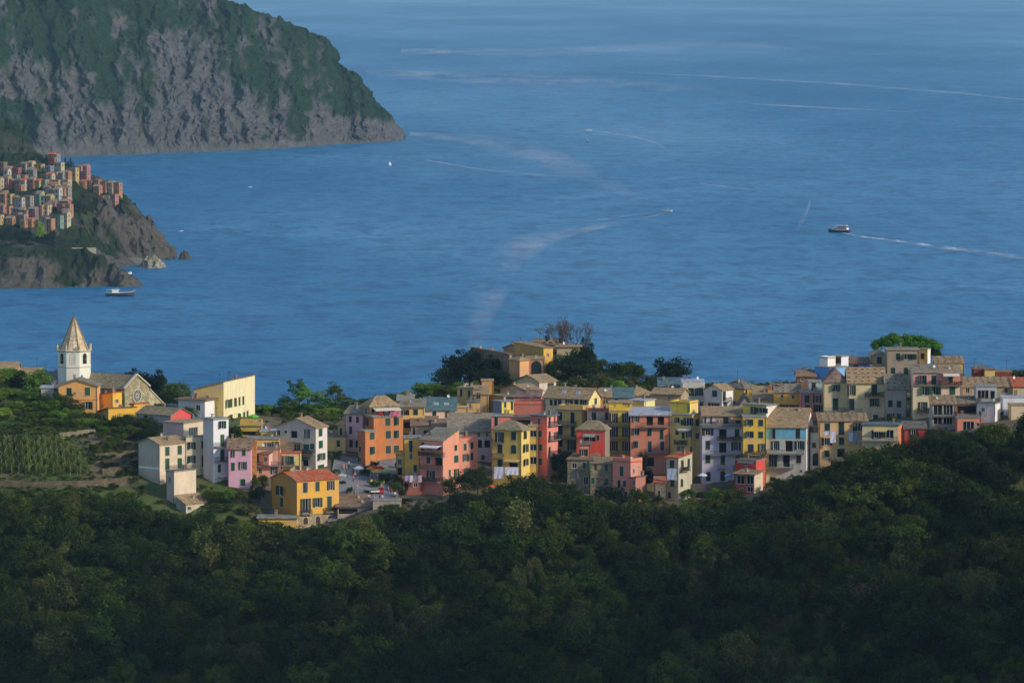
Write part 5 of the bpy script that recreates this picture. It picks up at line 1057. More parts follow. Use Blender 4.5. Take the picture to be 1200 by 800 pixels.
# ------------------------------------------------------------------ far village houses
fw = {}
def far_window(sh_):
    if sh_ in fw: return fw[sh_]
    b = MB(); b.box(-.5, .5, -.05, .02, -.8, .8, M['sh_' + sh_]); b.box(-.62, -.5, -.04, .02, -.8, .9, M['surround']); b.box(.5, .62, -.04, .02, -.8, .9, M['surround']); b.box(-.5, .5, -.04, .02, .8, .9, M['surround']); b.box(-.65, .65, -.12, .02, -.9, -.8, M['surround'])
    fw[sh_] = b.mesh('window'); return fw[sh_]
FC = {'pink': (214, 132, 126), 'yellow': (224, 190, 96), 'orange': (214, 136, 82), 'red': (190, 84, 70), 'cream': (220, 204, 160), 'green': (128, 168, 140), 'grey': (164, 156, 146), 'white': (220, 214, 206), 'mauve': (158, 110, 112), 'blue': (130, 156, 178)}
def far_house(x0, x1, yt, yb, c, roof='flat', left=0.7):
    Y = far_depth(x0, yb)
    if c in ('mauve', 'red', 'pink') and hrng.random() < (.6 if c == 'mauve' else .15): c = hrng.choice(['cream', 'yellow', 'orange', 'orange', 'pink'])
    xs = x0 + (x1 - x0) * left; O = at(xs, yt, Y); s = scale_at(O); th = rad(28); L = (xs - x0) / (s * math.cos(th)); R = max(4.5, (x1 - xs) / (s * math.sin(th)))
    zb = min(at(xs, yb, Y).z, hz(O.x, O.y)) - 6; zt = O.z - zb
    r = empty('house', (O.x, O.y, zb), -th)
    tag(r, 'small %s house among the stacked houses of the far clifftop village' % c, 'house', 'houses of the far village')
    W = plaster(tuple(int(.8 * (x * .85 + 150 * .15)) for x in FC[c])); b = MB()  # wall colours dulled and darkened, the far village's dim light put into them
    b.poly([(-L, 0, 0), (0, 0, 0), (0, 0, zt), (-L, 0, zt)], W); b.poly([(0, 0, 0), (0, R, 0), (0, R, zt), (0, 0, zt)], W)
    b.poly([(0, R, 0), (-L, R, 0), (-L, R, zt), (0, R, zt)], W); b.poly([(-L, R, 0), (-L, 0, 0), (-L, 0, zt), (-L, R, zt)], W)
    g = MB(); rm = roofmat(hrng.choice(['brown', 'grey', 'tan', 'mauve', 'slab'] if roof == 'flat' else ['brown', 'grey', 'tan', 'terra']))
    if roof == 'flat': g.box(-L - .3, .3, -.3, R + .3, zt + .003, zt + .3, rm)
    else:
        rh = R * .3
        b.poly([(0, 0, zt), (0, R, zt), (0, R / 2, zt + rh)], W); b.poly([(-L, R, zt), (-L, 0, zt), (-L, R / 2, zt + rh)], W)
        g.prism([(-L - .4, -.4, zt - .15), (.4, -.4, zt - .15), (.4, R / 2, zt + rh), (-L - .4, R / 2, zt + rh)], .25, rm); g.prism([(-L - .4, R / 2, zt + rh), (.4, R / 2, zt + rh), (.4, R + .4, zt - .15), (-L - .4, R + .4, zt - .15)], .25, rm)
    b.build('wall', r); g.build('roof', r)
    vis = (yb - yt) / s + 1; sh_ = hrng.choice('gdgtn')
    for k in range(max(1, int(vis / 3.1))):
        z = zt - 1.7 - 3.1 * k
        n = max(1, int(L / 2.6))
        for i in range(n): link('window', far_window(sh_), r, (-L * (i + .5) / n, -.01, z), 0, (1, 1, hrng.choice((1, 1, 1.3))))
        n = max(1, int(R / 3.2)) if x1 - xs > 2 else 0
        for i in range(n): link('window', far_window(sh_), r, (.01, R * (i + .5) / n, z), math.pi / 2)
for f in sorted(FH, key=lambda q: q[3]): far_house(*f[:5], roof=f[5])

# ------------------------------------------------------------------ trees
LF = {'dark': leafm('leaf_evergreen', (43, 61, 22), .25), 'mid': leafm('leaf_oak', (70, 86, 30), .3), 'olive': leafm('leaf_olive', (86, 92, 46), .25), 'bright': leafm('leaf_bright', (104, 134, 44), .4),
      'dry': leafm('leaf_dry', (98, 84, 60), .15), 'pine': leafm('leaf_pine', (78, 122, 36), .4), 'deep': leafm('leaf_deep', (26, 44, 28), .15), 'vine': leafm('leaf_vine', (92, 112, 44), .4)}
BARK = plain('bark', (84, 70, 56), .95)
def crown_clumps(seed, rx, rz, zc, n, rc_, shape='round'):
    r = np.random.default_rng(seed); C = []; Rr = []
    ph = r.uniform(0, 6.28, 3)
    for i in range(n):
        d = r.normal(size=3); d /= np.linalg.norm(d)
        if d[2] < -.55: d[2] *= -.6
        a = math.atan2(d[1], d[0]); lump = 1 + .24 * math.sin(2 * a + ph[0]) + .18 * math.sin(3 * a + ph[1]) + .16 * math.sin(4 * d[2] + ph[2])
        q = r.uniform(.35, 1.0) ** .5 * lump
        if shape == 'cone': f = 1 - .8 * max(0, d[2]); C.append((d[0] * rx * q * f, d[1] * rx * q * f, zc + d[2] * rz * q))
        elif shape == 'umbrella': C.append((d[0] * rx * q, d[1] * rx * q, zc + abs(d[2]) * rz * q - .3 * rz * (q ** 2)))
        else: C.append((d[0] * rx * q, d[1] * rx * q, zc + d[2] * rz * q))
        Rr.append(rc_ * r.uniform(.65, 1.3))
    return C, Rr
def trunk_mesh(h, r0, seed, limbs=4, spread=1.6, top=None):
    r = random.Random(seed); b = MB(); top = top or h * 1.25
    b.tube([(0, 0, -.6), (r.uniform(-.1, .1), r.uniform(-.1, .1), h * .5), (r.uniform(-.25, .25), r.uniform(-.25, .25), h)], [r0 * 1.25, r0 * .9, r0 * .6], BARK, 7)
    for i in range(limbs):
        a = 6.28 * i / limbs + r.uniform(-.4, .4); z = h * r.uniform(.55, .98)
        b.tube([(0, 0, z), (spread * .5 * math.cos(a), spread * .5 * math.sin(a), z + (top - z) * .5), (spread * math.cos(a), spread * math.sin(a), top)], [r0 * .5, r0 * .32, r0 * .12], BARK, 5)
    return b.mesh('trunk')
TP = {}                                                      # prototypes: crown mesh, trunk mesh, height, width (unit: metres)
def proto(k, seed, rx, rz, zc, n, rc_, per, leaf, mat, shape='round', th=None, flat=.85):
    C, Rr = crown_clumps(seed, rx, rz, zc, n, rc_, shape)
    cm = leaf_cloud('crown', C, Rr, per, leaf, mat, seed, flat)
    TP[k] = (cm, trunk_mesh(th or zc - rz * .3, .11 + rx * .03, seed, spread=rx * .55, top=zc), zc + rz + rc_ * .7, 2 * (rx + rc_ * .7))
for i in range(6): proto('f%d' % i, 100 + i, 2.8, 2.9, 3.5, 44 + 5 * i, 1.1 - .07 * i, 76, .17, LF['dark' if i < 3 else 'mid'])
for i in range(2): proto('o%d' % i, 120 + i, 2.4, 2.0, 2.5, 40, .8, 70, .15, LF['olive'])
for i in range(2): proto('b%d' % i, 130 + i, 2.6, 2.4, 3.0, 46, .85, 76, .18, LF['bright'])
for i in range(3): proto('g%d' % i, 230 + i, 2.7, 2.7, 3.3, 44, .9, 76, .18, LF['mid'])
for i in range(2): proto('s%d' % i, 140 + i, 1.5, 1.0, 1.1, 20, .6, 60, .14, LF['mid'], th=.7)
for i in range(2): proto('d%d' % i, 150 + i, 3.0, 2.9, 3.9, 52, .95, 84, .19, LF['deep'])
proto('y0', 160, 1.2, 4.2, 5.2, 46, .7, 76, .16, LF['deep'], 'cone', 1.2)
for i in range(2): proto('t%d' % i, 170 + i, 1.9, 3.6, 7.0, 24, .8, 62, .2, LF['bright'], th=6.2)
proto('p0', 180, 6.6, 2.4, 8.2, 120, 1.0, 100, .2, LF['pine'], 'umbrella', 7.2, .6)
proto('r0', 190, 2.8, 2.5, 4.0, 24, .9, 40, .12, LF['dry'])
def tree(kind, x, y, z, h, wd, label, cat='tree', group=None, name='tree', rz=None, mat=None, lean=None):
    cm, tm, H0, W0 = TP[kind]
    e = empty(name, (x, y, z), hrng.uniform(0, 6.28) if rz is None else rz); e.rotation_euler = (hrng.uniform(-.1, .1), hrng.uniform(-.1, .1), e.rotation_euler.z); e.scale = (wd / W0, wd / W0 * hrng.uniform(.9, 1.1), h / H0)
    tag(e, label, cat, group)
    c = link('crown', cm, e); link('trunk', tm, e)
    if mat:
        c.material_slots[0].link = 'OBJECT'; c.material_slots[0].material = LF[mat]
    return e
def tree_px(kind, px, yt, Y, wpx, label, mat=None, **k):
    p = at(px, yt, Y); s = scale_at(p); z = terz(p.x, p.y) - .2
    return tree(kind, p.x, p.y, z, max(1.2, p.z - z), wpx / s, label, mat=mat, **k)
# village and hilltop trees
G1 = 'leafy green tree in the garden on the hill below the church'
for (k, px, yt, Y, w_) in (('b0', 12, 428, 1268, 40), ('d0', 22, 440, 1258, 30), ('b1', 44, 434, 1252, 36), ('o0', 62, 452, 1244, 44), ('b0', 6, 452, 1246, 40), ('f3', 38, 455, 1238, 40), ('f1', 72, 458, 1228, 36), ('b1', 20, 470, 1228, 46), ('f4', 56, 466, 1226, 44), ('o1', 84, 468, 1221, 34), ('b0', 40, 480, 1220, 44), ('f5', 74, 478, 1216, 34), ('b1', 2, 478, 1220, 40), ('f0', 90, 482, 1214, 26), ('b0', 60, 488, 1212, 30), ('f3', 100, 488, 1213, 26)):
    tree_px(k, px, yt, Y, w_, G1, 'bright' if k in ('f3', 'f4', 'f5') else None, group='trees of the hill garden')
for (k, px, yt, Y, w_) in (('f3', 128, 490, 1208, 24), ('f0', 146, 484, 1207, 34), ('f4', 166, 486, 1204, 34), ('f1', 182, 492, 1202, 32), ('b1', 122, 500, 1202, 22), ('f5', 152, 497, 1200, 34), ('f2', 175, 500, 1197, 30)):
    tree_px(k, px, yt, Y, w_, 'bushy tree beside the long low house with the red gable', group='bushy trees below the red gable')
for (k, px, yt, Y, w_, m) in (('d0', 160, 432, 1290, 38, None), ('d1', 178, 438, 1286, 34, None), ('y0', 191, 431, 1284, 22, None), ('f3', 204, 444, 1280, 32, None), ('f4', 212, 455, 1274, 26, None), ('f1', 190, 456, 1272, 34, None)):
    tree_px(k, px, yt, Y, w_, 'dark conifer-like tree against the sea behind the church front', group='dark trees behind the church')
for (k, px, yt, Y, w_) in (('t0', 352, 442, 1282, 26), ('t1', 362, 452, 1280, 28), ('t0', 375, 456, 1284, 22), ('t1', 393, 447, 1278, 30), ('t1', 337, 462, 1284, 26), ('t0', 402, 462, 1276, 24), ('t0', 385, 464, 1274, 28)):
    tree_px(k, px, yt, Y, w_, 'tall loose-crowned tree against the sea behind the grey gabled house', group='tall loose trees by the sea')
for (k, px, yt, Y, w_) in (('s0', 306, 474, 1272, 26), ('b0', 318, 472, 1270, 28), ('s1', 330, 474, 1268, 26), ('b1', 342, 470, 1266, 30), ('b0', 356, 470, 1264, 30), ('b1', 370, 472, 1262, 34), ('b0', 386, 476, 1258, 36), ('b1', 400, 480, 1254, 26), ('s0', 378, 486, 1252, 26), ('s1', 350, 482, 1258, 28)):
    tree_px(k, px, yt, Y, w_, 'low bright green bush below the tall loose trees', cat='shrub', group='bushes by the sea', name='shrub')
tree_px('s1', 284, 494, 1206, 16, 'rounded garden shrub below the cream school-like building', 'mid')
tree_px('f4', 276, 496, 1200, 20, 'small garden tree between white tower house and olive yellow terrace')
for (k, px, yt, Y, w_) in (('d0', 532, 411, 1312, 36), ('d1', 552, 409, 1314, 36), ('d0', 572, 416, 1302, 34), ('f0', 520, 428, 1306, 34), ('d1', 546, 424, 1298, 44), ('d0', 566, 430, 1290, 44), ('d1', 588, 436, 1286, 34), ('d0', 526, 440, 1296, 38)):
    tree_px(k, px, yt, Y, w_, 'dense dark evergreen beside the chapel wall', group='evergreens by the chapel')
for (k, px, yt, Y, w_) in (('b0', 478, 456, 1284, 32), ('b1', 494, 449, 1288, 34), ('b0', 510, 446, 1286, 34), ('f3', 524, 448, 1278, 36), ('b1', 540, 448, 1270, 34), ('s0', 470, 462, 1276, 26), ('b1', 556, 447, 1272, 30)):
    tree_px(k, px, yt, Y, w_, 'green bush on the slope left of the chapel, above the slate roof', cat='shrub', group='bushes under the chapel', name='shrub')
for (k, px, yt, Y, w_) in (('d0', 662, 412, 1302, 36), ('d1', 680, 408, 1304, 36), ('y0', 690, 400, 1310, 18), ('f0', 646, 420, 1296, 26), ('d0', 672, 424, 1296, 46), ('f1', 690, 424, 1294, 30)):
    tree_px(k, px, yt, Y, w_, 'dark evergreen beside the flat roofed hilltop house', group='evergreens by the flat roofed hilltop house')
for (k, px, yt, Y, w_) in (('f3', 703, 416, 1304, 20), ('f0', 722, 422, 1302, 34), ('f4', 737, 420, 1300, 34), ('f1', 748, 426, 1298, 20), ('f2', 712, 430, 1298, 30)):
    tree_px(k, px, yt, Y, w_, 'windswept broad tree at the edge of the hilltop scrub', group='windswept hilltop trees')
for (k, px, yt, Y, w_, m) in (('o0', 672, 440, 1284, 34, 'olive'), ('s0', 690, 442, 1280, 30, None), ('o1', 706, 436, 1286, 30, 'olive'), ('b0', 716, 440, 1282, 26, None), ('s1', 730, 438, 1286, 30, None), ('o0', 742, 440, 1284, 28, 'olive'), ('r0', 756, 436, 1286, 28, None), ('o1', 764, 438, 1284, 24, None), ('b1', 726, 446, 1276, 28, None), ('s0', 748, 448, 1276, 30, None), ('r0', 694, 446, 1276, 26, None), ('s1', 662, 446, 1280, 26, None)):
    tree_px(k, px, yt, Y, w_, 'grey-green scrub bush on the open hilltop behind the roofs', m, cat='shrub', group='hilltop scrub', name='shrub')
tree_px('d1', 791, 419, 1288, 46, 'big round dark tree against the sea behind the roofs')
tree_px('d0', 776, 436, 1292, 24, 'smaller dark tree leaning on the big round dark tree')
tree_px('f3', 1192, 429, 1248, 30, 'bushy tree at the seaward end of the maroon shed')
tree_px('f0', 1206, 432, 1246, 24, 'dark tree behind the fresh orange tiled roof')
for px in (1135, 1145, 1158, 1172): tree_px('s0', px, 440, 1226, 16, 'small terrace bush behind the dotted tan roof', 'bright', cat='shrub', name='shrub', group='terrace bushes behind the dotted roof')
p = at(1062, 384, 1268); s_ = scale_at(p); z = terz(p.x, p.y) - .3
tree('p0', p.x, p.y, z, p.z - z, 80 / s_, 'wide umbrella pine rising behind the grey-brown house', name='umbrella_pine', rz=.4)
# pine skirt sloping down on one side
p = at(1090, 398, 1266); tree('p0', p.x, p.y, terz(p.x, p.y) - .3, p.z - terz(p.x, p.y), 26 / s_, 'smaller umbrella pine leaning out beside the wide one', name='umbrella_pine', rz=1.4)
# garden bushes below the white and pink houses, hedge rows before the front houses
for i, (px, yt, Y, w_, k) in enumerate(((212, 598, 1150, 22, 'o0'), (232, 602, 1149, 24, 'o1'), (246, 572, 1160, 22, 'f3'), (258, 574, 1160, 22, 'f4'), (270, 570, 1160, 26, 'b0'), (282, 573, 1159, 22, 'f3'), (296, 572, 1161, 20, 'f0'), (306, 568, 1162, 18, 'f1'), (290, 588, 1152, 26, 'o0'), (262, 590, 1152, 26, 'f5'), (300, 556, 1166, 14, 'b1'), (310, 552, 1168, 12, 'f3'))):
    tree_px(k, px, yt, Y, w_, 'garden bush on the slope under the pink and white houses', None, cat='shrub', name='shrub', group='bushes under the pink and white houses')
for (px, yt, Y, w_, k) in ((706, 566, 1156, 26, 'd0'), (722, 570, 1155, 20, 'd1')): tree_px(k, px, yt, Y, w_, 'dark clipped round tree before the stone houses', group='round trees before the stone houses')
tree_px('b0', 748, 567, 1155, 26, 'lighter green tree before the little pink lean-to', mat='mid')
tree_px('f0', 546, 549, 1160, 34, 'dark shrubby tree against the salmon rear wing'); tree_px('f2', 560, 545, 1164, 30, 'dark shrubby tree between salmon wing and yellow house')
tree_px('f1', 528, 556, 1160, 22, 'dark garden tree under the salmon corner house')
tree_px('f1', 452, 553, 1178, 24, 'round tree standing on the square among the parasols', mat='dark'); tree_px('f0', 466, 556, 1176, 18, 'smaller tree on the square beside the yellow terrace room', mat='dark')
for (px, yt, Y, w_, k) in ((464, 562, 1170, 16, 'f3'), (470, 571, 1164, 18, 'f1'), (456, 588, 1148, 26, 'f4'), (438, 600, 1147, 22, 'f0'), (474, 583, 1158, 22, 'f2'), (412, 606, 1146, 20, 'f3')): tree_px(k, px, yt, Y, w_, 'bushy green tree hemming the edge of the square', group='trees hemming the square')
tree_px('f4', 428, 549, 1184, 14, 'small tree on the square behind the white parasol', mat='dark')
for (px, yt, Y, w_, k) in ((655, 527, 1186, 26, 'd0'), (662, 545, 1176, 18, 'd1'), (758, 545, 1176, 24, 'd0'), (752, 530, 1182, 14, 'd1')): tree_px(k, px, yt, Y, w_, 'dark ivy-like tree in the gap between tall houses', group='trees in the gaps between tall houses')
# palm
def palm():
    p = at(224, 480, 1226); z = terz(p.x, p.y) - .3; h = p.z - z
    e = empty('palm_tree', (p.x, p.y, z)); tag(e, 'short palm tree in front of the white and pale blue house', 'palm')
    b = MB(); b.tube([(0, 0, -.3), (.1, 0, h * .5), (.05, .1, h)], [.32, .26, .24], BARK, 8); b.build('trunk', e)
    pm = leafm('leaf_palm', (64, 86, 46), .25); r = random.Random(5)
    for i in range(26):
        b = MB(); a = 2.4 * i; el = r.uniform(-.2, 1.25); Lf = r.uniform(1.9, 2.6); pts = []
        for k in range(6):
            t = k / 5; q = el - 1.25 * t * t; rr = Lf * t
            pts.append(Vector((rr * math.cos(a) * math.cos(el * .6), rr * math.sin(a) * math.cos(el * .6), h + Lf * (math.sin(el) * t - .75 * t * t))))
        side = Vector((-math.sin(a), math.cos(a), 0))
        for k in range(5):
            w0, w1 = .32 * math.sin(math.pi * min(.95, (k + .4) / 5.2)), .32 * math.sin(math.pi * min(.97, (k + 1.4) / 5.2))
            for s in (-1, 1): b.poly([pts[k], pts[k + 1], pts[k + 1] + side * s * w1 - Vector((0, 0, .12)), pts[k] + side * s * w0 - Vector((0, 0, .12))], pm)
        b.build('frond', e)
palm()
# bare trees on the hilltop
def bare(px, yt, Y, wpx, seed, label):
    p = at(px, yt, Y); s = scale_at(p); z = terz(p.x, p.y) - .3; h = p.z - z; r = random.Random(seed)
    e = empty('tree', (p.x, p.y, z)); tag(e, label, 'tree', 'half bare hilltop trees')
    b = MB(); tips = []
    def grow(q, d, L, rr, lev):
        n = q + d * L; b.tube([q, (q + n) / 2 + Vector((r.uniform(-.1, .1), r.uniform(-.1, .1), 0)) * L, n], [rr, rr * .8, rr * .6], BARK, 5, cap=False)
        if lev == 0: tips.append(n); return
        for i in range(3 if lev > 1 else 4):
            nd = (d + Vector((r.uniform(-.5, .5), r.uniform(-.5, .5), r.uniform(0, .5)))).normalized(); grow(n, nd, L * r.uniform(.6, .82), rr * .6, lev - 1)
    grow(Vector((0, 0, -.3)), Vector((r.uniform(-.1, .1), 0, 1)), h * .34, .2, 4)
    mz = max(t.z for t in tips); k = h / mz; 
    tm = b.mesh('trunk'); o = link('trunk', tm, e, sc=(k, k, k))
    C = [tuple(t * k) for t in tips if r.random() < .95]
    link('crown', leaf_cloud('crown', C, [.45] * len(C), 13, .085, LF['dry'], seed), e)
bare(662, 369, 1330, 34, 3, 'half bare tree standing against the sea above the chapel'); bare(682, 376, 1332, 26, 9, 'half bare tree standing against the sea above the chapel'); bare(650, 378, 1334, 26, 14, 'half bare tree standing against the sea above the chapel')
for (px, yt, w_) in ((656, 371, 30), (684, 379, 22)): tree_px('r0', px, yt, 1333, w_, 'thin brownish crown among the half bare hilltop trees', group='thin brownish hilltop crowns')
for (px, yt, w_) in ((648, 394, 26), (664, 398, 30), (680, 397, 22)): tree_px('d0', px, yt, 1330, w_, 'dark evergreen under the half bare hilltop trees', group='evergreens under the bare trees')

# ------------------------------------------------------------------ the wood below the village
TOPY = np.array([(-200, 580), (0, 574), (100, 576), (160, 582), (195, 602), (245, 598), (316, 607), (348, 614), (395, 611), (430, 600), (470, 592), (515, 588), (540, 572), (565, 572), (590, 566), (620, 552), (650, 560), (680, 574), (720, 584), (760, 588), (800, 588), (820, 580), (850, 571), (885, 583), (905, 562), (920, 557), (950, 553), (975, 540), (1010, 521), (1060, 513), (1085, 508), (1105, 502), (1140, 496), (1165, 488), (1185, 476), (1215, 470), (1400, 462)], float)
def forest():
    r = np.random.default_rng(21); pts = []
    for Yr in np.arange(1068, 1163, 3.4):
        for X in np.arange(-150, 152, 3.9):
            x = X + r.uniform(-1.6, 1.6); y = Yr + r.uniform(-1.5, 1.5); pts.append((x, y))
    pts = np.array(pts); zz = ter(pts[:, 0], pts[:, 1]); out = []
    for (x, y), z in zip(pts, zz):
        blocked = False
        for hx_, hy_, L, R, t, zt, _ in HOUSES:
            dx, dy = x - hx_, y - hy_; lx = dx * math.cos(t) - dy * math.sin(t); ly = dx * math.sin(t) + dy * math.cos(t)
            if -L - 1.3 < lx < 1.3 and -1.3 < ly < R + 1.3: blocked = True; break
        if blocked: continue
        h = r.uniform(4.2, 7.6) if r.random() < .7 else r.uniform(7.6, 11.0); px, pt = proj(x, y, z + h); lim = np.interp(px, TOPY[:, 0], TOPY[:, 1]) + r.uniform(-2, 5)
        if pt < lim:
            h2 = h - (lim - pt) / 5.1
            if h2 < 1.6: continue
            h = h2
        k = pn(np.array([x / 22.0]), np.array([y / 22.0]))[0] + r.uniform(-.3, .3)
        pb_ = proj(x, y, z)
        if pt > 830 or px < -40 or px > 1240: continue
        if px > 1170 and 530 < pt < 562: continue
        # clearing and scar in the wood
        if abs(px - (470 - (pt - 690) * .28)) < 9 and 675 < pt < 800 and r.random() < .75: continue
        dry = 1 if (640 < pt < 730 and 780 < px < 1020 and r.random() < .35) else 0
        kind = 'r0' if dry else ('f%d' % r.integers(0, 3) if k > -.02 else ('f%d' % r.integers(3, 6) if k > -.25 else ('o%d' % r.integers(0, 2) if r.random() < .55 else 'g%d' % r.integers(0, 3))))
        out.append((x, y, z - .2, h, h * r.uniform(.78, 1.15), kind, pt, px))
    return out
FT = forest()
NAM = {'f': ('wild round-crowned evergreen in the dark wood below the village', 'evergreens of the wood'), 'o': ('grey-green olive-like tree in the dark wood below the village', 'olive-like trees of the wood'), 'g': ('fresh green tree in the dark wood below the village', 'fresh green trees of the wood'), 'r': ('withered brownish tree in the dark wood below the village', 'withered trees of the wood')}
inv = [t for t in FT if -15 < t[7] < 1215 and t[6] < 795]
inv.sort(key=lambda t: -t[4] * t[3] / t[1])
solo = inv[:190]; ids = {id(t) for t in solo}
for (x, y, z, h, wd, k, pt, px) in solo:
    lab, gr = NAM[k[0]]
    tree(k, x, y, z, h, wd, lab, group=gr)
rest = [t for t in FT if id(t) not in ids]
def scatter(name, items, label, cat, crowns):
    """one 'stuff' object: points that carry crowns by geometry nodes"""
    me = bpy.data.meshes.new(name); me.from_pydata([(t[0], t[1], t[2]) for t in items], [], [])
    sc = me.attributes.new('sc', 'FLOAT_VECTOR', 'POINT'); ix = me.attributes.new('ix', 'INT', 'POINT'); rt = me.attributes.new('rt', 'FLOAT', 'POINT')
    sc, ix, rt = me.attributes['sc'], me.attributes['ix'], me.attributes['rt']
    keys = sorted({t[5] for t in items})
    for i, t in enumerate(items):
        cm, tm, H0, W0 = TP[t[5]]; sc.data[i].vector = (t[4] / W0, t[4] / W0, t[3] / H0); ix.data[i].value = keys.index(t[5]); rt.data[i].value = random.uniform(0, 6.28)
    o = link(name, me); tag(o, label, cat, kind='stuff')
    g = bpy.data.node_groups.new(name, 'GeometryNodeTree'); g.interface.new_socket('Geometry', in_out='INPUT', socket_type='NodeSocketGeometry'); g.interface.new_socket('Geometry', in_out='OUTPUT', socket_type='NodeSocketGeometry')
    N, Lk = g.nodes, g.links; gi = N.new('NodeGroupInput'); go = N.new('NodeGroupOutput'); iop = N.new('GeometryNodeInstanceOnPoints')
    Lk.new(gi.outputs[0], iop.inputs['Points'])
    j = N.new('GeometryNodeGeometryToInstance')
    for k in reversed(keys):
        oi = N.new('GeometryNodeObjectInfo'); oi.transform_space = 'ORIGINAL'; oi.inputs['Object'].default_value = crowns[k]; Lk.new(oi.outputs['Geometry'], j.inputs[0])
    iop.inputs['Pick Instance'].default_value = True; Lk.new(j.outputs[0], iop.inputs['Instance'])
    for nm, sock, ty in (('sc', 'Scale', 'FLOAT_VECTOR'), ('ix', 'Instance Index', 'INT')):
        a = N.new('GeometryNodeInputNamedAttribute'); a.data_type = ty; a.inputs[0].default_value = nm; Lk.new(a.outputs[0], iop.inputs[sock])
    a = N.new('GeometryNodeInputNamedAttribute'); a.data_type = 'FLOAT'; a.inputs[0].default_value = 'rt'; cx = N.new('ShaderNodeCombineXYZ'); Lk.new(a.outputs[0], cx.inputs[2]); rv = N.new('FunctionNodeRandomValue'); rv.data_type = 'FLOAT'; rv.inputs[2].default_value = -.16; rv.inputs[3].default_value = .16; Lk.new(rv.outputs[1], cx.inputs[0]); Lk.new(rv.outputs[1], cx.inputs[1]); Lk.new(cx.outputs[0], iop.inputs['Rotation'])
    Lk.new(iop.outputs[0], go.inputs[0])
    md = o.modifiers.new('scatter', 'NODES'); md.node_group = g
    return o
CROWN = {}
for o in list(COL.objects):
    if o.name.startswith('crown'):
        for k, v in TP.items():
            if o.data == v[0] and k not in CROWN and o.material_slots[0].link == 'DATA': CROWN[k] = o
rest = [t for t in rest if t[5] in CROWN]
scatter('wood', rest, 'dark wood of smaller trees filling the slope below the village', 'wood', CROWN)
# undergrowth: low bushes over the slope, the hill garden and the gaps
ug = []
r = np.random.default_rng(77)
for i in range(7000):
    x = r.uniform(-135, 135); y = r.uniform(1070, 1300); z = 0; ug.append((x, y))
uz = ter(np.array([u[0] for u in ug]), np.array([u[1] for u in ug])); items = []
for (x, y), z in zip(ug, uz):
    px, py = proj(x, y, z + 1)
    ok = False
    if y < 1158: ok = True
    elif px < 165 and (y > 1208 or (px > 108 and py > 500)): ok = r.random() < .85
    elif y > 1272: ok = True
    elif px > 165: ok = r.random() < (.5 if px < 320 and y < 1168 else .12)
    if px < 165 and 1160 < y < 1207 and px < 110: ok = False
    if not ok: continue
    if any(-L - .9 < (x - a) * math.cos(t) - (y - b) * math.sin(t) < .9 and -.9 < (x - a) * math.sin(t) + (y - b) * math.cos(t) < R + .9 for a, b, L, R, t, zt, _ in HOUSES): continue
    h = r.uniform(.9, 2.4)
    lim = np.interp(px, TOPY[:, 0], TOPY[:, 1])
    if y < 1165 and proj(x, y, z + h)[1] < lim - 2: 
        h = r.uniform(.7, 1.3)
    items.append((x, y, z - .15, h, h * r.uniform(1.1, 1.8), r.choice(['s0', 's1', 's0', 'o0', 'g0']), 0, px))
for i in range(3600):
    px, Yg = r.uniform(-10, 168), r.uniform(1150, 1212); p = at(px, 540, Yg)
    if any(-L - .5 < (p.x - a) * math.cos(t) - (p.y - b) * math.sin(t) < .5 and -.5 < (p.x - a) * math.sin(t) + (p.y - b) * math.cos(t) < R + .5 for a, b, L, R, t, zt, _ in HOUSES): continue
    if px > 104 and pn(np.array([p.x / 5.0]), np.array([p.y / 5.0]))[0] < .05: continue
    if px <= 104 and 1166 < Yg < 1196 and r.random() < .6: continue
    h = r.uniform(.25, .8); items.append((p.x, p.y, terz(p.x, p.y) - .15, h, h * r.uniform(1.2, 2.2), r.choice(['s0', 's1', 'b0', 'o0', 'g0']), 0, px))
scatter('undergrowth', items, 'low undergrowth of bushes and brambles over the slopes', 'undergrowth', CROWN)
print('trees', len(FT), len(solo), len(rest), len(items))
# ------------------------------------------------------------------ things on the near hill
def ground_px(px, py, y0=1120.0, y1=1340.0):
    Ys = np.arange(y0, y1, .5); d = [ray(px, py)]; X = d[0].x / d[0].y * Ys; Z = ter(X, Ys); R = CAMZ + d[0].z / d[0].y * Ys
    k = np.argmax(R <= Z); return Vector((X[k], Ys[k], Z[k]))
# paved square
p0, p1 = at(383, 560, 1152), at(476, 560, 1202)
gx = np.linspace(p0.x, p1.x - .5, 26); gy = np.linspace(1155, 1200, 46); A, B = np.meshgrid(gx, gy, indexing='ij'); Zs = ter(A, B) + .12
pm, t, n, l, b = new_mat('square_paving'); co = coords(t, rnd=False); n1 = noise(t, co, .25, 4); n2 = noise(t, co, 3, 3)
l.new(mixc(t, ramp(t, n2, .4, .8), mixc(t, ramp(t, n1, .35, .7), lin((128, 128, 128)), lin((158, 154, 150))), lin((104, 104, 104))), b.inputs['Base Color']); b.inputs['Roughness'].default_value = .85
tag(link('square', grid_mesh('square', np.stack([A, B, Zs], -1), pm)), 'grey paved village square', 'square', kind='structure')
# white crossing bars
for i in range(5):
    q = ground_px(394 + i * 2.6, 556.5 + .35 * i); bb = MB(); bb.box(-.22, .22, -1.4, 1.4, 0, .012, M['white'])
    o = bb.build('crossing_bar', None, (q.x, q.y, q.z + .16), .3); o.rotation_euler = (math.atan2(terz(q.x, q.y + 1) - q.z, 1), 0, 0); tag(o, 'white painted crossing bar on the grey square', 'road marking', 'crossing bars on the square')
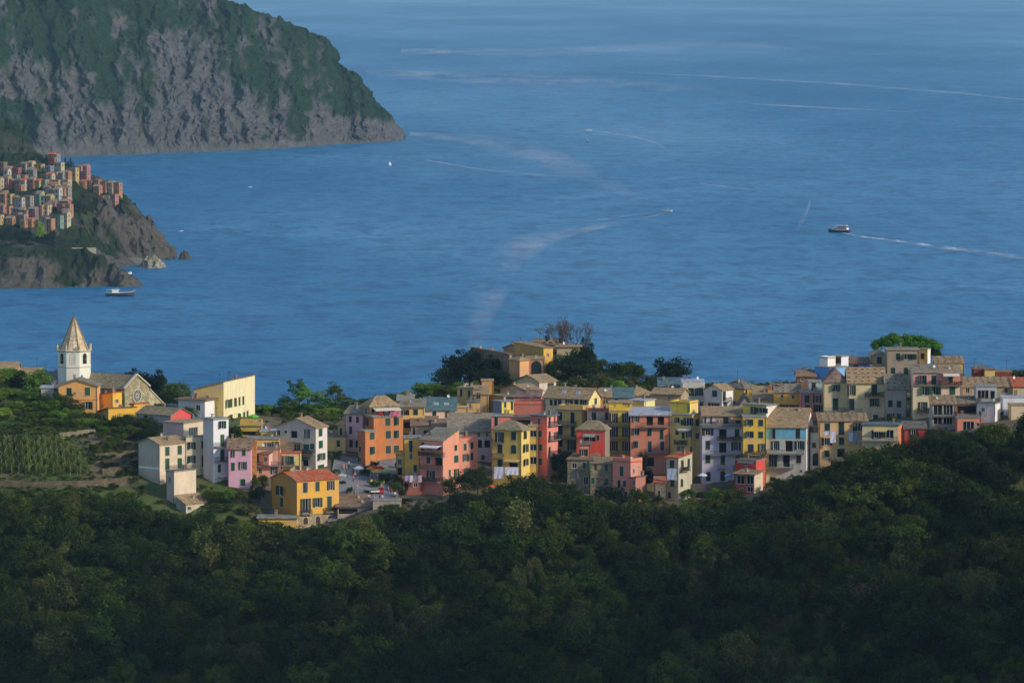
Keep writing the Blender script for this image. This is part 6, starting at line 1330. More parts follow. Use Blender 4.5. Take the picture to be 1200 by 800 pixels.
# vineyard: one object per row of vines
vr = np.random.default_rng(8)
for i in range(16):
    px = 2 + 6.7 * i; pa = at(px, 556, 1171); pb_ = at(px - 4, 516, 1193 - max(0, (px - 76) * .62)); n = max(6, int((pb_ - pa).length / .55))
    C = []; mb = MB(); o0 = Vector((pa.x, pa.y, terz(pa.x, pa.y)))
    for k in range(n + 1):
        q = pa.lerp(pb_, k / n); q.x += .35 * math.sin(k * .5 + i * 2.1); z = terz(q.x, q.y)
        if vr.random() < .14: continue
        C.append((q.x - o0.x + vr.uniform(-.12, .12), q.y - o0.y, z - o0.z + .75 + vr.uniform(-.15, .15))); C.append((q.x - o0.x + vr.uniform(-.15, .15), q.y - o0.y, z - o0.z + 1.2 + vr.uniform(-.4, .45)))
        if k % 3 == 0: mb.tube([(q.x - o0.x, q.y - o0.y, z - o0.z - .3), (q.x - o0.x, q.y - o0.y, z - o0.z + 1.9)], [.05, .04], plain('vine_stake', (176, 160, 130), .9), 5)
    e = empty('vine_row', o0); tag(e, 'row of staked vines on the terraced vineyard left of the beige houses', 'vine row', 'rows of the vineyard')
    link('foliage', leaf_cloud('foliage', C, [.5] * len(C), 26, .13, LF['vine'], 300 + i), e); tag(mb.build('stakes', e), kind='stuff')
# dry stone terrace walls
def stone_wall(pts, h, label, col=(120, 108, 84), th=.5):
    P = [ground_px(a, b_) if len(q) == 2 else at(a, b_, q[2]) for q in pts for a, b_ in [q[:2]]]
    e = empty('terrace_wall', P[0]); tag(e, label, 'wall'); bb = MB(); m = stone(col, 2.2, 'dry_stone')
    for a, c in zip(P, P[1:]):
        d = (c - a); d.z = 0; L = d.length; nn = Vector((d.y, -d.x, 0)).normalized() * th; k = max(1, int(L / 1.2))
        for i in range(k):
            q0 = a.lerp(c, i / k); q1 = a.lerp(c, (i + 1) / k); z0 = terz(q0.x, q0.y); z1 = terz(q1.x, q1.y); j0 = hrng.uniform(-.12, .12)
            v = [q0 - nn, q1 - nn, q1, q0]; lo = min(z0, z1) - .6
            n_ = len(bb.v); top = max(z0, z1) + h + j0
            bb.v += [(x.x - P[0].x, x.y - P[0].y, lo - P[0].z) for x in v] + [(x.x - P[0].x, x.y - P[0].y, top - P[0].z) for x in v]
            for f in ((0, 3, 2, 1), (4, 5, 6, 7), (0, 1, 5, 4), (1, 2, 6, 5), (2, 3, 7, 6), (3, 0, 4, 7)): bb.f.append(tuple(n_ + x for x in f)); bb.m.append(bb.mi(m))
    bb.build('stones', e); return e
stone_wall([(-20, 571), (40, 572), (90, 572), (130, 569), (162, 566)], 1.5, 'long dry stone wall along the foot of the vineyard')
stone_wall([(70, 513), (90, 511), (112, 508)], 1.1, 'short pale dry stone wall above the vineyard', (150, 138, 112))
stone_wall([(120, 556), (142, 553), (160, 549)], 1.2, 'dark dry stone wall beside the tall beige gabled house')
stone_wall([(112, 536), (135, 534), (160, 531)], .7, 'low dry stone wall across the bare terrace')
stone_wall([(0, 517), (30, 516), (62, 515)], .5, 'low dry stone edge at the head of the vineyard')
for (px, py, Y, w_, k) in ((118, 521, 1196, 9, 'y0'), (128, 522, 1194, 14, 'r0'), (14, 500, 1206, 10, 'f0'), (107, 513, 1198, 10, 'd0'), (95, 508, 1203, 12, 's0'), (140, 515, 1198, 20, 'b0')):
    tree_px(k, px, py, Y, w_, {'y0': 'slim dark cypress on the bare terrace', 'r0': 'leafless brownish tree on the bare terrace', 'f0': 'lone small dark tree above the vineyard', 'd0': 'dark bush at the end of the pale dry stone wall', 's0': 'round shrub before the pale dry stone wall', 'b0': 'light green garden bush behind the tall beige gabled house'}[k])

stone_wall([(806, 584, 1172), (835, 583, 1172), (866, 580, 1172)], 3.0, 'grey retaining wall under the terrace of the lavender house', (110, 104, 96))
stone_wall([(640, 574, 1172), (652, 573, 1173), (668, 570, 1174)], 1.5, 'low retaining wall beside the rubble stone house', (110, 104, 92))
for (px, py, Y, w_, k) in ((806, 570, 1168, 20, 'b0'), (822, 574, 1167, 18, 'f3'), (838, 572, 1166, 18, 'b1'), (852, 572, 1165, 24, 'f4'), (772, 578, 1160, 20, 'f0'), (938, 556, 1166, 22, 'f1'), (952, 549, 1170, 16, 'f3'), (906, 563, 1166, 22, 'f0'), (670, 566, 1168, 18, 'f2'), (1092, 500, 1174, 22, 'f0'), (1072, 507, 1170, 18, 'f3')):
    tree_px(k, px, py, Y, w_, 'leafy bush growing at the foot of the front houses', cat='shrub', name='shrub', group='bushes at the foot of the front houses')
# awnings and skylights are parts of their houses
def awning(root, x0, x1, y, dep, m, drop=.35):
    xs = proj(*root.location)[0]; face = 'L' if (x0 + x1) / 2 <= xs + .3 else 'R'
    hit = HIT[root.name]; u0, v = hit(x0, y, face); u1, _ = hit(x1, y, face); bb = MB()
    bb.prism([(u0, -dep, v - drop), (u1, -dep, v - drop), (u1, -.03, v), (u0, -.03, v)], .05, m)
    n = max(2, int((u1 - u0) / .5))
    for i in range(n): bb.box(u0 + (u1 - u0) * i / n + .02, u0 + (u1 - u0) * (i + 1) / n - .02, -dep - .02, -dep, v - drop - .22, v - drop + .03, m)
    for x in (u0 + .1, u1 - .1): bb.tube([(x, -.03, v - .5), (x, -dep + .05, v - drop)], [.025, .025], M['iron'], 4)
    bb.build('awning', root, (0, 0, 0), 0 if face == 'L' else math.pi / 2)
cv = lambda c: plain('canvas', c, .85, var=.15)
awning(find('brown rooftop storey'), 436, 466, 478, 2.2, cv((226, 218, 200))); awning(find('salmon corner house with'), 496, 518, 521, 2.0, cv((236, 236, 232)))
awning(find('hipped stone roof'), 592, 610, 538, 1.2, cv((206, 180, 120))); awning(find('bright red house with olive'), 684, 698, 508.5, 1.0, cv((150, 176, 168)))
awning(find('tall straw yellow'), 796, 810, 501.5, 1.3, cv((214, 212, 196))); awning(find('large grey gabled'), 344, 353, 535.5, 1.3, cv((40, 130, 140))); awning(find('large grey gabled'), 354.5, 364, 535.5, 1.3, cv((48, 62, 60)))
awning(find('potted balcony beside'), 1105, 1124, 437.6, 1.6, cv((230, 226, 214))); awning(find('set-back top storey'), 856, 869, 488.8, 1.2, cv((222, 168, 80))); awning(find('tan house hung'), 983, 989, 525.5, .8, cv((60, 70, 70)))
awning(find('red upper room'), 866, 884, 539.6, .8, cv((120, 112, 100))); awning(find('cream bungalow'), 1024, 1040, 502.5, .9, cv((216, 190, 110)))
def skylight(root, fu, fv):
    L, R, hf, ro = HF[root.name]; x, y = -L * fu, R * fv; k = (hf(x, y + .1) - hf(x, y - .1)) / .2; bb = MB()
    bb.box(-.55, .55, -.45, .45, 0, .12, M['white']); bb.box(-.48, .48, -.38, .38, .12, .125, plain('sky_pane', (150, 170, 190), .1))
    o = bb.build('skylight', ro, (x, y, hf(x, y) + .2)); o.rotation_euler = (math.atan(k), 0, 0)
for lab, fu in (('wide tan roof and two skylights', .3), ('wide tan roof and two skylights', .62), ('blue-green slate roof', .3), ('blue-green slate roof', .62), ('middle of three', .3)): skylight(find(lab), fu, .22 if 'middle' not in lab else .5)

# laundry: sheets hung out to dry
def laundry(x0, x1, y0, y1, Y, c, label, seed, group=None):
    a = at(x0, y0, Y); s = scale_at(a); W_, H_ = (x1 - x0) / s, (y1 - y0) / s; n, m = max(6, int(W_ / .2)), 10; r = random.Random(seed); ph = r.uniform(0, 6)
    bb = MB(); mt = cv(c)
    for side in (0, .015):
        k0 = len(bb.v)
        for j in range(m + 1):
            for i in range(n + 1):
                u, v = i / n * W_, j / m * H_; bb.v.append((u + .04 * math.sin(5 * v + ph), side + (.02 + .07 * v / H_) * math.sin(u * 6 + ph + 1.5 * v) , -v - .05 * math.sin(math.pi * i / n) - (.06 * math.sin(3 * u + ph) if j == m else 0)))
        for j in range(m):
            for i in range(n): q = k0 + j * (n + 1) + i; bb.f.append((q, q + 1, q + n + 2, q + n + 1)); bb.m.append(bb.mi(mt))
    o = bb.build('laundry', None, a, smooth=True); tag(o, label, 'laundry', group)
    bb = MB(); bb.tube([(-.4, 0, .02), (W_ + .4, 0, .02)], [.02, .02], M['iron'], 4); bb.build('clothes_line', o)
laundry(579, 590, 546.5, 560.5, 1168.5, (206, 204, 226), 'long pale bedsheet hung below the hipped yellow house', 1)
laundry(591.5, 607.5, 547, 556, 1168.5, (224, 222, 236), 'wide white bedsheet beside the long pale one', 2)
laundry(965, 973, 505, 509.5, 1176.5, (216, 214, 226), 'small white cloth on the tan house', 3); laundry(973, 979.5, 505, 518.5, 1176.3, (222, 220, 236), 'long white sheet on the tan house', 4)
laundry(994.5, 999.5, 506, 517, 1176.5, (220, 220, 236), 'narrow white towel on the tan house', 5); laundry(1000, 1008, 506, 520, 1176.3, (150, 152, 160), 'grey blanket on the tan house', 6)
laundry(782, 793, 548.5, 562, 1163.5, (170, 178, 200), 'blue-grey sheet on the grey-beige house', 7)
for i, (a, c) in enumerate(((475, (150, 160, 190)), (480, (210, 206, 214)), (485, (120, 124, 150)), (490, (190, 170, 180)))): laundry(a, a + 4.4, 556.5, 563.5 + (i % 2), 1170.5, c, ('blue shirt', 'white shirt', 'dark blue cloth', 'pinkish cloth')[i] + ' drying over the low brick-red wall house', 10 + i)
for i, (a, b_, c, nm) in enumerate(((444, 448.5, (190, 40, 36), 'red'), (449.5, 456, (60, 66, 74), 'dark'), (457.5, 462, (226, 110, 150), 'pink'), (463, 469, (236, 120, 150), 'bright pink'))): laundry(a, b_, 482, 487.5, 1199.5, c, nm + ' towel on the roof terrace of the big orange house', 20 + i)

# parasols
def parasol(px, yt, Yd, wpx, c, label, folded=False, zbase=None, hgt=2.5):
    p = at(px, yt, Yd); s = scale_at(p); z = zbase if zbase is not None else terz(p.x, p.y) + .1; h = max(1.9, p.z - z); R_ = wpx / s / 2
    e = empty('parasol', (p.x, p.y, z)); tag(e, label, 'parasol'); bb = MB(); bb.tube([(0, 0, 0), (0, 0, h)], [.035, .03], M['white'], 6); bb.lathe([(.28, 0), (.28, .08), (.05, .1)], M['slab'], 10); bb.build('pole', e)
    bb = MB(); m = cv(c)
    if folded: bb.lathe([(.1, .5), (.2, .8), (.22, h * .6), (.08, h - .05)], m, 8)
    else:
        bb.lathe([(R_, h - R_ * .42), (R_ * .55, h - R_ * .18), (.04, h)], m, 8, cap=False); bb.lathe([(R_, h - R_ * .42 - .15), (R_ * 1.005, h - R_ * .42)], m, 8, cap=False)
    cn = bb.build('canopy', e)
    if not folded:
        bb = MB()
        for k in range(8):
            a = k * math.pi / 4; bb.tube([(R_ * math.cos(a), R_ * math.sin(a), h - R_ * .43), (0, 0, h - .05)], [.015, .015], M['wood'], 4)
        bb.build('ribs', cn)
def gY(px, py): return ground_px(px, py).y
parasol(297, 485, 1207, 13, (96, 200, 40), 'lime green parasol on the olive yellow terrace', zbase=at(297, 498.5, 1207).z)
parasol(420.5, 545.5, gY(420, 557), 13, (226, 226, 222), 'white parasol on the square'); parasol(438, 544.5, gY(438, 560), 15, (206, 44, 34), 'red parasol on the square')
parasol(445, 545.5, gY(445, 561), 12, (210, 40, 36), 'second red parasol on the square, beside the yellow one'); parasol(442, 549, gY(442, 564), 14, (238, 178, 30), 'golden yellow parasol on the square'); parasol(452.5, 549, gY(452, 564), 12, (134, 202, 44), 'lime green parasol on the square')
parasol(434, 546.5, gY(434, 561), 10, (236, 150, 40), 'orange parasol on the square')
parasol(438.5, 580.5, gY(438, 590), 5, (84, 160, 214), 'folded light blue parasol at the edge of the square', folded=True)
parasol(576, 571, 1160, 9, (222, 96, 40), 'orange parasol in the garden under the yellow house'); parasol(823, 554, 1174, 12, (220, 224, 226), 'white parasol before the lavender house'); parasol(853.5, 555, 1174, 11, (92, 130, 196), 'blue parasol before the lavender house')
# chairs of the cafe
def chair(px, py, c, rz):
    q = ground_px(px, py); e = empty('cafe_chair', (q.x, q.y, q.z + .12), rz); tag(e, 'yellow cafe chair on the square by the parasols', 'chair', 'yellow cafe chairs'); m = plain('chair_paint', c, .5)
    bb = MB(); bb.box(-.24, .24, -.24, .24, .43, .48, m); bb.build('seat', e); bb = MB(); bb.box(-.24, .24, .2, .25, .5, .95, m); bb.build('backrest', e)
    for sx_ in (-1, 1):
        for sy_ in (-1, 1): bb = MB(); bb.tube([(sx_ * .2, sy_ * .2, 0), (sx_ * .2, sy_ * .2, .43)], [.025, .025], m, 5); bb.build('leg', e)
for i, (px, py) in enumerate(((434, 569.5), (437, 571), (440, 569.5), (443, 571), (446, 569.5), (449, 568.5), (436, 567.5), (441, 567.5))): chair(px, py, (214, 214, 40), i * 1.1)
# three-wheeled van
def ape():
    q = ground_px(441, 580); e = empty('three_wheeler', (q.x, q.y, q.z + .14), rad(14)); tag(e, 'small red three-wheeled van with a crate bed on the square', 'van')
    rm = plain('red_paint', (196, 40, 34), .4); gm = plain('green_crate', (60, 120, 60), .7)
    bb = MB(); bb.prism([(.7, -.6, .3), (1.75, -.5, .3), (1.75, .5, .3), (.7, .6, .3)], .6, rm); bb.prism([(.7, -.58, .9), (1.55, -.45, .9), (1.55, .45, .9), (.7, .58, .9)], .6, rm); bb.build('cab', e)
    bb = MB(); bb.box(1.5, 1.6, -.4, .4, .95, 1.4, M['glass']); bb.box(.8, 1.4, -.6, -.55, .98, 1.38, M['glass']); bb.box(.8, 1.4, .55, .6, .98, 1.38, M['glass']); bb.build('window', e)
    bb = MB(); bb.box(-1.4, .65, -.7, .7, .42, .5, rm); bb.box(-1.4, .65, -.7, -.65, .5, .85, M['white']); bb.box(-1.4, .65, .65, .7, .5, .85, M['white']); bb.box(-1.4, -1.35, -.65, .65, .5, .85, M['white']); bb.box(.6, .65, -.65, .65, .5, .85, M['white']); bb.build('load_bed', e)
    for x in (-1.0, -.3): bb = MB(); bb.box(x - .3, x + .3, -.55, .55, .51, 1.05, gm); bb.build('crate', e)
    for x, y in ((1.5, 0), (-.9, .62), (-.9, -.62)): bb = MB(); bb.tube([(x, y - .08, .25), (x, y + .08, .25)], [.25, .25], M['dark'], 12); bb.build('wheel', e)
ape()
# people
def person_mesh(pose, cols, seed):
    J = {'pel': (0, 0, .93), 'ch': (0, .02, 1.28), 'nk': (0, .02, 1.46), 'hd': (0, 0, 1.6), 'ht': (0, 0, 1.72)}
    st = .18 if pose == 'walk' else .03
    for s, nm in ((-1, 'l'), (1, 'r')):
        J['hp' + nm] = (s * .09, 0, .9); J['kn' + nm] = (s * .1, -s * st * .7, .5); J['an' + nm] = (s * .1, -s * st, .08); J['to' + nm] = (s * .11, -s * st - .16, .04)
        J['sh' + nm] = (s * .17, .02, 1.4); J['el' + nm] = (s * .25, s * st * .8 + .03, 1.14); J['wr' + nm] = (s * .26, s * st * 1.2 - .1, .92); J['ha' + nm] = (s * .26, s * st * 1.2 - .14, .82)
    E = [('pel', 'ch'), ('ch', 'nk'), ('nk', 'hd'), ('hd', 'ht')]
    for nm in 'lr': E += [('pel', 'hp' + nm), ('hp' + nm, 'kn' + nm), ('kn' + nm, 'an' + nm), ('an' + nm, 'to' + nm), ('ch', 'sh' + nm), ('sh' + nm, 'el' + nm), ('el' + nm, 'wr' + nm), ('wr' + nm, 'ha' + nm)]
    K = list(J); me = bpy.data.meshes.new('person'); me.from_pydata([J[k] for k in K], [(K.index(a), K.index(b_)) for a, b_ in E], [])
    o = bpy.data.objects.new('tmp', me); COL.objects.link(o); sk = o.modifiers.new('s', 'SKIN'); o.modifiers.new('u', 'SUBSURF').levels = 1
    RR = {'pel': .15, 'ch': .16, 'nk': .06, 'hd': .1, 'ht': .08, 'hp': .1, 'kn': .065, 'an': .045, 'to': .045, 'sh': .07, 'el': .048, 'wr': .035, 'ha': .045}
    for i, k in enumerate(K):
        v = me.skin_vertices[0].data[i]; q = RR.get(k) or RR[k[:2]]; v.radius = (q, q * (.75 if k in ('ch', 'pel') else 1)); v.use_root = (k == 'pel')
    dg = bpy.context.evaluated_depsgraph_get(); out = bpy.data.meshes.new_from_object(o.evaluated_get(dg)); bpy.data.objects.remove(o)
    for c in cols: out.materials.append(c)
    for p in out.polygons:
        z = p.center.z; x = abs(p.center.x); p.use_smooth = True
        p.material_index = 3 if (z > 1.64 or (z > 1.56 and p.center.y > .03)) else 0 if (z > 1.44 or (x > .2 and z < 1.16)) else 1 if z > .92 else 2
    return out
skin = plain('skin', (206, 160, 132), .6); hair = plain('hair', (52, 38, 30), .7)
PC = [('pink', (222, 130, 150)), ('white', (226, 224, 220)), ('red', (190, 44, 44)), ('blue', (70, 110, 170)), ('grey', (120, 122, 126)), ('yellow', (222, 190, 80))]
TC = [('dark trousers', (40, 44, 56)), ('pale shorts', (196, 184, 160)), ('jeans', (66, 84, 116))]
PM = {}
def person(px, py, ci, ti, pose, where, rz):
    k = (ci, ti, pose)
    if k not in PM: PM[k] = person_mesh(pose, [skin, cv(PC[ci][1]), cv(TC[ti][1]), hair], 1)
    q = ground_px(px, py); o = link('person', PM[k], None, (q.x, q.y, q.z + .1), rz)
    tag(o, 'person in %s top and %s %s' % (PC[ci][0], TC[ti][0], where), 'person')
for a in ((403, 552, 0, 1, 'walk', 'near the mustard house doors', .4), (406, 554, 5, 2, 'stand', 'near the mustard house doors', 2), (409, 549, 1, 0, 'stand', 'by the pink house wall', 1), (414, 556, 2, 0, 'walk', 'walking past the white parasol', 3), (416, 562, 0, 0, 'stand', 'in the middle of the square', .2), (414, 565, 0, 2, 'walk', 'in the middle of the square', 2.2),
          (419, 573, 2, 1, 'stand', 'alone on the open paving', 1.1), (415, 581, 4, 0, 'walk', 'crossing toward the canteen', 2.8), (432, 588, 1, 2, 'stand', 'beside the folded blue parasol', 0), (434, 589, 4, 2, 'stand', 'beside the folded blue parasol', 1), (445, 588, 2, 2, 'stand', 'at the edge of the square', 2), (448, 588, 1, 1, 'stand', 'at the edge of the square', 3),
          (455, 579, 0, 2, 'stand', 'behind the three-wheeled van', 1.5), (458, 580, 2, 0, 'walk', 'behind the three-wheeled van', 2.5), (463, 585, 1, 0, 'stand', 'under the small tree', 0.5), (465, 584, 0, 1, 'stand', 'under the small tree', 5)): person(*a)

# ------------------------------------------------------------------ boats and the sea
BL = {}
def boat(px, py, L, hd, kind, label, name='boat'):
    p = sea_at(px, py); e = empty(name, (p.x, p.y, 0), hd); tag(e, label, 'boat')
    hull = {'ferry': (30, 36, 46), 'fish': (36, 44, 58), 'blue': (54, 96, 150), 'white': (226, 226, 222), 'sail': (230, 230, 226)}[kind]
    w = L * (.26 if kind != 'sail' else .28); fb = L * (.115 if kind in ('ferry', 'fish') else .11); hm = plain('hull_paint', hull, .35); bb = MB(); rings = []
    for i, (t, ww, sh_) in enumerate(((-.5, .8, .15), (-.3, .95, .05), (0, 1.0, 0), (.25, .82, .12), (.4, .5, .35), (.5, .04, .7))):
        x = t * L; h = fb * (1 + sh_); a = w / 2 * ww; rings.append([(x, -a * .55, -fb * .5), (x, -a, fb * .35), (x, -a, h), (x, a, h), (x, a, fb * .35), (x, a * .55, -fb * .5)])
    for A, B_ in zip(rings, rings[1:]):
        for k in range(6):
            j = (k + 1) % 6
            if k == 2: A2 = [(q[0], q[1] * .92, q[2] - fb * .25) for q in A]; B2 = [(q[0], q[1] * .92, q[2] - fb * .25) for q in B_]; bb.poly([A2[2], B2[2], B2[3], A2[3]], M['slab'])
            else: bb.poly([A[k], B_[k], B_[j], A[j]], hm)
    bb.poly(rings[0], hm); bb.build('hull', e)
    bb = MB()
    for A, B_ in zip(rings, rings[1:]):
        for k in (2, 3): bb.tube([A[k], B_[k]], [.006 * L, .006 * L], M['white'], 5)
    bb.build('gunwale', e)
    if kind == 'ferry':
        bb = MB(); bb.prism([(-.42 * L, -w * .42, fb), (.24 * L, -w * .42, fb), (.24 * L, w * .42, fb), (-.42 * L, w * .42, fb)], L * .1, M['white']); bb.build('deckhouse', e)
        for s in (-1, 1):
            for i in range(7): q = MB(); x = (-.38 + i * .085) * L; q.box(x, x + .06 * L, s * w * .42 - .03 + s * .03, s * w * .42 + .03 + s * .03, fb + L * .035, fb + L * .075, M['glass']); q.build('window', e)
        z = fb + L * .1; rd = cv((186, 52, 48)); bb = MB(); bb.box(-.4 * L, .05 * L, -w * .4, w * .4, z + L * .085, z + L * .1, cv((230, 226, 216))); 
        for x in (-.39, -.17, .04):
            for s in (-1, 1): bb.tube([(x * L, s * w * .38, z), (x * L, s * w * .38, z + L * .09)], [.06, .06], M['white'], 5)
        bb.build('sun_deck_roof', e); bb = MB(); bb.box(-.4 * L, .0, -w * .43, -w * .41, z, z + L * .045, rd); bb.box(-.4 * L, .0, w * .41, w * .43, z, z + L * .045, rd); bb.build('deck_rail', e)
        bb = MB(); bb.prism([(.07 * L, -w * .3, z), (.2 * L, -w * .24, z), (.2 * L, w * .24, z), (.07 * L, w * .3, z)], L * .09, M['white']); bb.box(.075 * L, .205 * L, -w * .2, w * .2, z + L * .045, z + L * .075, M['glass']); bb.build('wheelhouse', e)
        bb = MB(); bb.tube([(.1 * L, 0, z + L * .09), (.1 * L, 0, z + L * .2)], [.08, .04], M['white'], 6); bb.build('mast', e)
    elif kind in ('fish', 'white', 'blue'):
        sc_ = 1 if kind == 'fish' else .9; bb = MB(); x0, x1 = (-.28 * L, -.05 * L) if kind == 'fish' else (-.1 * L, .12 * L); z = fb * .8; hh = L * (.12 if kind == 'fish' else .09)
        bb.prism([(x0, -w * .3, z), (x1, -w * .26, z), (x1, w * .26, z), (x0, w * .3, z)], hh, M['white']); bb.box(x0 - .02 * L, x1 + .03 * L, -w * .34, w * .34, z + hh, z + hh + .02 * L, M['white']); bb.build('wheelhouse', e)
        q = MB(); q.box(x1 - .005 * L, x1 + .006 * L, -w * .22, w * .22, z + hh * .5, z + hh * .9, M['glass']); q.build('window', e)
        if kind == 'fish':
            bb = MB(); bb.tube([(-.1 * L, 0, z + hh), (-.1 * L, 0, z + hh + L * .12)], [.07, .04], M['white'], 5); bb.tube([(-.45 * L, 0, fb), (-.45 * L, 0, fb + L * .14)], [.05, .04], M['white'], 5); bb.box(-.47 * L, -.28 * L, -w * .3, w * .3, fb + L * .1, fb + L * .108, cv((150, 190, 180))); bb.build('mast', e)
    else:
        bb = MB(); bb.tube([(.05 * L, 0, fb * .7), (.05 * L, 0, L * 1.2)], [.07, .04], M['white'], 5); bb.tube([(.05 * L, 0, fb + .6), (-.4 * L, 0, fb + .6)], [.05, .05], M['white'], 5); bb.build('mast', e)
        bb = MB(); c_ = cv((236, 236, 232)); bb.poly([(.03 * L, .02, fb + .8), (-.38 * L, .1, fb + .8), (.03 * L, .02, L * 1.15)], c_); bb.poly([(.08 * L, .02, fb + .5), (.46 * L, .02, fb + .4), (.07 * L, .02, L)], c_); bb.build('sail', e)
    return e
boat(983, 272.5, 17, rad(150), 'ferry', 'passenger ferry with red rail and white cabin trailing a long wake', 'ferry')
boat(141, 347, 17.5, rad(6), 'fish', 'dark hulled fishing boat with white wheelhouse off the far headland', 'fishing_boat')
boat(133, 321.5, 6, rad(170), 'blue', 'small blue boat moored in the far harbour mouth'); boat(147, 321, 8, rad(5), 'white', 'small white cabin boat moored in the far harbour mouth'); boat(142, 330, 3.5, rad(20), 'white', 'tiny white dinghy between the fishing boat and the harbour')
boat(782, 248, 9, rad(-30), 'white', 'white motorboat at the head of a curved wake'); boat(457, 194, 3.6, rad(40), 'sail', 'small white sailing boat off the cape', 'sailing_boat')
boat(689, 153.5, 10, rad(170), 'white', 'far motorboat drawing a short white wake'); boat(689, 166.5, 8, rad(80), 'fish', 'dark little boat beyond the motorboat with a curved wake'); boat(293, 219.5, 3.5, rad(0), 'white', 'lone white boat before the cape cliffs'); boat(212, 271, 3.2, rad(10), 'white', 'lone white boat off the far headland rocks')
boat(300, 174.5, 6, rad(0), 'white', 'white boat close under the cape cliffs')
def foam(name, alpha, sc=.05):
    m, t, n, l, b = new_mat(name); co = coords(t, (1.2, .22, 1), rnd=False); n1 = noise(t, co, sc, 5, .7); n2 = noise(t, co, sc * 7, 3, .6)
    b.inputs['Base Color'].default_value = (.62, .72, .8, 1); b.inputs['Roughness'].default_value = .9
    ed = n.new('ShaderNodeAttribute'); ed.attribute_name = 'edge'; ad = n.new('ShaderNodeMath'); ad.operation = 'MULTIPLY'
    a1 = n.new('ShaderNodeMath'); a1.operation = 'MULTIPLY'; l.new(ramp(t, n1, .38, .66), a1.inputs[0]); l.new(ramp(t, n2, .1, .7), a1.inputs[1])
    l.new(a1.outputs[0], ad.inputs[0]); l.new(ed.outputs['Fac'], ad.inputs[1]); a2 = n.new('ShaderNodeMath'); a2.operation = 'MULTIPLY'; a2.inputs[1].default_value = alpha; l.new(ad.outputs[0], a2.inputs[0]); l.new(a2.outputs[0], b.inputs['Alpha']); return m
def wake(pts, mat, label, z=.12):
    """pts: (px, py, width px); a strip of foam, or of slick sheen put into colour, on the water"""
    P = np.array(pts, float); t = np.linspace(0, 1, len(P)); T = np.linspace(0, 1, 90); c = [np.interp(T, t, P[:, i]) for i in range(3)]
    for _ in range(6):
        for q in c: q[1:-1] = (q[:-2] + 2 * q[1:-1] + q[2:]) / 4
    V = np.linspace(-1, 1, 9); G = np.zeros((90, 9, 3)); E_ = np.zeros((90, 9))
    for i in range(90):
        for j, v in enumerate(V):
            q = sea_at(c[0][i], c[1][i] + v * c[2][i] / 2, z); G[i, j] = q; E_[i, j] = (1 - v * v) * min(1, (1 - T[i]) * 5) * (1 - .5 * T[i])
    tag(link('wake', grid_mesh('wake', G, mat, {'edge': E_})), label, 'wake', kind='stuff')
F1, F2, F3 = foam('foam', 1.8, .06), foam('thin_foam', .8, .025), foam('foam_and_sheen', .62, .012)  # the faintest also draws slicks: smooth-water sheen put into a pale colour
wake([(985, 272, 1.5), (1005, 276.5, 2.2), (1040, 281, 3), (1100, 289, 4.5), (1160, 297, 6), (1230, 306, 7)], F1, 'white wake of the passenger ferry', .15)
wake([(782, 248.5, 1.5), (770, 252, 2.2), (740, 259, 4), (690, 268, 6), (640, 279, 9)], F2, 'long fading wake of the motorboat', .2)
wake([(720, 262, 6), (660, 274, 14), (612, 292, 40), (585, 325, 90), (560, 365, 110), (545, 400, 90)], F3, 'pale patchy slick spreading toward the village', .75)
wake([(692, 153, 1.2), (715, 156, 1.8), (745, 161, 3.5), (775, 170, 6), (785, 178, 8)], F2, 'short wake of the far motorboat', .25)
wake([(1260, 124, 2.5), (1200, 117, 2.5), (1100, 107, 3), (980, 98, 3), (860, 91, 2.5), (760, 86, 2), (660, 83, 1.5)], F2, 'long pale streak of an old wake far out', .3)
wake([(480, 157, 6), (540, 162, 12), (600, 174, 26), (660, 192, 32), (720, 216, 24), (765, 240, 10)], F3, 'broad pale slick curving over the water', .35)
wake([(500, 188, 2), (560, 198, 3), (640, 206, 4), (720, 208, 2)], F3, 'thin pale slick on the water', .4); wake([(820, 215, 2), (850, 219, 3), (915, 226, 1.5)], F2, 'short pale streak on the open water', .45)
wake([(950, 235, 8), (945, 250, 14), (930, 275, 10)], F3, 'pale patch of smooth water', .5); wake([(430, 84, 8), (560, 92, 18), (700, 96, 16), (900, 112, 6)], F3, 'faint far band of smooth water', .55); wake([(880, 122, 2), (960, 126, 3), (1080, 132, 2)], F3, 'faint far streak', .6)
wake([(470, 60, 8), (640, 62, 12), (820, 52, 12), (1010, 58, 8)], F3, 'faint band of glassy water near the haze', .65)
wake([(780, 247, 2), (700, 258, 1.5), (600, 268, 1)], F3, 'thin dark-edged line of old wake', .7)

# ------------------------------------------------------------------ rocks, jetty and trees of the far headland
def rock(px, py, wpx, hpx, seed, label, col, dp=1.0, group=None):
    p = sea_at(px, py); s = scale_at(p); a, h = wpx / s / 2, hpx / s * 1.15; n, m = 40, 18; G = np.zeros((n + 1, m + 1, 3)); r = random.Random(seed); of = Vector((seed * 3.3, seed * 1.7, 0))
    for i in range(n + 1):
        for j in range(m + 1):
            t = 2 * math.pi * (i % n) / n; q = j / m; d = Vector((math.cos(t) * q, math.sin(t) * q, 0)); k = 1 + .4 * mnoise.noise(d * 1.6 + of); z = h * (1 - q ** 2.2) * (.75 + .9 * mnoise.noise(d * 2.6 + of) + .5 * mnoise.noise(d * 7 + of)) - .8 * q
            G[i, j] = (d.x * a * k, d.y * a * dp * k, max(z, -1.2))
    o = link('sea_rock', grid_mesh('sea_rock', G, stone(col, .5, 'sea_rock'), smooth=False), None, p); tag(o, label, 'rock', group)
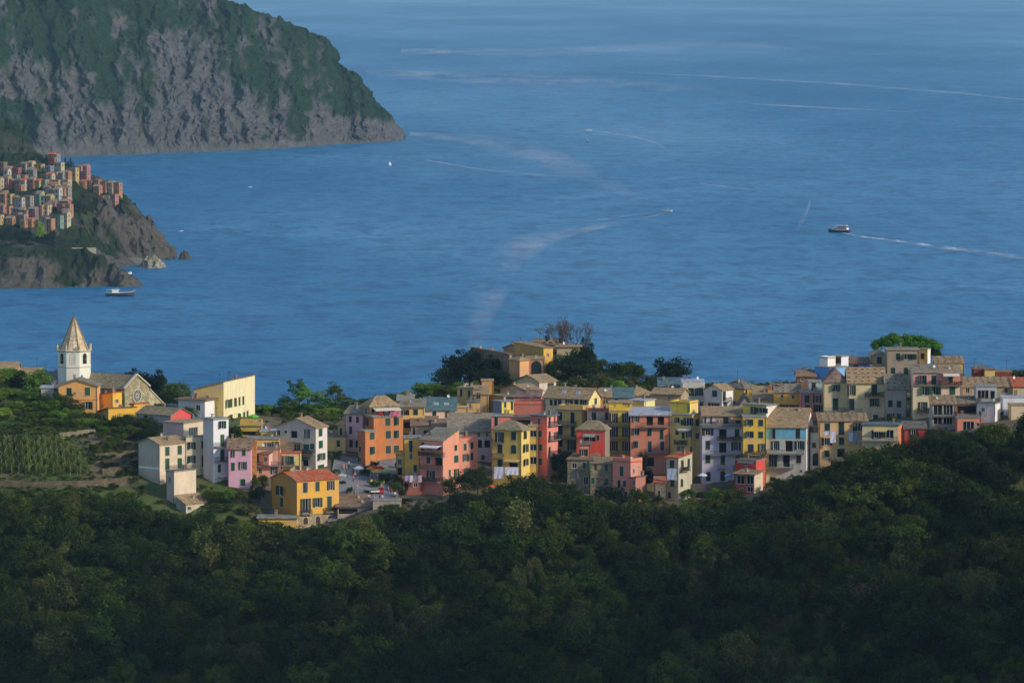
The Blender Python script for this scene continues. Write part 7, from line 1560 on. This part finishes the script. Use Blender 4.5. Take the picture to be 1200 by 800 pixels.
rock(178, 313, 36, 10, 2, 'pale boulder heap at the mouth of the far harbour', (150, 142, 120), 1.6); rock(202, 298.5, 12, 8, 5, 'dark pointed sea rock off the headland tip', (72, 62, 54)); rock(216, 303.5, 15, 9, 9, 'second dark sea rock with a sloping tail', (84, 70, 56)); rock(197, 304.5, 8, 3, 12, 'small flat skerry between the headland and the sea rocks', (70, 62, 54)); rock(175, 257, 12, 4, 15, 'low ledge of rock behind the headland tip', (90, 76, 60))
def jetty():
    a, c = sea_at(124, 309), sea_at(166, 309); e = MB(); L = (c - a).length; e.box(0, L, 0, 3.5, -3, 2.6, plain('quay_concrete', (128, 124, 116), .9)); o = e.build('jetty', None, a); tag(o, 'low concrete jetty closing the far harbour', 'jetty')
    e = MB(); e.box(0, L, 2.9, 3.4, 2.602, 3.7, plain('quay_concrete', (128, 124, 116), .9)); e.build('parapet', o)
jetty()
q0 = at(84, 292.5, 3122); q1 = at(111, 290, 3128); e = MB(); e.box(0, (q1 - q0).length, 0, .5, -2.5, 1.2, plain('path_wall', (176, 168, 150), .9)); tag(e.build('path_wall', None, q0), 'pale parapet wall of the cliff path below the far village', 'wall')
def far_tree(k, px, yt, w_, h, Y, label, group, mat=None):
    p = at(px, yt, Y); s = scale_at(p); z = hz(p.x, p.y); tree(k, p.x, p.y, min(z, p.z - h * .5), max(h, p.z - z), w_ / s, label, group=group, mat=mat, name='shrub' if group and 'trees' not in group else 'tree', cat='shrub' if group and 'trees' not in group else 'tree')
far_tree('b0', 47, 255, 16, 9, 3155, 'round bright green tree at the foot of the far village', None, 'bright')
fr = random.Random(31)
for i in range(46):
    px = fr.uniform(-5, 62); yt = fr.uniform(264, 290); far_tree(fr.choice(['f0', 'f3', 'd0', 's0']), px, yt, fr.uniform(6, 12), 4, float(np.interp(yt, [262, 290], [3172, 3128])), 'dark shrub on the slope below the far village', 'shrubs below the far village', 'deep')
for i in range(26):
    px = fr.uniform(38, 90); far_tree(fr.choice(['d0', 'f0', 'f1']), px, 176 + abs(px - 48) * .28 + fr.uniform(0, 9), fr.uniform(6, 12), 4, fr.uniform(3480, 3560), 'dark tree on the ridge behind the far village', 'trees behind the far village', 'deep')
for i in range(40):
    px = fr.uniform(84, 178); yt = float(np.interp(px, [84, 110, 140, 160, 178], [226, 236, 236, 248, 262])) + fr.uniform(0, 16); far_tree(fr.choice(['s0', 'f0', 'o0']), px, yt, fr.uniform(4, 9), 2, float(np.interp(px, [84, 140, 178], [3345, 3398, 3405])) - fr.uniform(0, 8), 'scrub bush on the cliff of the far headland', 'scrub of the far headland', fr.choice(['deep', 'dark', 'olive']))
